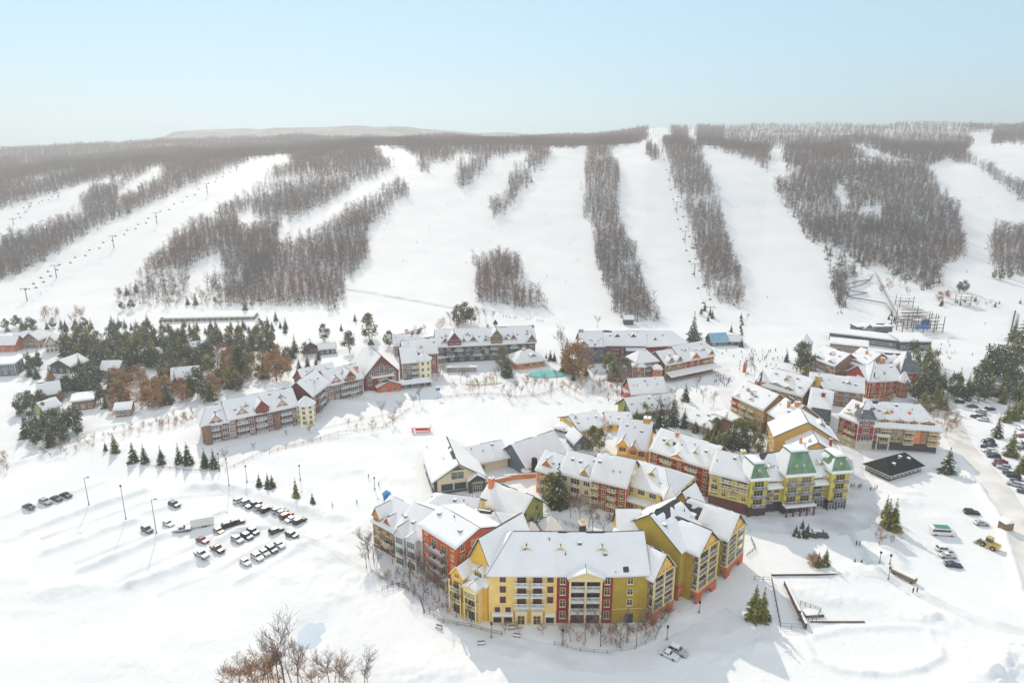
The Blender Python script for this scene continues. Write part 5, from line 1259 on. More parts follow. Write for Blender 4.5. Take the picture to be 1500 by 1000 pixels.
# ---------------------------------------------------------------- chalets on the left
M['teal_w']=mat('grey_green_siding',(.30,.34,.32),.9,.1,.4)
CH=[ # u0,v0,u1,v1 (front foot), h, d, roof, rise, wall, label
(-14,516,24,515,5,9,'gx',3.5,'rust','pinkish red house at the far left edge by the dark hedge'),
(24,511,48,508,6,10,'gx',3.2,'maroon','maroon house with snow roof joined to the pink one'),
(36,510,58,510,5.5,11,'gy',4.0,'brown','grey brown gabled house right of the maroon house'),
(68,518,86,516,5.5,15,'gy',4.6,'beige','cream gabled house with a big white roof'),
(-6,551,24,549,6.6,11,'flat',.4,'slate','flat roofed two storey dark house at the left edge'),
(75,546,106,548,4.2,12,'gy',3.4,'greywall','navy gabled cabin with a low white roof'),
(108,566,130,560,4.0,9,'gx',1.6,'greywall','dark garage with a white shed roof'),
(60,592,90,587,4.6,12,'gx',4.0,'slate','pale grey bungalow with a broad snow roof in the white meadow'),
(107,602,138,598,4.8,8,'flat',.8,'brown','brown cabin with a slanting white roof slab by the rust oaks'),
(66,612,90,605,4.2,9,'gx',2.6,'green','green shed with a brick chimney behind the pines'),
(148,554,174,553,4.4,12,'gx',3.4,'teal_w','sage green cabin with a plain white roof in the spruces'),
(206,532,227,530,4.2,9,'gx',2.6,'brown','small brown chalet half hidden behind tall spruces'),
(230,527,248,525,4,8,'gx',2.2,'brown','tiny white roofed hut above the spruces'),
(254,570,292,566,5.0,12,'gx',4.4,'slate','slate blue chalet with two white roofs below the dark trees'),
(280,522,306,519,4.4,10,'gx',3.2,'brown','brown chalet with snow roof behind the yellow tree'),
(170,611,192,609,3.8,8,'gx',1.6,'brown','low brown garage under the rust oaks'),
(195,506,213,504,4.2,9,'gx',3.0,'beige','pale house at the back of the spruces'),
(446,519,466,517,4.2,9,'gy',2.8,'darkred','maroon gabled cottage behind the middle timber wing'),
(468,520,492,518,3.8,8,'gx',2.2,'greywall','dark cottage with snowy hip roof beside the maroon cottage'),
(180,534,196,533,4,8,'gx',2.4,'brown','white roofed cabin among the dark spruces'),
]
for (u0,v0,u1,v1,h,d,rf,rise,wall,lab) in CH:
    a=G(u0,v0);c=G(u1,v1); b=Bld('chalet',lab,'house',mid(a,c),short='the '+' '.join(lab.split()[:4]) if len(lab.split()[3])>3 else None)
    W=wing(b,a,c,h,d,rf,rise,wall,1 if h<5.2 else 2,.2,h,['w w w','w W w'],left=['w w'],right=['w w'],bare=0.10,trim='white',oh=.8)
    if 'two white' in lab: wing(b,off(c,0,.5,3),off(c,0,7,3),3.8,9,'gx',3.2,wall,1,.2,3.8,['W'],bare=0.10,trim='white',oh=.8)
    if 'chimney' in lab: chimney(W,.8,2,h,1.1,2.6,'brown')
a=G(242,472);c=G(372,468); b=Bld('barn','very long flat white roofed shed at the foot of the left wood','shed',mid(a,c)); wing(b,a,c,3.4,12,'flat',1.6,'wood',1,.2,3.4,['w '*16],trim='white',bare=0)
# ================================================================ trees
def cards(V,F,MI,p,d,up,l,w,m,droop=.25):
    d=Vector(d).normalized(); s=d.cross(Vector(up)); 
    if s.length<1e-4: s=Vector((1,0,0))
    s.normalize(); p=Vector(p); a=p+d*l*.5+Vector((0,0,-droop*l*.25)); c=p+d*l+Vector((0,0,-droop*l))
    i=len(V); V+= [tuple(p-s*w*.25),tuple(p+s*w*.25),tuple(a+s*w*.5),tuple(a-s*w*.5),tuple(c)]
    F+= [(i,i+1,i+2,i+3),(i+3,i+2,i+4)]; MI+= [m,m]
def mk(name,V,F,MI,mats):
    me=bpy.data.meshes.new(name); me.from_pydata(V,[],F); 
    for m in mats: me.materials.append(M[m])
    me.polygons.foreach_set('material_index',MI); me.update(); return me
def spruce_mesh(seed,mats,H=10,Rr=2.4,snow=.16,dens=1.0):
    rs=random.Random(seed); V=[];F=[];MI=[]
    n=int(17*dens)
    for k in range(n):
        t=(k+.5)/n; z=H*(.06+.92*t); r=Rr*(1-t)**.85*rs.uniform(.82,1.15)+.12
        m=max(4,int(11*(1-t*.55)))
        for j in range(m):
            az=6.283*(j+rs.random()*.8)/m; l=r*rs.uniform(.65,1.18)
            d=(math.cos(az),math.sin(az),.10); mi=1 if rs.random()<.30 else 0
            zz=z+rs.uniform(-.3,.3)
            cards(V,F,MI,(0,0,zz),d,(0,0,1),l,l*.42+.15,mi,.38)
            for q in range(3):
                f=rs.uniform(.3,.85); az2=az+rs.choice((-1,1))*rs.uniform(.5,1.0)
                cards(V,F,MI,(d[0]*l*f,d[1]*l*f,zz-.38*l*f*f),(math.cos(az2),math.sin(az2),rs.uniform(-.3,.2)),(0,0,1),l*.42,l*.22+.08,mi,.45)
            if rs.random()<snow: cards(V,F,MI,(d[0]*l*.3,d[1]*l*.3,zz+.06),d,(0,0,1),l*.55,l*.30,2,.36)
    for j in range(5):
        az=6.283*j/5; cards(V,F,MI,(0,0,H*.95),(math.cos(az)*.4,math.sin(az)*.4,1),(0,1,0),H*.06,.25,0,0)
    return mk('spruce_crown',V,F,MI,[mats[0],mats[1],'snow'])
def blob_mesh(seed,mats,H=10,Rr=3.4,z0=.22,n=1300,clumps=26,snow=.08,ls=.62,conic=0):
    rs=random.Random(seed); V=[];F=[];MI=[]
    cs=[]
    for k in range(clumps):
        t=rs.uniform(0,1); z=H*(z0+(1-z0)*t*.92); prof=math.sqrt(max(.06,1-(2*t-.85)**2)) if not conic else (1.05-t)
        r=Rr*prof*math.sqrt(rs.uniform(.15,1)); az=rs.uniform(0,6.283)
        cs.append((r*math.cos(az),r*math.sin(az),z,Rr*rs.uniform(.22,.42),1 if rs.random()<.35 else 0))
    for k in range(n):
        c=cs[rs.randrange(clumps)]
        v=Vector((rs.gauss(0,1),rs.gauss(0,1),rs.gauss(0,.75))); v=v.normalized()*c[3]*rs.uniform(.45,1.05)
        p=Vector(c[:3])+v; d=(v+Vector((rs.uniform(-1,1),rs.uniform(-1,1),rs.uniform(-.6,.8)))*c[3]*.7)
        cards(V,F,MI,p,d,(rs.uniform(-1,1),rs.uniform(-1,1),1),ls*rs.uniform(.7,1.3),ls*.6,2 if (rs.random()<snow and v.z>0) else c[4],.1)
    return mk('tree_crown',V,F,MI,[mats[0],mats[1],'snow'])
def stem(V,F,p,q,r0,r1,n=4):
    p=Vector(p);q=Vector(q);d=(q-p).normalized(); a=Vector((0,0,1)) if abs(d.z)<.9 else Vector((1,0,0)); e=d.cross(a).normalized(); g=d.cross(e)
    i=len(V)
    for c,r in ((p,r0),(q,r1)):
        for k in range(n):
            t=6.283*k/n; V.append(tuple(c+e*math.cos(t)*r+g*math.sin(t)*r))
    for k in range(n): F.append((i+k,i+(k+1)%n,i+n+(k+1)%n,i+n+k))
def bare_mesh(seed,H=9,spread=.5,m='twig',levels=4,thick=1.0):
    rs=random.Random(seed); V=[];F=[]; TV=[];TF=[]
    def grow(p,d,l,r,lev):
        n=3 if lev==0 else 2
        for s in range(n):
            d2=(d+Vector((rs.uniform(-1,1),rs.uniform(-1,1),rs.uniform(-.2,.5)))*.13).normalized(); q=p+d2*l/n
            stem(TV if lev==0 else V,TF if lev==0 else F,p,q,r,r*.78,5 if lev==0 else 3)
            p=q;d=d2;r*=.78
            if lev<levels and (lev>0 or s>=1 or H<5):
                for k in range(3 if lev<2 else 2):
                    az=rs.uniform(0,6.283); o=Vector((math.cos(az),math.sin(az),rs.uniform(.1,.6)))
                    grow(p,(d*(1-spread*.5)+o*spread).normalized(),l*rs.uniform(.42,.62),max(r*.62,.022*thick),lev+1)
    grow(Vector((0,0,-.3)),Vector((0,0,1)),H*.62,H*.016*thick,0)
    return mk('bare_trunk',TV,TF,[0]*len(TF),['bark']), mk('bare_branches',V,F,[0]*len(F),[m])
def trunk_mesh(H,r,top=.9):
    V=[];F=[]; stem(V,F,(0,0,-.5),(0,0,H*top),r,r*.15,6); return mk('trunk',V,F,[0]*len(F),['bark'])
TR={}
TR['spruce']=[(trunk_mesh(10,.18),spruce_mesh(s,('spruce','pine'),10,2.3+.2*(s%3))) for s in range(1,5)]
TR['snowy']=[(trunk_mesh(10,.18),spruce_mesh(s,('spruce','pine'),10,2.5,.5)) for s in range(11,13)]
TR['olive']=[(trunk_mesh(10,.18),spruce_mesh(s,('spruceo','yelgreen'),10,2.5,.06)) for s in range(21,24)]
TR['pine']=[(trunk_mesh(10,.22),blob_mesh(s,('pine','spruce'),10,3.2)) for s in range(31,35)]
TR['yellow']=[(trunk_mesh(10,.22),blob_mesh(s,('yelgreen','spruceo'),10,2.6,.12)) for s in range(41,43)]
TR['oak']=[(trunk_mesh(10,.25),blob_mesh(s,('rustleaf','twig2'),10,4.0,.18,1500,30,.02,.55)) for s in range(51,54)]
TR['bare']=[bare_mesh(s,9,.55,'twig') for s in range(61,65)]
TR['rbare']=[bare_mesh(s,9,.62,'twig2') for s in range(65,68)]
TR['bush']=[bare_mesh(s,3.2,.75,'twig2',3,.8) for s in range(71,74)]
TR['pale']=[bare_mesh(s,9,.5,'twigpale') for s in range(81,83)]
TR['tall']=[bare_mesh(s,16,.45,'twig',4,.9) for s in range(91,93)]
TH={'spruce':10,'snowy':10,'olive':10,'pine':10.3,'yellow':10.3,'oak':10.3,'bare':9,'rbare':9,'bush':3.2,'pale':9,'tall':16}
KN={'spruce':('spruce_tree','dark spruce','tree'),'snowy':('spruce_tree','snow laden spruce','tree'),'olive':('spruce_tree','sunlit olive spruce','tree'),'pine':('pine_tree','bushy green pine','tree'),'yellow':('conifer_tree','yellow green conifer','tree'),'oak':('oak_tree','rust leaved oak','tree'),'bare':('bare_tree','bare brown tree','tree'),'rbare':('bare_tree','reddish bare tree','tree'),'bush':('bare_shrub','reddish bare shrub','shrub'),'pale':('bare_tree','pale frosted bare tree','tree'),'tall':('bare_tree','tall bare tree','tree')}
NT=0
def tree(kind,p,h,group=None,label=None,wide=1.0):
    global NT; NT+=1
    t,c=R.choice(TR[kind]); nm,ph,cat=KN[kind]
    r=empty(nm,(p.x,p.y,gz(p.x,p.y)-.05),R.uniform(0,6.28)); s=h/TH[kind]; r.scale=(s*wide,s*wide,s)
    inst('trunk',t,r,(0,0,0)); inst('crown' if kind!='bush' else 'branches',c,r,(0,0,0))
    tag(r,label,cat,group)
    if not label:
        sz='tall ' if h>11 else ('small ' if h<5.5 else ''); PEND.append((r,(sz+ph) if not ph.startswith('tall') else ph,p.x,p.y))
    return r
def hpx(u,v,px):
    p=G(u,v); lo,hi=.2,60
    for _ in range(40):
        m=(lo+hi)/2
        if v-proj(p.x,p.y,p.z+m)[1]<px: lo=m
        else: hi=m
    return p,lo
def T(kind,u,v,px,group=None,label=None,wide=1.0):
    p,h=hpx(u,v,px); return tree(kind,p,h,group,label,wide)
def clear(x,y,pad=.5):
    for c,r,A,ang,L,d in FOOT:
        dx,dy=x-A.x,y-A.y; lx=dx*math.cos(ang)+dy*math.sin(ang); ly=-dx*math.sin(ang)+dy*math.cos(ang)
        if -pad<lx<L+pad and -pad<ly<d+pad: return False
    return True
def zone(poly,n,kinds,h0,h1,sep,group,wide=1.0,seed=0):
    rs=random.Random(seed+len(poly)*7+n); us=[p[0] for p in poly];vs=[p[1] for p in poly]; got=[]; tries=0
    while len(got)<n and tries<n*60:
        tries+=1; u=rs.uniform(min(us),max(us)); v=rs.uniform(min(vs),max(vs))
        if not inpoly(np.array([u]),np.array([v]),poly)[0]: continue
        p=G(u,v)
        if not clear(p.x,p.y) or any((p.x-q.x)**2+(p.y-q.y)**2<sep*sep for q in got): continue
        got.append(p); k=rs.choice(kinds); h=rs.uniform(h0,h1)*(.8 if k in('yellow','oak') else 1)
        tree(k,p,h,group,None,wide)
g='conifers among the chalets'
zone([(5,480),(240,476),(240,482),(120,488),(5,487)],34,['spruce','spruce','pine','olive'],5.5,9.5,3.5,'hedge of conifers behind the chalets')
zone([(240,482),(330,482),(430,476),(430,488),(330,494),(240,492)],34,['olive','pine','spruce','spruce'],5,8.5,3.5,'hedge of conifers below the long shed')
zone([(97,514),(150,506),(230,500),(232,545),(190,548),(160,545),(140,540),(120,545),(97,530)],60,['spruce','spruce','olive','olive','pine','yellow'],11,17,3.6,g)
zone([(225,498),(300,492),(310,535),(255,556),(228,552)],32,['spruce','olive','olive','pine','yellow'],10,15,3.6,g)
zone([(300,500),(400,496),(410,540),(385,560),(300,592),(262,590),(290,560)],66,['spruce','olive','pine','olive','oak','yellow'],9,15,3.6,g)
zone([(165,555),(255,552),(275,590),(240,598),(160,598)],26,['oak','oak','oak','spruce'],9.5,13,4,'rust oaks below the chalets',1.1)
zone([(136,578),(170,572),(168,606),(140,606)],7,['oak','pine','spruce'],7,10,4,'rust oaks below the chalets')
zone([(108,540),(145,545),(140,590),(108,585)],16,['spruce','pine'],9,13,3.6,g)
zone([(74,555),(100,552),(105,585),(85,590),(72,575)],8,['spruce','pine','oak'],7,11,4,g)
zone([(28,600),(66,590),(66,604),(30,615)],6,['pine'],7,9.5,4.5,'round pines in the white meadow')
zone([(25,630),(110,618),(118,640),(60,660),(45,652)],17,['pine','pine','spruce'],7,11,4.2,'pines at the edge of the lane')
zone([(24,535),(62,530),(62,556),(28,556)],6,['pine','spruce'],8,11,4.2,g)
zone([(395,525),(470,512),(465,542),(400,556)],14,['spruce','pine','olive'],6,9,4,'conifers behind the long hotel')
for a in [('spruce',432,516,28),('pine',512,517,32),('pine',475,500,26),('yellow',541,497,40),('pine',570,508,24),('spruce',352,548,66),('yellow',310,560,42),('oak',405,556,50),('yellow',118,505,30),('spruce',500,484,12),('spruce',520,470,12),('spruce',360,460,26),('spruce',186,432,16),('spruce',200,428,18),('pine',176,432,10),('spruce',165,480,0.1+20),('pine',180,455,14),('pine',193,455,16),('bush',220,452,10),('spruce',275,446,14),('spruce',287,446,16),('yellow',315,444,10),('spruce',404,470,16)]:
    T(a[0],a[1],a[2],a[3],'scattered conifers at the foot of the hill')
# spruce row above the car park
for u,v,px,k in [(155,660,14,'spruce'),(169,663,29,'olive'),(196,676,30,'spruce'),(212,677,27,'spruce'),(237,679,27,'spruce'),(263,678,29,'spruce'),(276,680,34,'spruce'),(301,684,29,'spruce'),(314,685,29,'spruce')]:
    T(k,u,v,px,'row of young spruces above the car park')
for u,v,px,k in [(380,713,19,'spruce'),(393,716,24,'spruce'),(399,713,20,'olive'),(434,729,30,'olive'),(458,738,16,'spruce')]: T(k,u,v,px,'young spruces at the edge of the car park',None,.75 if u==434 else 1)
# right foreground
T('olive',1104,907,52,None,None,1.0); T('olive',1116,908,48,None,None,.9)
T('spruce',1297,756,32,None,None,.9);T('olive',1308,775,46,None,None,.9);T('olive',1299,771,42);T('snowy',1387,692,37,None,None,1.25)
for u,v,px in [(1166,780,12),(1175,774,14),(1183,780,14),(1170,787,12),(1180,788,16),(1163,785,10)]: T('spruce',u,v,px,'little spruces on the street island')
for u,v,px,k in [(1190,828,20,'oak'),(1198,829,22,'olive'),(1209,828,26,'olive'),(1203,830,15,'olive'),(1186,824,14,'bush')]: T(k,u,v,px,'little olive spruces by the path')
for u,v,px in [(1252,823,6),(1262,824,6)]: T('spruce',u,v,px,'tiny bushes by the footpath')
# right forest
zone([(1335,520),(1372,540),(1388,585),(1345,590),(1335,560)],18,['olive','pine','olive'],10,15,4.5,'dark conifers behind the red hotel')
zone([(1390,575),(1430,572),(1500,580),(1560,590),(1560,600),(1440,590),(1395,590)],26,['pine','olive','olive','pine','spruce'],9,14,4.2,'belt of conifers above the right car park')
zone([(1430,545),(1500,550),(1560,560),(1560,580),(1430,572)],14,['pine','olive','pine'],11,15,5,'belt of conifers above the right car park')
for a in [('pine',1448,560,54),('pine',1462,552,48),('olive',1490,530,70),('spruce',1484,500,38),('spruce',1396,556,14),('spruce',1460,640,34),('olive',1474,618,30),('olive',1484,615,34),('olive',1493,612,32),('olive',1480,668,42),('olive',1497,692,38),('olive',1370,590,28),('olive',1376,598,30),('yellow',1362,604,26),('oak',1345,607,20),('oak',1330,606,16),('oak',1318,604,14),('pine',1466,410,16),('pine',1456,408,12),('pine',1478,408,14),('pine',1405,430,18),('pine',1412,428,18),('oak',1376,440,14),('oak',1388,436,12)]: T(a[0],a[1],a[2],a[3],'conifers along the right side road')
zone([(1400,440),(1500,444),(1560,446),(1560,452),(1400,449)],22,['spruce','bush','spruce'],3,5,3,'low hedge of conifers across the right slope')
# village trees
for a in [('spruce',818,742,64),('yellow',807,742,52),('snowy',826,742,40),('spruce',915,618,30),('spruce',967,626,42),('spruce',986,622,44),('bare',976,624,40),('yellow',945,614,26),('yellow',953,612,22),('olive',938,614,24),('spruce',1004,587,26),('olive',1052,655,26),('yellow',1061,657,24),('spruce',1073,657,42),('yellow',1082,655,44),('olive',1044,652,22),('yellow',868,660,38),('yellow',878,656,30),('bare',885,655,36),('pale',858,660,24),
 ('spruce',1015,500,44),('pine',1018,508,26),('yellow',735,540,36),('spruce',744,552,38),('spruce',739,549,26),('yellow',752,525,20),('bare',730,545,30),('spruce',830,545,50),('bare',823,538,50),('oak',838,548,46),('oak',847,552,54),('spruce',840,557,16),('yellow',893,548,34),('olive',899,556,44),('yellow',912,552,30),('snowy',904,558,32),('bare',918,575,40),('bare',910,578,40),('olive',858,550,20),('spruce',806,528,16),('spruce',812,529,16),('spruce',800,528,12),
 ('pine',1172,545,44),('olive',1180,540,40),('yellow',1178,556,24),('spruce',1152,530,18),('pine',1192,540,22),('olive',1232,560,26),('spruce',1236,562,22),('spruce',1086,508,14),('spruce',1071,486,12),('spruce',1082,500,12),('spruce',1032,455,14),('spruce',1040,462,12),('pine',1027,462,10),('spruce',1043,466,14),('spruce',1037,470,10)]: T(a[0],a[1],a[2],a[3],'trees in the village')
for i in range(9): T('spruce',1086+R.uniform(-1.5,1.5),466+i*5,9,'thin line of small conifers beside the plaza run')
for i,(u,v) in enumerate([(1302,468),(1306,462),(1310,470),(1378,448),(1380,446)]): T('spruce',u,v,10,'small conifers by the loading shelter')
zone([(590,492),(640,480),(700,470),(700,476),(645,486),(600,500)],14,['pine','oak','bush'],5,8,3.2,'shrubby trees behind the rear timber hotel')
for u,v,px in [(672,474,28),(682,474,32),(690,474,26)]: T('pine',u,v,px,'pines above the rear timber hotel')
# bare trees by hand
for u,v,px in [(660,476,18),(702,472,22),(712,472,20),(722,472,16),(875,480,16),(1095,470,10)]: T('pale',u,v,px,'bare trees at the foot of the slopes')
g='bare trees planted round the front hotel'
for u,v,px in [(540,818,40),(548,826,36),(537,832,34),(552,836,28),(575,825,30),(590,832,30),(600,846,34),(612,840,28),(625,858,36),(632,872,32),(644,880,34),(655,890,38),(668,905,40),(690,912,34),(620,872,30),(602,862,28),(640,862,24),(824,932,24),(836,940,28),(858,938,40),(880,946,44),(908,948,46),(918,940,30),(932,946,38),(945,930,32),(958,925,36),(968,918,28),(980,905,24),(795,930,20),(875,930,22),(895,932,22),(740,926,18),(760,928,18)]: T('bare' if px>24 else 'bush',u,v,px,g)
for u,v,px in [(800,740,26),(850,766,34),(862,772,32),(836,758,30),(868,778,34),(884,786,36),(900,780,30),(842,750,24),(720,742,26),(728,740,30)]: T('bare',u,v,px,'bare trees in the horseshoe courtyard')
for poly,n in (([(545,840),(600,838),(640,880),(690,905),(690,912),(625,890),(560,855)],42),([(820,925),(950,915),(985,890),(985,905),(960,930),(900,950),(825,945)],34)):
    zone(poly,n,['bush','bush','bush','bare'],1.4,2.8,1.2,'shrubs in the garden beds of the front hotel')
g='bare trees round the frozen lake'
for i in range(34):
    t=i/33; u=640+t*290; v=560+16*math.sin(t*3.1)+R.uniform(-12,14)
    if clear(*G(u,v)[:2]): T('pale' if i%3 else 'bush',u,v,R.uniform(12,26),g)
for u,v in [(905,590),(912,600),(898,580),(920,592),(880,575),(890,566),(870,560),(986,590),(1000,600),(1030,590),(1020,575),(1045,596),(1100,545),(1098,538),(1105,552),(1092,550)]: T('pale',u,v,R.uniform(14,24),g)
for u,v in [(420,640),(455,636),(372,658),(330,672),(510,622),(530,618),(560,612),(586,606),(606,596),(615,590),(522,630),(545,632),(575,622)]: T('bare' if v<615 else 'bush',u,v,R.uniform(10,24),'bare shrubs in front of the long hotel')
zone([(228,622),(290,608),(290,618),(235,632)],14,['bush'],2.5,4,2,'red brush beside the long hotel')
zone([(60,664),(280,604),(285,612),(70,676)],34,['bush','bush','bare'],2.2,4.2,3,'brush along the lane below the chalets')
zone([(0,700),(14,690),(10,668),(0,664)],6,['bush'],2.5,4,2,'brush along the lane below the chalets')
zone([(60,462),(125,456),(125,470),(65,474)],16,['pale','bush'],5,8,3,'pale bare trees at the foot of the left run')
zone([(205,420),(300,415),(330,440),(330,458),(200,450)],26,['bare','bush','pale'],6,10,5,'thin bare trees below the left wood')
zone([(1345,600),(1400,610),(1400,640),(1376,640)],16,['pale','bush'],4,7,3,'frosted bare trees right of the red hotel')
zone([(1250,402),(1330,415),(1330,440),(1250,430)],12,['bare','bush'],6,9,5,'bare trees below the rounded wood')
for a in [('yellow',1048,640,30),('spruce',1090,660,40),('yellow',1098,652,36),('olive',1066,648,28),('yellow',1110,662,30),('bare',1104,650,30),('bare',1058,640,30),('pale',1030,640,22),('olive',1036,644,22),('spruce',1018,634,20),('bare',1086,640,26),('yellow',948,626,28),('olive',932,622,26),('bare',956,630,34),('bare',990,628,34),('spruce',1002,626,30),('oak',1300,590,18),('oak',1288,592,16),('yellow',1352,598,24),('olive',1384,600,24)]: T(a[0],a[1],a[2],a[3],'trees in the village')
# foreground thicket at the lower edge
g='bare trees at the lower edge of the picture'
for u,v,px,k in [(418,1010,90,'tall'),(428,1008,58,'tall'),(410,1004,64,'bare'),(438,1010,70,'bare'),(350,1018,50,'rbare'),(360,1020,50,'rbare'),(342,1010,42,'bush'),(384,1012,52,'rbare'),(395,1010,56,'rbare'),(376,1016,50,'bush'),(402,1015,60,'bush'),(460,1010,44,'rbare'),(483,1008,50,'bare'),(490,1012,44,'rbare'),(503,1012,44,'bare'),(535,1008,48,'pale'),(468,1016,40,'rbare'),(340,1006,34,'rbare'),(366,1004,40,'rbare'),(398,1002,36,'rbare'),(445,1006,40,'rbare'),(498,1008,36,'rbare'),(512,1012,30,'bush'),(540,1012,40,'pale'),(352,1004,26,'bush'),(372,1002,34,'bush'),(390,1000,30,'bush'),(455,1004,24,'bush'),(1288,800,30,'bush'),(1318,790,16,'bush'),(1306,796,14,'bush')]: T(k,u,v,px,g if u<600 else None)
print('trees',NT)
# ================================================================ vehicles
CARM={}
def car_meshes(kind):
    """returns dict of part meshes: body, window, wheel, lights"""
    if kind in CARM: return CARM[kind]
    L,Wd,H={'suv':(4.7,1.9,1.72),'sedan':(4.6,1.82,1.45),'pickup':(5.5,1.95,1.80),'hatch':(4.1,1.78,1.5),'van':(5.2,1.95,2.0)}[kind]
    x=L/2; h=H
    if kind=='sedan': prof=[(-x,.35),(-x,.80),(-x+.15,.93),(-x+.9,.98),(-x+1.35,h-.05),(-x+2.5,h),(x-1.55,.98),(x-.25,.80),(x,.62),(x,.35)]; cab=(1,7)
    elif kind=='suv': prof=[(-x,.42),(-x,.95),(-x+.1,1.05),(-x+.45,h-.06),(-x+1.0,h),(-x+2.7,h-.03),(x-1.45,1.08),(x-.25,.95),(x,.72),(x,.42)]
    elif kind=='pickup': prof=[(-x,.5),(-x,1.08),(-x+1.75,1.08),(-x+1.85,h-.05),(-x+2.2,h),(-x+3.2,h-.02),(x-1.6,1.12),(x-.2,1.02),(x,.8),(x,.5)]
    elif kind=='hatch': prof=[(-x,.38),(-x,.85),(-x+.15,1.0),(-x+.6,h-.05),(-x+1.1,h),(-x+2.2,h-.02),(x-1.25,.98),(x-.2,.82),(x,.62),(x,.38)]
    else: prof=[(-x,.4),(-x,1.1),(-x+.1,h-.1),(-x+.4,h),(x-1.9,h),(x-1.5,h-.06),(x-.8,1.2),(x-.1,1.0),(x,.7),(x,.4)]
    def body(snow):
        b=MB(); n=len(prof)
        top=h-.5
        vs=[];
        for s in (-1,1):
            for (px,pz_) in prof:
                k=1-.16*max(0,(pz_-.95)/(h-.95+1e-6)) if pz_>.95 else 1
                vs.append((px,s*Wd/2*k,pz_))
        fs=[tuple(range(n-1,-1,-1))[::-1],tuple(range(n,2*n))[::-1]]
        for k in range(n): j=(k+1)%n; fs.append((k,n+k,n+j,j))
        b.mesh(vs,fs,'BODY')
        return b
    CARM[kind]=(L,Wd,H,prof); return CARM[kind]
CARCACHE={}
def car_parts(kind,col,snow):
    key=(kind,col,snow)
    if key in CARCACHE: return CARCACHE[key]
    L,Wd,H,prof=car_meshes(kind); n=len(prof); paint=M['car_'+col]
    b=MB(); vs=[]
    for s in (-1,1):
        for (px,pz_) in prof:
            k=1-.17*max(0,(pz_-.95)/(H-.95)) if pz_>.95 else 1
            vs.append((px,s*Wd/2*k,pz_))
    fs=[tuple(range(n)),tuple(range(2*n-1,n-1,-1))]
    for k in range(n): j=(k+1)%n; fs.append((k,n+k,n+j,j))
    b.mesh(vs,fs,paint); b.box(-L/2+.1,L/2-.1,-Wd/2+.12,Wd/2-.12,.2,.4,'tyre')
    body=b.data('car_body')
    # windows: side strips, windscreen, rear screen
    g=MB()
    zs=[p[1] for p in prof]; 
    def pt(i,t): a=prof[i];c=prof[i+1]; return (a[0]+(c[0]-a[0])*t,a[1]+(c[1]-a[1])*t)
    wf=5 if kind!='van' else 5
    a=pt(wf,.12);c=pt(wf,.86)
    def yy(z): return Wd/2*(1-.17*max(0,(z-.95)/(H-.95)))
    nrm=Vector((a[1]-c[1],0,c[0]-a[0])).normalized()*.015
    nrm=Vector((abs(nrm.x),0,abs(nrm.z)))
    def scr(p,q,ins=.14,sx=1):
        o=Vector((nrm.x*sx,0,nrm.z)); return [tuple(Vector(v)+o) for v in ((p[0],-yy(p[1])+ins,p[1]),(q[0],-yy(q[1])+ins,q[1]),(q[0],yy(q[1])-ins,q[1]),(p[0],yy(p[1])-ins,p[1]))]
    g.poly(scr(c,a),'glass')
    r=3 if kind!='van' else 1
    ri={'sedan':3,'suv':2,'pickup':2,'hatch':2,'van':1}[kind]
    a2=pt(ri,.1);c2=pt(ri,.9); 
    if kind!='van': g.poly(scr(c2,a2,.14,-1)[::-1],'glass')
    z0={'sedan':1.0,'suv':1.08,'pickup':1.14,'hatch':1.02,'van':1.2}[kind]; z1=H-.14
    xf=prof[wf+1][0]-.12 if kind!='van' else prof[6][0]-.3; xr={'sedan':-L/2+1.05,'suv':-L/2+.3,'pickup':-L/2+1.95,'hatch':-L/2+.45,'van':L/2-2.3}[kind]; 
    xt=prof[5][0]-.02; xq={'sedan':-L/2+1.5,'suv':-L/2+.6,'pickup':-L/2+2.05,'hatch':-L/2+.75,'van':L/2-2.3}[kind]
    xm=(xr+xf)/2
    for s in (-1,1):
        for (xa,xb,xc,xd) in ((xr,xm-.06,xm-.06,xq),(xm+.06,xf,xt,xm+.06)):
            q=[(xa,s*(yy(z0)+.012),z0),(xb,s*(yy(z0)+.012),z0),(xc,s*(yy(z1)+.012),z1),(xd,s*(yy(z1)+.012),z1)]
            g.poly(q if s<0 else q[::-1],'glass')
    glass=g.data('car_window')
    wd=CARCACHE.get('wheel')
    if not wd:
        w=MB(); w.tube((0,-.11,0),(0,.11,0),.34,.34,'tyre',12); w.tube((0,-.125,0),(0,.125,0),.19,.19,'metal',8); wd=w.data('wheel'); CARCACHE['wheel']=wd
    lt=MB(); 
    for s in (-1,1): lt.box(L/2-.03,L/2+.012,s*Wd*.36-.2,s*Wd*.36+.2,.62,.74,'white')
    hl=CARCACHE.get('hl')
    if not hl:
        q=MB(); q.box(-.03,.03,-.2,.2,-.07,.07,'white'); hl=q.data('headlight'); q=MB(); q.box(-.03,.03,-.16,.16,-.09,.09,'pinkred'); CARCACHE['tl']=q.data('tail_light'); CARCACHE['hl']=hl
    sn=None
    if snow:
        q=MB(); ra=prof[3 if kind in('suv','pickup','hatch','van') else 4]; rb_=prof[4 if kind=='van' else 5]
        q.box(ra[0]+.1,rb_[0]-.1,-Wd*.38,Wd*.38,H+.003,H+.10,'snow')
        if kind=='pickup': q.box(-L/2+.08,-L/2+1.7,-Wd/2+.12,Wd/2-.12,1.083,1.16,'snow')
        sn=q.data('snow_cap')
    CARCACHE[key]=(body,glass,wd,hl,CARCACHE['tl'],sn,L,Wd,H); return CARCACHE[key]
CARN={'suv':'SUV','sedan':'saloon car','pickup':'pickup truck','hatch':'hatchback','van':'van'}
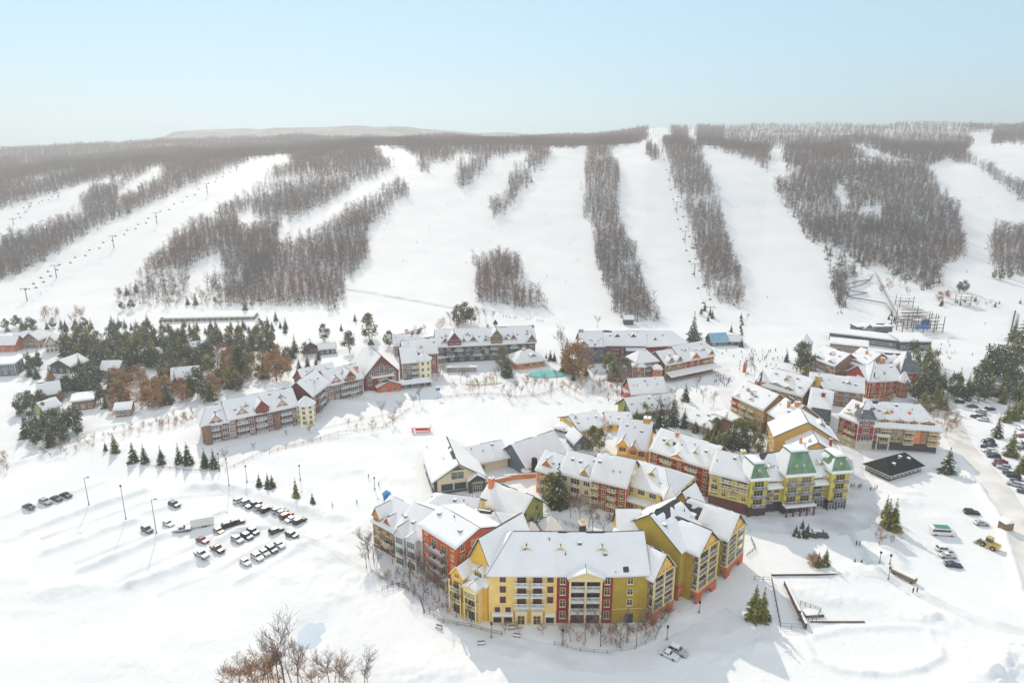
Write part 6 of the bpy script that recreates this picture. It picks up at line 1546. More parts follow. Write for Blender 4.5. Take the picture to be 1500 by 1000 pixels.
def car(kind,col,u,v,ang,group,label=None,snow=None,parts=True):
    """ang: heading in degrees from +X"""
    p=Gs(u,v); snow=R.random()<.14 if snow is None else snow
    body,glass,wd,hl,tl,sn,L,Wd,H=car_parts(kind,col,snow)
    nm={'suv':'parked_car','sedan':'parked_car','hatch':'parked_car','pickup':'pickup_truck','van':'van'}[kind]
    r=empty(nm,(p.x,p.y,p.z),math.radians(ang)); tag(r,label,'car' if kind in('suv','sedan','hatch') else ('truck' if kind=='pickup' else 'van'),group)
    inst('body',body,r,(0,0,0)); inst('window',glass,r,(0,0,0))
    if sn: inst('snow_cap',sn,r,(0,0,0))
    if parts:
        for sx in (-1,1):
            for sy in (-1,1): inst('wheel',wd,r,(sx*L*.31,sy*(Wd/2-.08),.32))
        for sy in (-1,1): inst('headlight',hl,r,(L/2-.01,sy*Wd*.36,.68)); inst('tail_light',tl,r,(-L/2+.01,sy*Wd*.38,.8))
    if not label: PEND.append((r,col+' '+CARN[kind]+(' with snowy roof' if snow else ''),p.x,p.y))
    return r
g='cars in the snowy left car park'
LC=[('sedan','dark grey',43,745,-22),('suv','silver',67,737,-22),('sedan','dark grey',83,732,-22),('sedan','black',97,727,-22),
('suv','dark grey',256,741,-30),('suv','dark grey',216,778,-35),('hatch','white',247,769,-30),('pickup','silver',267,778,22),
('suv','white',352,734,52),('suv','silver',362,737,52),('pickup','dark grey',372,741,52),('hatch','silver',381,745,52),('suv','black',391,748,52),
('suv','silver',408,749,52),('hatch','silver',414,752,52),('suv','dark red',420,757,52),('sedan','white',428,761,52),('suv','black',439,764,52),
('suv','black',336,771,35),('suv','dark grey',348,767,35),('hatch','tan',321,780,-35),('sedan','dark red',297,793,-30),('pickup','black',319,806,-35),('pickup','silver',296,817,-32),
('suv','silver',348,792,-35),('suv','black',362,787,-35),('suv','dark blue',371,780,-35),('suv','dark grey',405,779,42),('suv','dark grey',428,787,-32),
('hatch','white',360,825,-38),('suv','white',377,817,-38),('hatch','silver',388,811,-38),('suv','dark grey',398,806,-38),('hatch','white',410,801,-38)]
for k,c,u,v,a in LC: car(k,c,u,v,a,g)
# box trailer
def trailer(u,v,ang):
    p=Gs(u,v); r=empty('box_trailer',p,math.radians(ang)); tag(r,'plain white box trailer behind the silver pickup in the left car park','trailer')
    b=MB(); b.box(-3.4,3.4,-1.2,1.2,.6,3.1,'white'); b.build('body',r); b=MB(); b.box(-3.3,3.3,-1.1,1.1,3.103,3.25,'snow'); b.build('snow_cap',r)
    b=MB(); b.box(-4.8,-3.41,-.08,.08,.5,.62,'darkmetal'); b.build('tow_bar',r)
    for s in (-1,1):
        for x in (.1,.95): inst('wheel',CARCACHE['wheel'],r,(x,s*1.1,.33))
trailer(297,770,22)
g='cars parked along the right side road'
cols=['black','dark grey','silver','black','dark blue','dark grey','white','dark red']
for i,(u,v,a) in enumerate([(1404,590,170),(1424,597,172),(1437,605,140),(1450,601,10),(1440,612,100),(1430,612,130),(1440,616,160)]): car(['suv','sedan','suv'][i%3],cols[i%8],u,v,a,g,parts=True)
for i,(u,v) in enumerate([(1447,647),(1450,652),(1448,661),(1452,665),(1455,670),(1463,682),(1470,686),(1477,694),(1484,699),(1490,707),(1495,713),(1499,722),(1446,656),(1466,678),(1486,711)]): car(['suv','sedan','suv','hatch'][i%4],cols[(i*3)%8],u,v,172-i*2.2,g,parts=True)
for i,(u,v) in enumerate([(1500,630),(1498,640),(1502,650),(1497,657)]): car(['suv','sedan'][i%2],cols[(i*5+2)%8],u,v,175,g)
g='cars on the open snow lot at right'
car('suv','black',1423,752,-12,g,'black SUV standing alone on the snow above the yellow loader'); car('hatch','silver',1437,768,-8,g,'small silver hatchback half sunk in snow beside the bank')
car('suv','white',1383,806,-6,g,'white snowy SUV, upper car of the stack of three',True); car('sedan','silver',1388,815,-6,g,'silver saloon between the white SUV and the dark car',True); car('sedan','dark blue',1396,828,-14,g,'dark blue saloon, lowest of the three parked below the green van',False)
car('van','dark grey',1200,786,-10,g,'grey van by the little spruces on the street island',True)
car('suv','dark grey',1186,785,150,None,'snow heaped dark SUV beside the little spruces',True)
car('sedan','white',980,960,-38,None,'white saloon car parked below the arched entrance, left of two',True); car('suv','silver',993,955,-38,None,'silver SUV parked below the arched entrance, right of two',True)
# green and white shuttle van
p=Gs(1380,782); r=empty('shuttle_bus',p,math.radians(-6)); tag(r,'white shuttle bus with green roof stripe and snow on its bonnet','bus')
b=MB(); b.prism([(-3.6,.5),(-3.6,2.6),(-3.3,2.8),(2.2,2.7),(2.9,1.7),(3.7,1.35),(3.8,.5)],-1.1,1.1,'car_white'); b.build('body',r)
b=MB(); b.box(-3.45,1.9,-1.113,-1.1,1.55,2.3,'glass'); b.box(-3.45,1.9,1.1,1.113,1.55,2.3,'glass'); b.build('window',r)
b=MB(); b.box(-2.8,1.6,-1.0,1.0,2.81,2.95,'car_green'); b.build('roof_panel',r); b=MB(); b.box(-3.3,-2.85,-1,1,2.8,2.98,'snow'); b.build('snow_cap',r)
for sx in (-2.3,2.4):
    for sy in (-1,1): inst('wheel',CARCACHE['wheel'],r,(sx,sy*1.02,.34))
# wheel loader
p=Gs(1447,800); r=empty('wheel_loader',p,math.radians(118)); tag(r,'yellow wheel loader standing on the snow lot near the bank','loader')
b=MB(); b.box(-3.0,-.4,-1.1,1.1,.9,2.0,'car_yellow'); b.box(-.4,1.2,-.7,.7,.8,1.5,'car_yellow'); b.build('body',r)
b=MB(); b.box(-.9,.6,-.8,.8,2.0,3.2,'glass'); b.box(-1.0,.7,-.9,.9,3.203,3.35,'car_yellow'); b.build('cab',r)
b=MB(); b.tube((.9,-.5,1.3),(2.7,-.5,.7),.14,.14,'darkmetal',5); b.tube((.9,.5,1.3),(2.7,.5,.7),.14,.14,'darkmetal',5); b.build('lift_arm',r)
b=MB(); b.prism([(2.6,.2),(3.6,.1),(3.5,.3),(2.9,.45),(2.8,1.2),(2.6,1.2)],-1.35,1.35,'tan_steel' if 'tan_steel' in M else 'car_tan'); b.build('bucket',r)
w=MB(); w.tube((0,-.28,0),(0,.28,0),.72,.72,'tyre',14); w.tube((0,-.3,0),(0,.3,0),.36,.36,'car_yellow',10); wl=w.data('loader_wheel')
for sx in (-1.9,1.0):
    for sy in (-1,1): inst('wheel',wl,r,(sx,sy*1.05,.72))
# ================================================================ people
def person_mesh(pose,seed):
    """one continuous body grown from a jointed skeleton"""
    rs=random.Random(seed)
    V=[(0,0,.95),(0,0,1.12),(0,0,1.36),(0,0,1.50),(0,0,1.60),(0,.01,1.72)]; E=[(0,1),(1,2),(2,3),(3,4),(4,5)]; Rd=[.15,.16,.17,.06,.095,.09]
    st=.10 if pose=='stand' else .22
    for s in (-1,1):
        i=len(V); dy=st*s if pose=='walk' else 0
        kb=.12 if pose=='ski' else .02
        V+= [(.10*s,0,.90),(.11*s,-kb+dy*.5,.50),(.12*s,dy+.03,.10),(.12*s,dy-.12,.05)]; E+= [(0,i),(i,i+1),(i+1,i+2),(i+2,i+3)]; Rd+= [.11,.085,.07,.06]
        i=len(V); f=-.22 if pose=='ski' else -.05
        V+= [(.20*s,0,1.38),(.25*s,.02,1.10),(.24*s,f-.05,.90),(.24*s,f-.09,.82)]; E+= [(2,i),(i,i+1),(i+1,i+2),(i+2,i+3)]; Rd+= [.08,.062,.05,.045]
    if pose=='ski': V=[(x,y-(.25*max(0,z-.5)),z-.1 if z>.4 else z) for x,y,z in V]
    me=bpy.data.meshes.new('p'); me.from_pydata(V,E,[]); o=bpy.data.objects.new('p',me); COL.objects.link(o)
    m=o.modifiers.new('s','SKIN'); 
    for k,sv in enumerate(me.skin_vertices[0].data): sv.radius=(Rd[k],Rd[k]*.8); sv.use_root=(k==0)
    m2=o.modifiers.new('u','SUBSURF'); m2.levels=1
    dg=bpy.context.evaluated_depsgraph_get(); out=bpy.data.meshes.new_from_object(o.evaluated_get(dg)); bpy.data.objects.remove(o)
    return out
PM={}
def pbody(pose,top,bot):
    k=(pose,top,bot)
    if k not in PM:
        me=person_mesh(pose,1).copy(); me.materials.clear()
        for m in ('jk_'+top,'jk_'+bot,'skin'): me.materials.append(M[m])
        for f in me.polygons:
            z=f.center.z; f.material_index=1 if z<.93 else (2 if 1.50<z<1.66 else 0); f.use_smooth=True
        PM[k]=me
    return PM[k]
def gear(ski):
    if ('g',ski) in PM: return PM[('g',ski)]
    b=MB(); 
    if ski:
        for s in (-1,1): b.box(.13*s-.04,.13*s+.04,-.95,.75,.0,.03,'jk_red')
        me1=b.data('skis'); b=MB()
        for s in (-1,1): b.tube((.26*s,-.42,.85),(.32*s,.2,.05),.012,.012,'darkmetal',4)
        me2=b.data('poles'); PM[('g',ski)]=(me1,me2)
    else: PM[('g',ski)]=None
    b=MB(); return PM[('g',ski)]
def hat(c):
    if ('h',c) not in PM:
        b=MB(); b.mesh([( .105*math.cos(t)*s,.105*math.sin(t)*s,z) for z,s in ((1.68,1),(1.77,.85),(1.83,.35)) for t in [6.283*k/8 for k in range(8)]],[(r*8+k,r*8+(k+1)%8,(r+1)*8+(k+1)%8,(r+1)*8+k) for r in range(2) for k in range(8)]+[tuple(range(16,24))],'jk_'+c); PM[('h',c)]=b.data('hat')
    return PM[('h',c)]
def person(u,v,pose,top,bot,group,ang=None,phrase=None,full=None):
    p=Gs(u,v); r=empty('person',p,R.uniform(0,6.28) if ang is None else ang); tag(r,full,'person',group)
    inst('body',pbody(pose,top,bot),r,(0,0,0))
    h=hat(R.choice(list(JKT))); ho=inst('hat',h,r,(0,0,0))
    if pose=='ski': ho.location=(0,-.29,-.1)
    if pose=='ski':
        for nm,me in zip(('skis','ski_poles'),gear(True)): inst(nm,me,r,(0,0,0))
    if not full: PEND.append((r,phrase or ('person in %s jacket and %s trousers'%(top,bot)),p.x,p.y))
cs=list(JKT)
def sk(u,v): 
    c=R.choice(cs); person(u,v,'ski',c,R.choice(['black','grey','blue']),'skiers on the runs',None,'skier in a %s jacket'%c)
for u,v in [(656,299),(643,317),(629,333),(610,356),(591,383),(722,334),(717,355),(682,385),(800,315),(840,352),(835,357),(848,382),(829,414),(765,448),(763,443),(938,307),(801,405),(845,383),(1124,436),(1227,460),(1160,290),(1443,475),(1424,520),(1458,395),(1462,303),(1434,290),(1415,398),(1417,399),(60,430)]: sk(u,v)
for i,(u,v) in enumerate([(738,464),(742,465),(747,466),(753,466),(756,466),(772,468),(776,468),(787,470),(791,471),(795,471)]): person(u,v,'ski',cs[i%8],'black','line of skiers under the island wood',None,'skier in a %s jacket in the line'%cs[i%8])
rs=random.Random(4)
for i in range(62):
    u=rs.gauss(1112,26); v=rs.gauss(526,13)
    if v<504 or v>562 or not clear(*G(u,v)[:2]): continue
    person(u,v,'ski' if v<520 else rs.choice(['walk','stand']),rs.choice(cs),rs.choice(['black','grey','blue']),'crowd on the plaza below the runs')
for i in range(22):
    u=rs.uniform(1045,1070); v=rs.uniform(551,566)
    person(u,v,'stand',rs.choice(['black','grey','red','blue']),'black','dense group waiting on the plaza')
for u,v,t in [(1247,713,'black'),(1251,712,'red'),(1258,714,'black'),(1261,713,'grey'),(1281,717,'teal'),(1284,716,'grey'),(1275,718,'black')]: person(u,v,'walk',t,'black','people on the street past the mansard hotel',None,'walker in a %s coat'%t)
person(1254,799,'walk','black','black','walkers on the footpath',.4,None,'person in black walking the grey footpath, left of the pair'); person(1259,799,'walk','grey','black','walkers on the footpath',.5,None,'person in grey walking the grey footpath, right of the pair')
for i in range(26):
    u=rs.uniform(885,960); v=rs.uniform(572,632)
    if clear(*G(u,v)[:2]): person(u,v,rs.choice(['walk','stand']),rs.choice(cs),rs.choice(['black','grey']),'strollers on the lakeside paths')
for i in range(18):
    u=rs.uniform(1370,1400); v=rs.uniform(500,560); person(u,v,'ski',rs.choice(cs),'black','skiers beside the dark conifers',None,None)
for i,(u,v) in enumerate([(540,700),(523,737),(555,711),(487,742)]): person(u,v,'walk',cs[i],'black','people on the left snow field')
# ================================================================ lifts
def lift(name,pts,px,label,chairs=6,side=1):
    P=[Gs(u,v) for u,v in pts]; H=[hpx(u,v,h)[1] for (u,v),h in zip(pts,px)]
    tops=[]
    for (p,h,i) in zip(P,H,range(len(P))):
        a=P[min(i+1,len(P)-1)]-P[max(i-1,0)]; ang=math.atan2(a.y,a.x)-math.pi/2
        r=empty('lift_tower',p,ang); tag(r,None,'lift tower','towers of '+label); PEND.append((r,'steel tower of the '+label,p.x,p.y))
        b=MB(); b.tube((0,0,-1),(0,0,h),.45,.3,'metal',8); b.build('mast',r)
        b=MB(); b.box(-3.2,3.2,-.2,.2,h,h+.4,'metal'); b.build('crossarm',r)
        for s in (-1,1):
            b=MB(); b.box(s*3-.12,s*3+.12,-1.4,1.4,h-.35,h-.05,'darkmetal'); b.build('sheave_bar',r)
        c=(math.cos(ang),math.sin(ang)); tops.append([Vector((p.x+s*3*c[0],p.y+s*3*c[1],p.z+h-.1)) for s in (-1,1)])
    for s in (0,1):
        cu=MB()
        for i in range(len(tops)-1):
            a,c=tops[i][s],tops[i+1][s]; n=6; prev=a
            for k in range(1,n+1):
                t=k/n; q=a.lerp(c,t); q.z-=1.2*4*t*(1-t); cu.tube(prev,q,.04,.04,'darkmetal',3,False); prev=q
        o=cu.build('lift_cable'); tag(o,('uphill' if s else 'downhill')+' steel cable of the '+label,'cable')
        for i in range(len(tops)-1):
            a,c=tops[i][s],tops[i+1][s]
            for k in range(chairs):
                t=(k+.5+.25*s)/chairs; q=a.lerp(c,t); q.z-=1.2*4*t*(1-t); ang=math.atan2(c.y-a.y,c.x-a.x)-math.pi/2
                r=inst('chairlift_chair',None,None,q,ang) if False else empty('chairlift_chair',(q.x,q.y,q.z-2.6),ang)
                tag(r,None,'chair','chairs of the '+label); PEND.append((r,'dark chair on the %s cable of the %s'%('uphill' if s else 'downhill',label),q.x,q.y))
                inst('seat',CH_SEAT,r,(0,0,0)); inst('hanger',CH_HANG,r,(0,0,0))
b=MB(); b.box(-1.1,1.1,-.45,.05,0,.14,'darkmetal'); b.box(-1.1,1.1,.05,.16,.1,.85,'darkmetal'); CH_SEAT=b.data('seat')
b=MB(); b.tube((0,.1,.8),(0,.1,2.6),.05,.05,'darkmetal',4); b.tube((-1.1,.1,.85),(1.1,.1,.85),.05,.05,'darkmetal',4); CH_HANG=b.data('hanger')
lift('l',[(40,441),(83,407),(167,363),(230,328),(304,283),(347,250)],[18,18,17,16,14,10],'left chairlift',4)
lift('m',[(1040,462),(1017,405),(1003,356),(991,312),(981,267),(971,223),(957,196)],[12,18,17,16,14,12,9],'middle chairlift',3)
lift('f',[(20,330),(43,305),(86,290)],[9,8,7],'far left chairlift',3)
# ================================================================ street furniture
def lamp(u,v,px,label,arm=True):
    p,h=hpx(u,v,px); p.z=gz(p.x,p.y); r=empty('street_lamp',p); tag(r,label,'street lamp','tall lamps of the car park' if arm else None)
    b=MB(); b.tube((0,0,-.5),(0,0,h),.14,.09,'metal',8); b.build('pole',r)
    b=MB(); b.tube((0,0,-.3),(0,0,.55),.28,.28,'stone',8); b.build('base',r)
    if arm:
        b=MB(); b.tube((0,0,h-.1),(1.3,0,h+.15),.06,.06,'metal',5); b.build('arm',r); b=MB(); b.box(.8,1.7,-.2,.2,h+.05,h+.25,'darkmetal'); b.build('lamp_head',r)
    else:
        b=MB(); b.tube((0,0,h),(0,0,h+.6),.28,.34,'darkmetal',8); b.build('lamp_head',r)
lamp(131,743,40,'tall grey lamp post beside the first car row'); lamp(185,763,48,'tall bare pole between two ploughed snow ridges',False); lamp(230,786,50,'tall lamp with bent arm beside the dark SUV')
lamp(336,715,38,'thick pole above the middle car row',False); lamp(362,707,22,'slim pole behind the middle car row',False); lamp(440,703,20,'slim pole near the rust tinted spruce',False); lamp(322,689,24,'slim pole by the last spruce of the row',False)
for i,(u,v,px,l) in enumerate([(705,888,14,'lamp post at the left wing of the front hotel'),(660,880,14,'lamp post by the bent fence'),(720,936,20,'lamp post in front of the garage doors'),(824,945,20,'lamp post before the maroon bays'),(977,936,18,'lamp post at the bend of the cleared path'),(1024,898,14,'lamp post by the arched entrance walkway'),(1288,826,14,'lamp post on the slope by the footpath'),(1301,850,16,'lamp post at the lower end of the footpath'),(1303,828,12,'thin signpost beside the snow heap'),(549,716,16,'red striped pole on the left snow field'),(1170,908,10,'thin post by the railings')]): lamp(u,v,px,l,False)
def fence(name,pts,h,label,cat='fence',m='wood',step=2.5,rails=(.45,.95),mesh=None,r=.06):
    P=[Gs(u,v) for u,v in pts]; c=P[0]; root=empty(name,(c.x,c.y,c.z)); tag(root,label,cat)
    posts=MB();rl=MB(); first=True; n=0; pp=[]
    for i in range(len(P)-1):
        d=(P[i+1]-P[i]); k=max(1,int(d.length/step))
        for j in range(k+(i==len(P)-2)):
            q=P[i]+d*(j/k); q.z=gz(q.x,q.y); pp.append(q-c)
    pm=MB(); pm.tube((0,0,-.4),(0,0,h),r*1.3,r*1.3,m,5); pmd=pm.data('post')
    for q in pp[:100]: inst('post',pmd,root,q)
    for z in rails:
        rb=MB()
        for a,bq in zip(pp[:-1],pp[1:]): rb.tube(a+Vector((0,0,h*z)),bq+Vector((0,0,h*z)),r,r,m,4,False)
        rb.build('rail',root)
    if mesh:
        mb=MB()
        for a,bq in zip(pp[:-1],pp[1:]): mb.poly([a+Vector((0,0,.05)),bq+Vector((0,0,.05)),bq+Vector((0,0,h*.95)),a+Vector((0,0,h*.95))],mesh)
        mb.build('panel',root)
fence('fence',[(545,840),(560,850),(590,862),(615,880),(622,902)],1.2,'dark bent fence along the left flank of the horseshoe','fence','darkmetal',2.5)
fence('fence',[(622,902),(650,915),(690,920),(735,932)],1.2,'dark railing below the yellow bays of the front hotel','fence','darkmetal',2.5)
fence('fence',[(560,868),(592,858)],1.3,'short dark fence sticking out into the snow, upper one','fence','darkmetal',1.5); fence('fence',[(620,903),(648,890)],1.3,'short dark fence sticking out into the snow, lower one','fence','darkmetal',1.5)
fence('fence',[(812,945),(850,953),(890,957),(930,950),(960,935),(968,918)],1.1,'curved wire fence round the trees before the maroon bays','fence','metal',2.5)
fence('fence',[(1105,850),(1130,852),(1143,920)],1.4,'wire railing along the left side of the small bridge deck','railing','darkmetal',2.2); fence('fence',[(1143,920),(1176,922)],1.6,'short wire railing across the end of the bridge deck','railing','metal',2.0)
b_=MB(); P=[pz(1149,858),pz(1180,922)]; an=math.atan2(P[1].y-P[0].y,P[1].x-P[0].x); L=(P[1]-P[0]).length; b_.frame(P[0],an); b_.box(0,L,-.25,.25,-.5,1.9,'darkwood'); b_.box(0,L,-.3,.3,1.903,2.05,'snow'); o=b_.build('timber_wall'); tag(o,'long dark timber parapet slanting down beside the railings','wall')
fence('fence',[(1172,886),(1202,896),(1196,908),(1178,912)],1.4,'angular metal railings of the sunken stairs','railing','metal',1.2,(.3,.65,.97))
b_=MB(pz(1180,905),.1); b_.box(0,5,0,3.2,-.6,.5,'darkwood'); b_.box(.3,4.8,.3,3,.503,.65,'snow'); o=b_.build('stair_pit'); tag(o,'brown timber stair box between the parapet and the railings','stairs')
b_=MB(pz(1130,843),.02); b_.box(0,20,-.2,.2,-.4,.7,'darkwood'); b_.box(0,20,-.25,.25,.703,.85,'snow'); o=b_.build('timber_wall'); tag(o,'low straight timber edge below the olive spruces','wall')
b_=MB(pz(1186,911),.0); b_.box(0,14,-.12,.12,-.4,.35,'darkwood'); o=b_.build('timber_edge'); tag(o,'thin dark timber kerb right of the sunken stairs','kerb')
fence('fence',[(330,690),(370,672),(420,655),(470,645),(520,634),(560,628),(600,600)],1.2,'post and rail fence along the frozen lake before the long hotel','fence','wood',3.2)
fence('fence',[(395,668),(430,655),(470,646)],1.1,'second rail fence close under the timber wing','fence','wood',3)
fence('fence',[(640,585),(680,580),(720,578),(757,584),(790,580),(830,566)],1.2,'low lakeside fence between the bare trees','fence','wood',3.2)
fence('fence',[(825,562),(850,578),(880,575),(905,560)],1.2,'orange edged fence around the small promontory','fence','orange',3)
fence('fence',[(208,681),(280,690),(320,690)],.9,'low dark fence under the row of young spruces','fence','darkmetal',3)
fence('fence',[(795,758),(850,775),(900,795)],1.5,'brown courtyard fence in front of the red courtyard block','fence','wood',2.5,(.3,.65,.97))
fence('fence',[(1100,790),(1106,806),(1094,815)],1.0,'curved dark railing right of the narrow olive gable','railing','darkmetal',1.5)
# red goal like stand on the frozen lake
p=Gs(617,632); r=empty('score_stand',p,.05); tag(r,'red and white open stand alone on the frozen lake','stand')
b=MB(); b.box(-4.2,4.2,-1,1,2.0,2.25,'snow'); b.box(-4.3,4.3,-1.1,1.1,1.75,1.997,'pinkred'); b.build('roof',r)
for sx in (-3.6,3.6):
    b=MB(); b.box(sx-.18,sx+.18,-.8,.8,-.2,1.75,'rust'); b.build('post',r)
b=MB(); b.box(-2.5,3.2,.3,.5,.3,1.2,'pinkred'); b.build('panel',r); b=MB(); b.tube((3.9,0,2.2),(3.9,0,4.0),.08,.08,'rust',5); b.build('mast',r)
# blue toy shelter, pools, tents
p=Gs(567,733); r=empty('playground_hut',p,.3); tag(r,'bright blue play hut on posts left of the brown end block','hut')
b=MB(); b.box(-1.2,1.2,-1,1,1.2,2.6,'blue'); b.build('cabin',r); b=MB(); b.prism([(-1.5,2.6),(1.5,2.6),(0,3.7)],-1.2,1.2,'blue'); b.build('roof',r)
for sx in (-1,1):
    for sy in (-.8,.8):
        b=MB(); b.box(sx-.1,sx+.1,sy-.1,sy+.1,-.3,1.2,'blue'); b.build('leg',r)
p=pz(791,764); b=MB(p,.2); pts=[(4.2*math.cos(t)*(1+.2*math.sin(2*t)),2.6*math.sin(t),.12) for t in [6.283*k/24 for k in range(24)]]; b.poly(pts,'poolw')
o=b.build('swimming_pool'); POOL=o; tag(o,'small round blue swimming pool in the horseshoe courtyard','pool')
b=MB(p,.2)
for k in range(24):
    a0,a1=6.283*k/24,6.283*(k+1)/24; f=lambda t,s:(4.2*s*math.cos(t)*(1+.2*math.sin(2*t)),2.6*s*math.sin(t),.3)
    b.poly([f(a0,1.0),f(a1,1.0),f(a1,1.18),f(a0,1.18)],'snow'); b.poly([f(a0,1.0),f(a1,1.0),(*f(a1,1)[:2],.0),(*f(a0,1)[:2],.0)],'stone')
o=b.build('rim',POOL)
def tent(u,v,w,h,label,m='snow'):
    p=Gs(u,v); r=empty('tent',p,.3); tag(r,label,'tent')
    b=MB(); b.mesh([(-w,-w,1.8),(w,-w,1.8),(w,w,1.8),(-w,w,1.8),(0,0,h)],[(0,1,4),(1,2,4),(2,3,4),(3,0,4)],m); b.build('canopy',r)
    for sx in (-1,1):
        for sy in (-1,1):
            b=MB(); b.tube((sx*w*.95,sy*w*.95,-.3),(sx*w*.95,sy*w*.95,1.8),.1,.1,'white',5); b.build('pole',r)
tent(806,778,3.2,5.6,'white peaked canopy behind the front hotel ridge'); tent(778,781,2.2,4.2,'smaller white peaked canopy with red edge near the pool')
p=Gs(853,782); r=empty('cupola_lantern',p,.2); tag(r,'snow capped dark stone lantern pillar in the courtyard','pillar'); b=MB(); b.box(-.9,.9,-.9,.9,-.4,3.6,'darkmetal'); b.build('shaft',r); b=MB(); b.box(-1.2,1.2,-1.2,1.2,3.603,4.3,'snow'); b.build('cap',r); b=MB(); b.box(-.6,.6,-.6,.6,4.303,5.2,'cream'); b.build('lantern',r)
# teal pool deck and play ground by the lake
b=MB(pz(778,553),.06); pts=[(0,0),(8,-1.2),(17,0),(21,4),(18,9),(10,11),(3,9),(-1,5)]; b.poly([(x,y,.5) for x,y in pts],'teal')
for i in range(8):
    (x0,y0),(x1,y1)=pts[i],pts[(i+1)%8]; b.poly([(x0,y0,-.3),(x1,y1,-.3),(x1,y1,.5),(x0,y0,.5)],'teal')
o=b.build('pool_cover'); tag(o,'teal pool cover beside the orange walled pool pavilion','pool cover')
fence('fence',[(775,556),(800,556),(828,549),(830,540)],1.3,'light railing round the teal pool cover','railing','white',2.2)
b=MB(pz(680,563),.03); pts=[(0,0),(7,-1.5),(15,-1),(20,2),(14,6),(4,5)]; b.poly([(x,y,.3) for x,y in pts],MATS.setdefault('pale_mint_ice',mat('pale_mint_ice',(.62,.75,.60),.6,.08,.4)))
o=b.build('skating_pad'); tag(o,'pale mint skating pad with red rails by the frozen lake','rink',None,'structure')
fence('fence',[(678,564),(700,568),(724,562),(722,552)],1.2,'red rail fence round the mint skating pad','fence','pinkred',2.2)
b=MB(pz(655,545),.05); b.box(0,16,0,1.6,-.4,2.6,'stone'); b.box(-.3,16.3,-.3,1.9,2.603,3.0,'snow'); o=b.build('pergola'); tag(o,'long snow topped pergola above the mint skating pad','pergola')
p=Gs(642,583); r=empty('flag_banner',p); tag(r,'blue banner on a thin pole at the lakeside fence','banner'); b=MB(); b.tube((0,0,-.3),(0,0,5.5),.07,.05,'metal',5); b.build('pole',r); b=MB(); b.box(-1.1,1.1,-.04,.04,3.9,5.4,'blue'); b.build('flag',r)
p=Gs(1090,545); r=empty('inflatable_arch',p); tag(r,'red inflatable column at the edge of the plaza crowd','inflatable'); b=MB(); b.tube((0,0,-.2),(0,0,4.2),.9,.75,'pinkred',10); b.build('column',r); b=MB(); b.tube((0,0,4.2),(0,0,5.6),.75,.12,'pinkred',10); b.build('tip',r)
b=MB(pz(741,702),.15); b.box(-.5,14,-.3,.3,-.4,1.7,'orange'); b.box(-.6,14.1,-.35,.35,1.703,1.95,'snow'); b.frame(pz(708,711),.45); b.box(0,11,-.3,.3,-.4,1.5,'orange'); b.box(0,11,-.35,.35,1.503,1.7,'snow'); o=b.build('timber_fence'); tag(o,'orange board fence in front of the lodge rear wing','fence')
p=Gs(771,696); b=MB(p,0); n=14
for k in range(n): 
    a0,a1=6.283*k/n,6.283*(k+1)/n; b.poly([(1.9*math.cos(a0),1.9*math.sin(a0),-.3),(1.9*math.cos(a1),1.9*math.sin(a1),-.3),(1.9*math.cos(a1),1.9*math.sin(a1),2.2),(1.9*math.cos(a0),1.9*math.sin(a0),2.2)],'orange'); b.poly([(2.1*math.cos(a0),2.1*math.sin(a0),2.2),(2.1*math.cos(a1),2.1*math.sin(a1),2.2),(0,0,3.4)],'snow')
o=b.build('sauna_barrel'); tag(o,'round orange kiosk with snow cap by the slate hall','kiosk')
# ropes course and mountain coaster
p=G(1352,487); r=empty('ropes_course',(p.x,p.y,p.z),0); tag(r,'tall timber ropes course tower with blue netting at the foot of the wood','climbing tower')
xs=[-14,-7,0,7,13]; ys=[0,7,14,21]
for i,x in enumerate(xs):
    for j,y in enumerate(ys):
        if (i+j)%2==0 or j<2:
            hh=9+((i*3+j*5)%5); b=MB(); zz=gz(p.x+x,p.y+y)-p.z; b.tube((x,y,zz-1),(x,y,zz+hh),.3,.22,'darkwood',6); b.build('post',r)
for z in (3.0,5.4,7.8,10.2):
    for j,y in enumerate(ys):
        b=MB(); zz=gz(p.x,p.y+y)-p.z; b.box(xs[0]+ (j*3),xs[-1]-(3 if z>6 else 0),y-.5,y+.5,z+zz,z+zz+.18,'darkwood'); b.box(xs[0]+(j*3),xs[-1]-2,y-.5,y-.44,z+zz+.9,z+zz+1.0,'darkwood'); b.build('platform',r)
b=MB(); b.box(-6,4,-.3,-.2,2.6,5.6,'blue'); b.box(2,8,7.2,7.3,3.2,7.4,'blue'); b.build('netting',r)
for i,x in enumerate((-5,6)):
    b=MB(); b.box(x-2.6,x+2.6,-1.6,1.6,8.8,9.0,'snow'); b.build('snow_deck',r)
for (u,v,w,lab) in ((1324,448,10,'low timber climbing deck above the ropes course'),(1410,446,8,'small timber watch tower by the hedge on the right slope')):
    q=G(u,v); r=empty('timber_tower',q); tag(r,lab,'platform')
    for sx in (-1,1):
        for sy in (-1,1):
            b=MB(); b.tube((sx*w/2,sy*3,-1.5),(sx*w/2,sy*3,8),.25,.2,'darkwood',6); b.build('post',r)
    for z in (3.5,6.5):
        b=MB(); b.box(-w/2-.5,w/2+.5,-3.4,3.4,z,z+.2,'darkwood'); b.build('deck',r); b=MB(); b.box(-w/2-.4,w/2+.4,-3.3,3.3,z+.203,z+.4,'snow'); b.build('snow_layer',r)
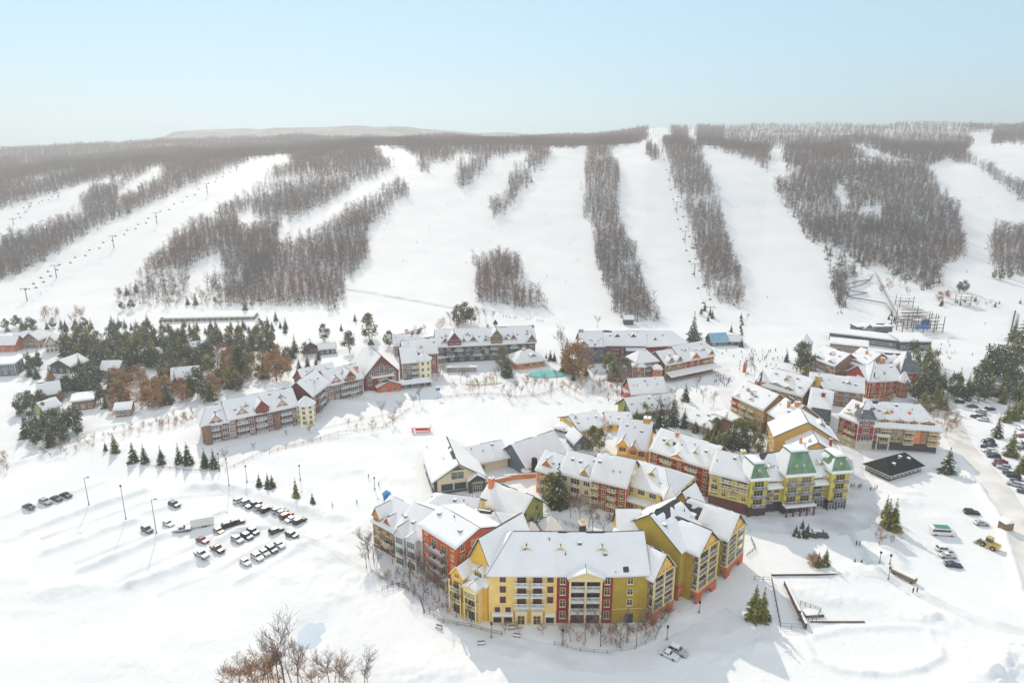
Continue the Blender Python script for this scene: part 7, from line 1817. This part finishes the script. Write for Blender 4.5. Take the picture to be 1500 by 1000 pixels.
def track(pts,label,w=1.3,h=1.6,m='metal',lift_=True):
    P=[Gs(u,v) for u,v in pts]; c=P[0]; r=empty('coaster_track',c); tag(r,label,'coaster track')
    b=MB(); prev=None
    for i in range(len(P)-1):
        n=max(2,int((P[i+1]-P[i]).length/4))
        for k in range(n+1):
            q=P[i].lerp(P[i+1],k/n); q.z=gz(q.x,q.y)+h; q=q-c
            if prev is not None:
                b.tube(prev,q,w*.35,w*.35,m,5,False)
            if k%2==0:
                pb=MB(); pb.tube(q,q-Vector((0,0,h+.6)),.13,.13,m,4); pb.build('support',r)
            prev=q
    b.build('rail',r)
track([(1240,419),(1256,415),(1275,412),(1262,420),(1246,424),(1243,428),(1270,432),(1240,437),(1275,443),(1297,447),(1306,462),(1318,471)],'grey looping mountain coaster track below the rounded wood')
track([(1282,402),(1296,432),(1308,455),(1320,474),(1300,478)],'straight steel coaster ramp running down from the wood')
track([(1487,458),(1480,490),(1470,530)],'dark covered conveyor climbing the right beginner slope',1.6,1.4,'darkwood')
for (u,v,hh,l) in ((1408,745,1,'x'),):pass
p=Gs(1472,776); r=empty('ticket_hut',p,.2); tag(r,'small brown wooden hut on the bank of the right road','hut'); b=MB(); b.box(-1.6,1.6,-1.3,1.3,-.5,2.4,'wood'); b.build('wall',r); b=MB(); b.prism([(-2,2.4),(2,2.4),(0,3.6)],-1.6,1.6,'snow'); b.build('roof',r)
for i,(u,v,c) in enumerate([(750,916,'a'),(757,928,'b'),(705,940,'c'),(643,917,'d')]):
    p=Gs(u,v+6); r=empty('garden_bench',p,R.uniform(-.5,.5)); tag(r,['snow covered bench before the yellow bays','snow covered bench beside the front road','lone bench on the bank of the front road','snowed in bench near the lower side fence'][i],'bench','benches before the front hotel')
    b=MB(); b.box(-.9,.9,-.25,.25,.42,.5,'wood'); b.box(-.9,.9,-.25,.25,.503,.65,'snow'); b.build('seat',r); b=MB(); b.box(-.9,.9,.26,.32,.42,1.0,'wood'); b.build('backrest',r)
    for s in (-.75,.75):
        b=MB(); b.box(s-.05,s+.05,-.22,.3,-.2,.418,'darkmetal'); b.build('leg',r)
# snowmobile trailer and workers near the ditch
p=Gs(1330,850); r=empty('sleigh_wagon',p,math.radians(-55)); tag(r,'brown wooden wagon with two dark figures on the snow heap','wagon'); b=MB(); b.box(-4.5,2,-.8,.8,.5,1.5,'wood'); b.build('box',r); b=MB(); b.box(-4.3,1.8,-.7,.7,1.503,1.8,'snow'); b.build('snow_load',r)
for sx in (-3.5,1.2):
    for sy in (-1,1): inst('wheel',CARCACHE['wheel'],r,(sx,sy*.85,.34))
person(1337,868,'stand','black','black',None,.3,None,'person in black standing at the front of the brown wagon'); person(1343,867,'stand','grey','black',None,.3,None,'person in grey beside the brown wagon')
# ================================================================ labels that single each thing out
ORD=['first','second','third','fourth','fifth','sixth','seventh','eighth','ninth','tenth','eleventh','twelfth']
def ordw(i):
    if i<12: return ORD[i]
    n=i+1; return '%d%s'%(n,'th' if 10<=n%100<=20 else {1:'st',2:'nd',3:'rd'}.get(n%10,'th'))
def finish_labels():
    items={}
    for o,ph,x,y in PEND:
        u,v=proj(x,y,0); best=None
        for s,lx,ly in LAND:
            d=math.hypot(lx-x,ly-y)
            if best is None or d<best[0]: best=(d,s,lx,ly)
        d,s,lx,ly=best; dx,dy=x-lx,y-ly
        rel=('right of' if dx>0 else 'left of') if abs(dx)>abs(dy)*1.1 else ('behind' if dy>0 else 'in front of')
        far='far ' if d>70 else ''
        if ' of the ' in ph and 'chairlift' in ph: lab=ph
        else: lab=ph+' '+(far if rel in('right of','left of','behind') else '')+rel+' '+s
        items.setdefault(lab,[]).append((u,v,o))
    for lab,l in items.items():
        l.sort(key=lambda t:(t[0],t[1]))
        for i,(u,v,o) in enumerate(l):
            o['label']=lab if len(l)==1 else (ordw(i)+' '+lab+', counted from the left')
            w=o['label'].split()
            if len(w)>16: o['label']=' '.join(w).replace(', counted from the left','')
            o['label']=o['label'].replace('with snowy roof ','snowy ') if len(o['label'].split())>16 else o['label']
            if len(o['label'].split())>16: o['label']=o['label'].replace('the lime yellow green roofed hotel','the green roofed hotel').replace('the red hotel with the pointed tower','the pointed red hotel').replace('the ochre block with the long gable wall','the ochre gable block')
            if len(o['label'].split())>16: o['label']=o['label'].replace('the long yellow and maroon front hotel','the long front hotel')
finish_labels()
# ---------------------------------------------------------------- light, sky, haze, camera
AZ=math.radians(-19.4); EL=math.radians(32)
w=bpy.data.worlds.new('World'); SC.world=w; w.use_nodes=True; nt=w.node_tree
bg=nt.nodes['Background']; sk=nt.nodes.new('ShaderNodeTexSky'); sk.sky_type='NISHITA'; sk.sun_disc=False
sk.sun_elevation=EL; sk.sun_rotation=AZ; sk.altitude=300; sk.air_density=SKYAIR; sk.dust_density=SKYDUST; sk.ozone_density=SKYOZ
gm=nt.nodes.new('ShaderNodeGamma'); gm.inputs[1].default_value=SKYGAM; nt.links.new(sk.outputs[0],gm.inputs[0]); tn=nt.nodes.new('ShaderNodeMix'); tn.data_type='RGBA'; tn.blend_type='MULTIPLY'; tn.inputs[0].default_value=1; tn.inputs[7].default_value=(*SKYTINT,1); nt.links.new(gm.outputs[0],tn.inputs[6]); # added overhead fill for shaded snow: the sky whitens from about 15 degrees up
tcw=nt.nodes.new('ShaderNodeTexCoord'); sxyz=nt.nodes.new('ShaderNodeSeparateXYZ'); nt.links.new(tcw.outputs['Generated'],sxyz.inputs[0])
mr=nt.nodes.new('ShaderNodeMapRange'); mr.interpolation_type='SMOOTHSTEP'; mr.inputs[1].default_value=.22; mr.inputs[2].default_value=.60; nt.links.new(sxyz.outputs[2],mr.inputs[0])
mc=nt.nodes.new('ShaderNodeMix'); mc.data_type='RGBA'; nt.links.new(mr.outputs[0],mc.inputs[0]); nt.links.new(tn.outputs[2],mc.inputs[6]); mc.inputs[7].default_value=(*HIFILL,1)
# added fill: sky behind the camera brightened to light the shaded walls
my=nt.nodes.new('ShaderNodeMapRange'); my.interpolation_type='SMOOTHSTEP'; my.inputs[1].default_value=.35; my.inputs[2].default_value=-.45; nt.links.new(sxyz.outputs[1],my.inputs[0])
mc2=nt.nodes.new('ShaderNodeMix'); mc2.data_type='RGBA'; nt.links.new(my.outputs[0],mc2.inputs[0]); nt.links.new(mc.outputs[2],mc2.inputs[6]); mc2.inputs[7].default_value=(*REARFILL,1)
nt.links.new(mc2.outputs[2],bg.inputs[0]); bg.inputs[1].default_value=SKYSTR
S=Vector((math.sin(AZ)*math.cos(EL),math.cos(AZ)*math.cos(EL),math.sin(EL)))
ld=bpy.data.lights.new('sun','SUN'); ld.energy=SUNSTR; ld.angle=math.radians(.6); ld.color=SUNCOL
lo=bpy.data.objects.new('sun',ld); COL.objects.link(lo); lo.rotation_euler=S.to_track_quat('Z','Y').to_euler(); lo.location=(0,0,600)
if HAZE>0:
    b=MB(); b.box(-2600,2600,-60,3600,-25,300,'snow'); hm=bpy.data.materials.new('haze'); hm.use_nodes=True; n=hm.node_tree.nodes; n.remove(n['Principled BSDF'])
    pv=n.new('ShaderNodeVolumePrincipled'); pv.inputs['Color'].default_value=(.97,.985,1,1); pv.inputs['Density'].default_value=HAZE; pv.inputs['Anisotropy'].default_value=HANI
    hm.node_tree.links.new(pv.outputs[0],n['Material Output'].inputs['Volume'])
    b.mats=[hm]; o=b.build('haze'); tag(o,'thin winter haze over the valley',None,None,'stuff')
cd=bpy.data.cameras.new('camera'); cd.lens=24; cd.sensor_width=36; cd.clip_end=9000; cd.clip_start=1
co=bpy.data.objects.new('camera',cd); COL.objects.link(co); co.location=(0,0,HC); co.rotation_euler=(math.pi/2-PIT,0,0); SC.camera=co
SC.view_settings.view_transform='Standard'; SC.view_settings.look='None'; SC.view_settings.exposure=EXPO; SC.view_settings.gamma=1
SC.cycles.max_bounces=6; SC.cycles.diffuse_bounces=3; SC.cycles.glossy_bounces=2; SC.cycles.transmission_bounces=2; SC.cycles.volume_bounces=0; SC.cycles.transparent_max_bounces=4
SC.cycles.use_denoising=True; SC.cycles.sample_clamp_indirect=4
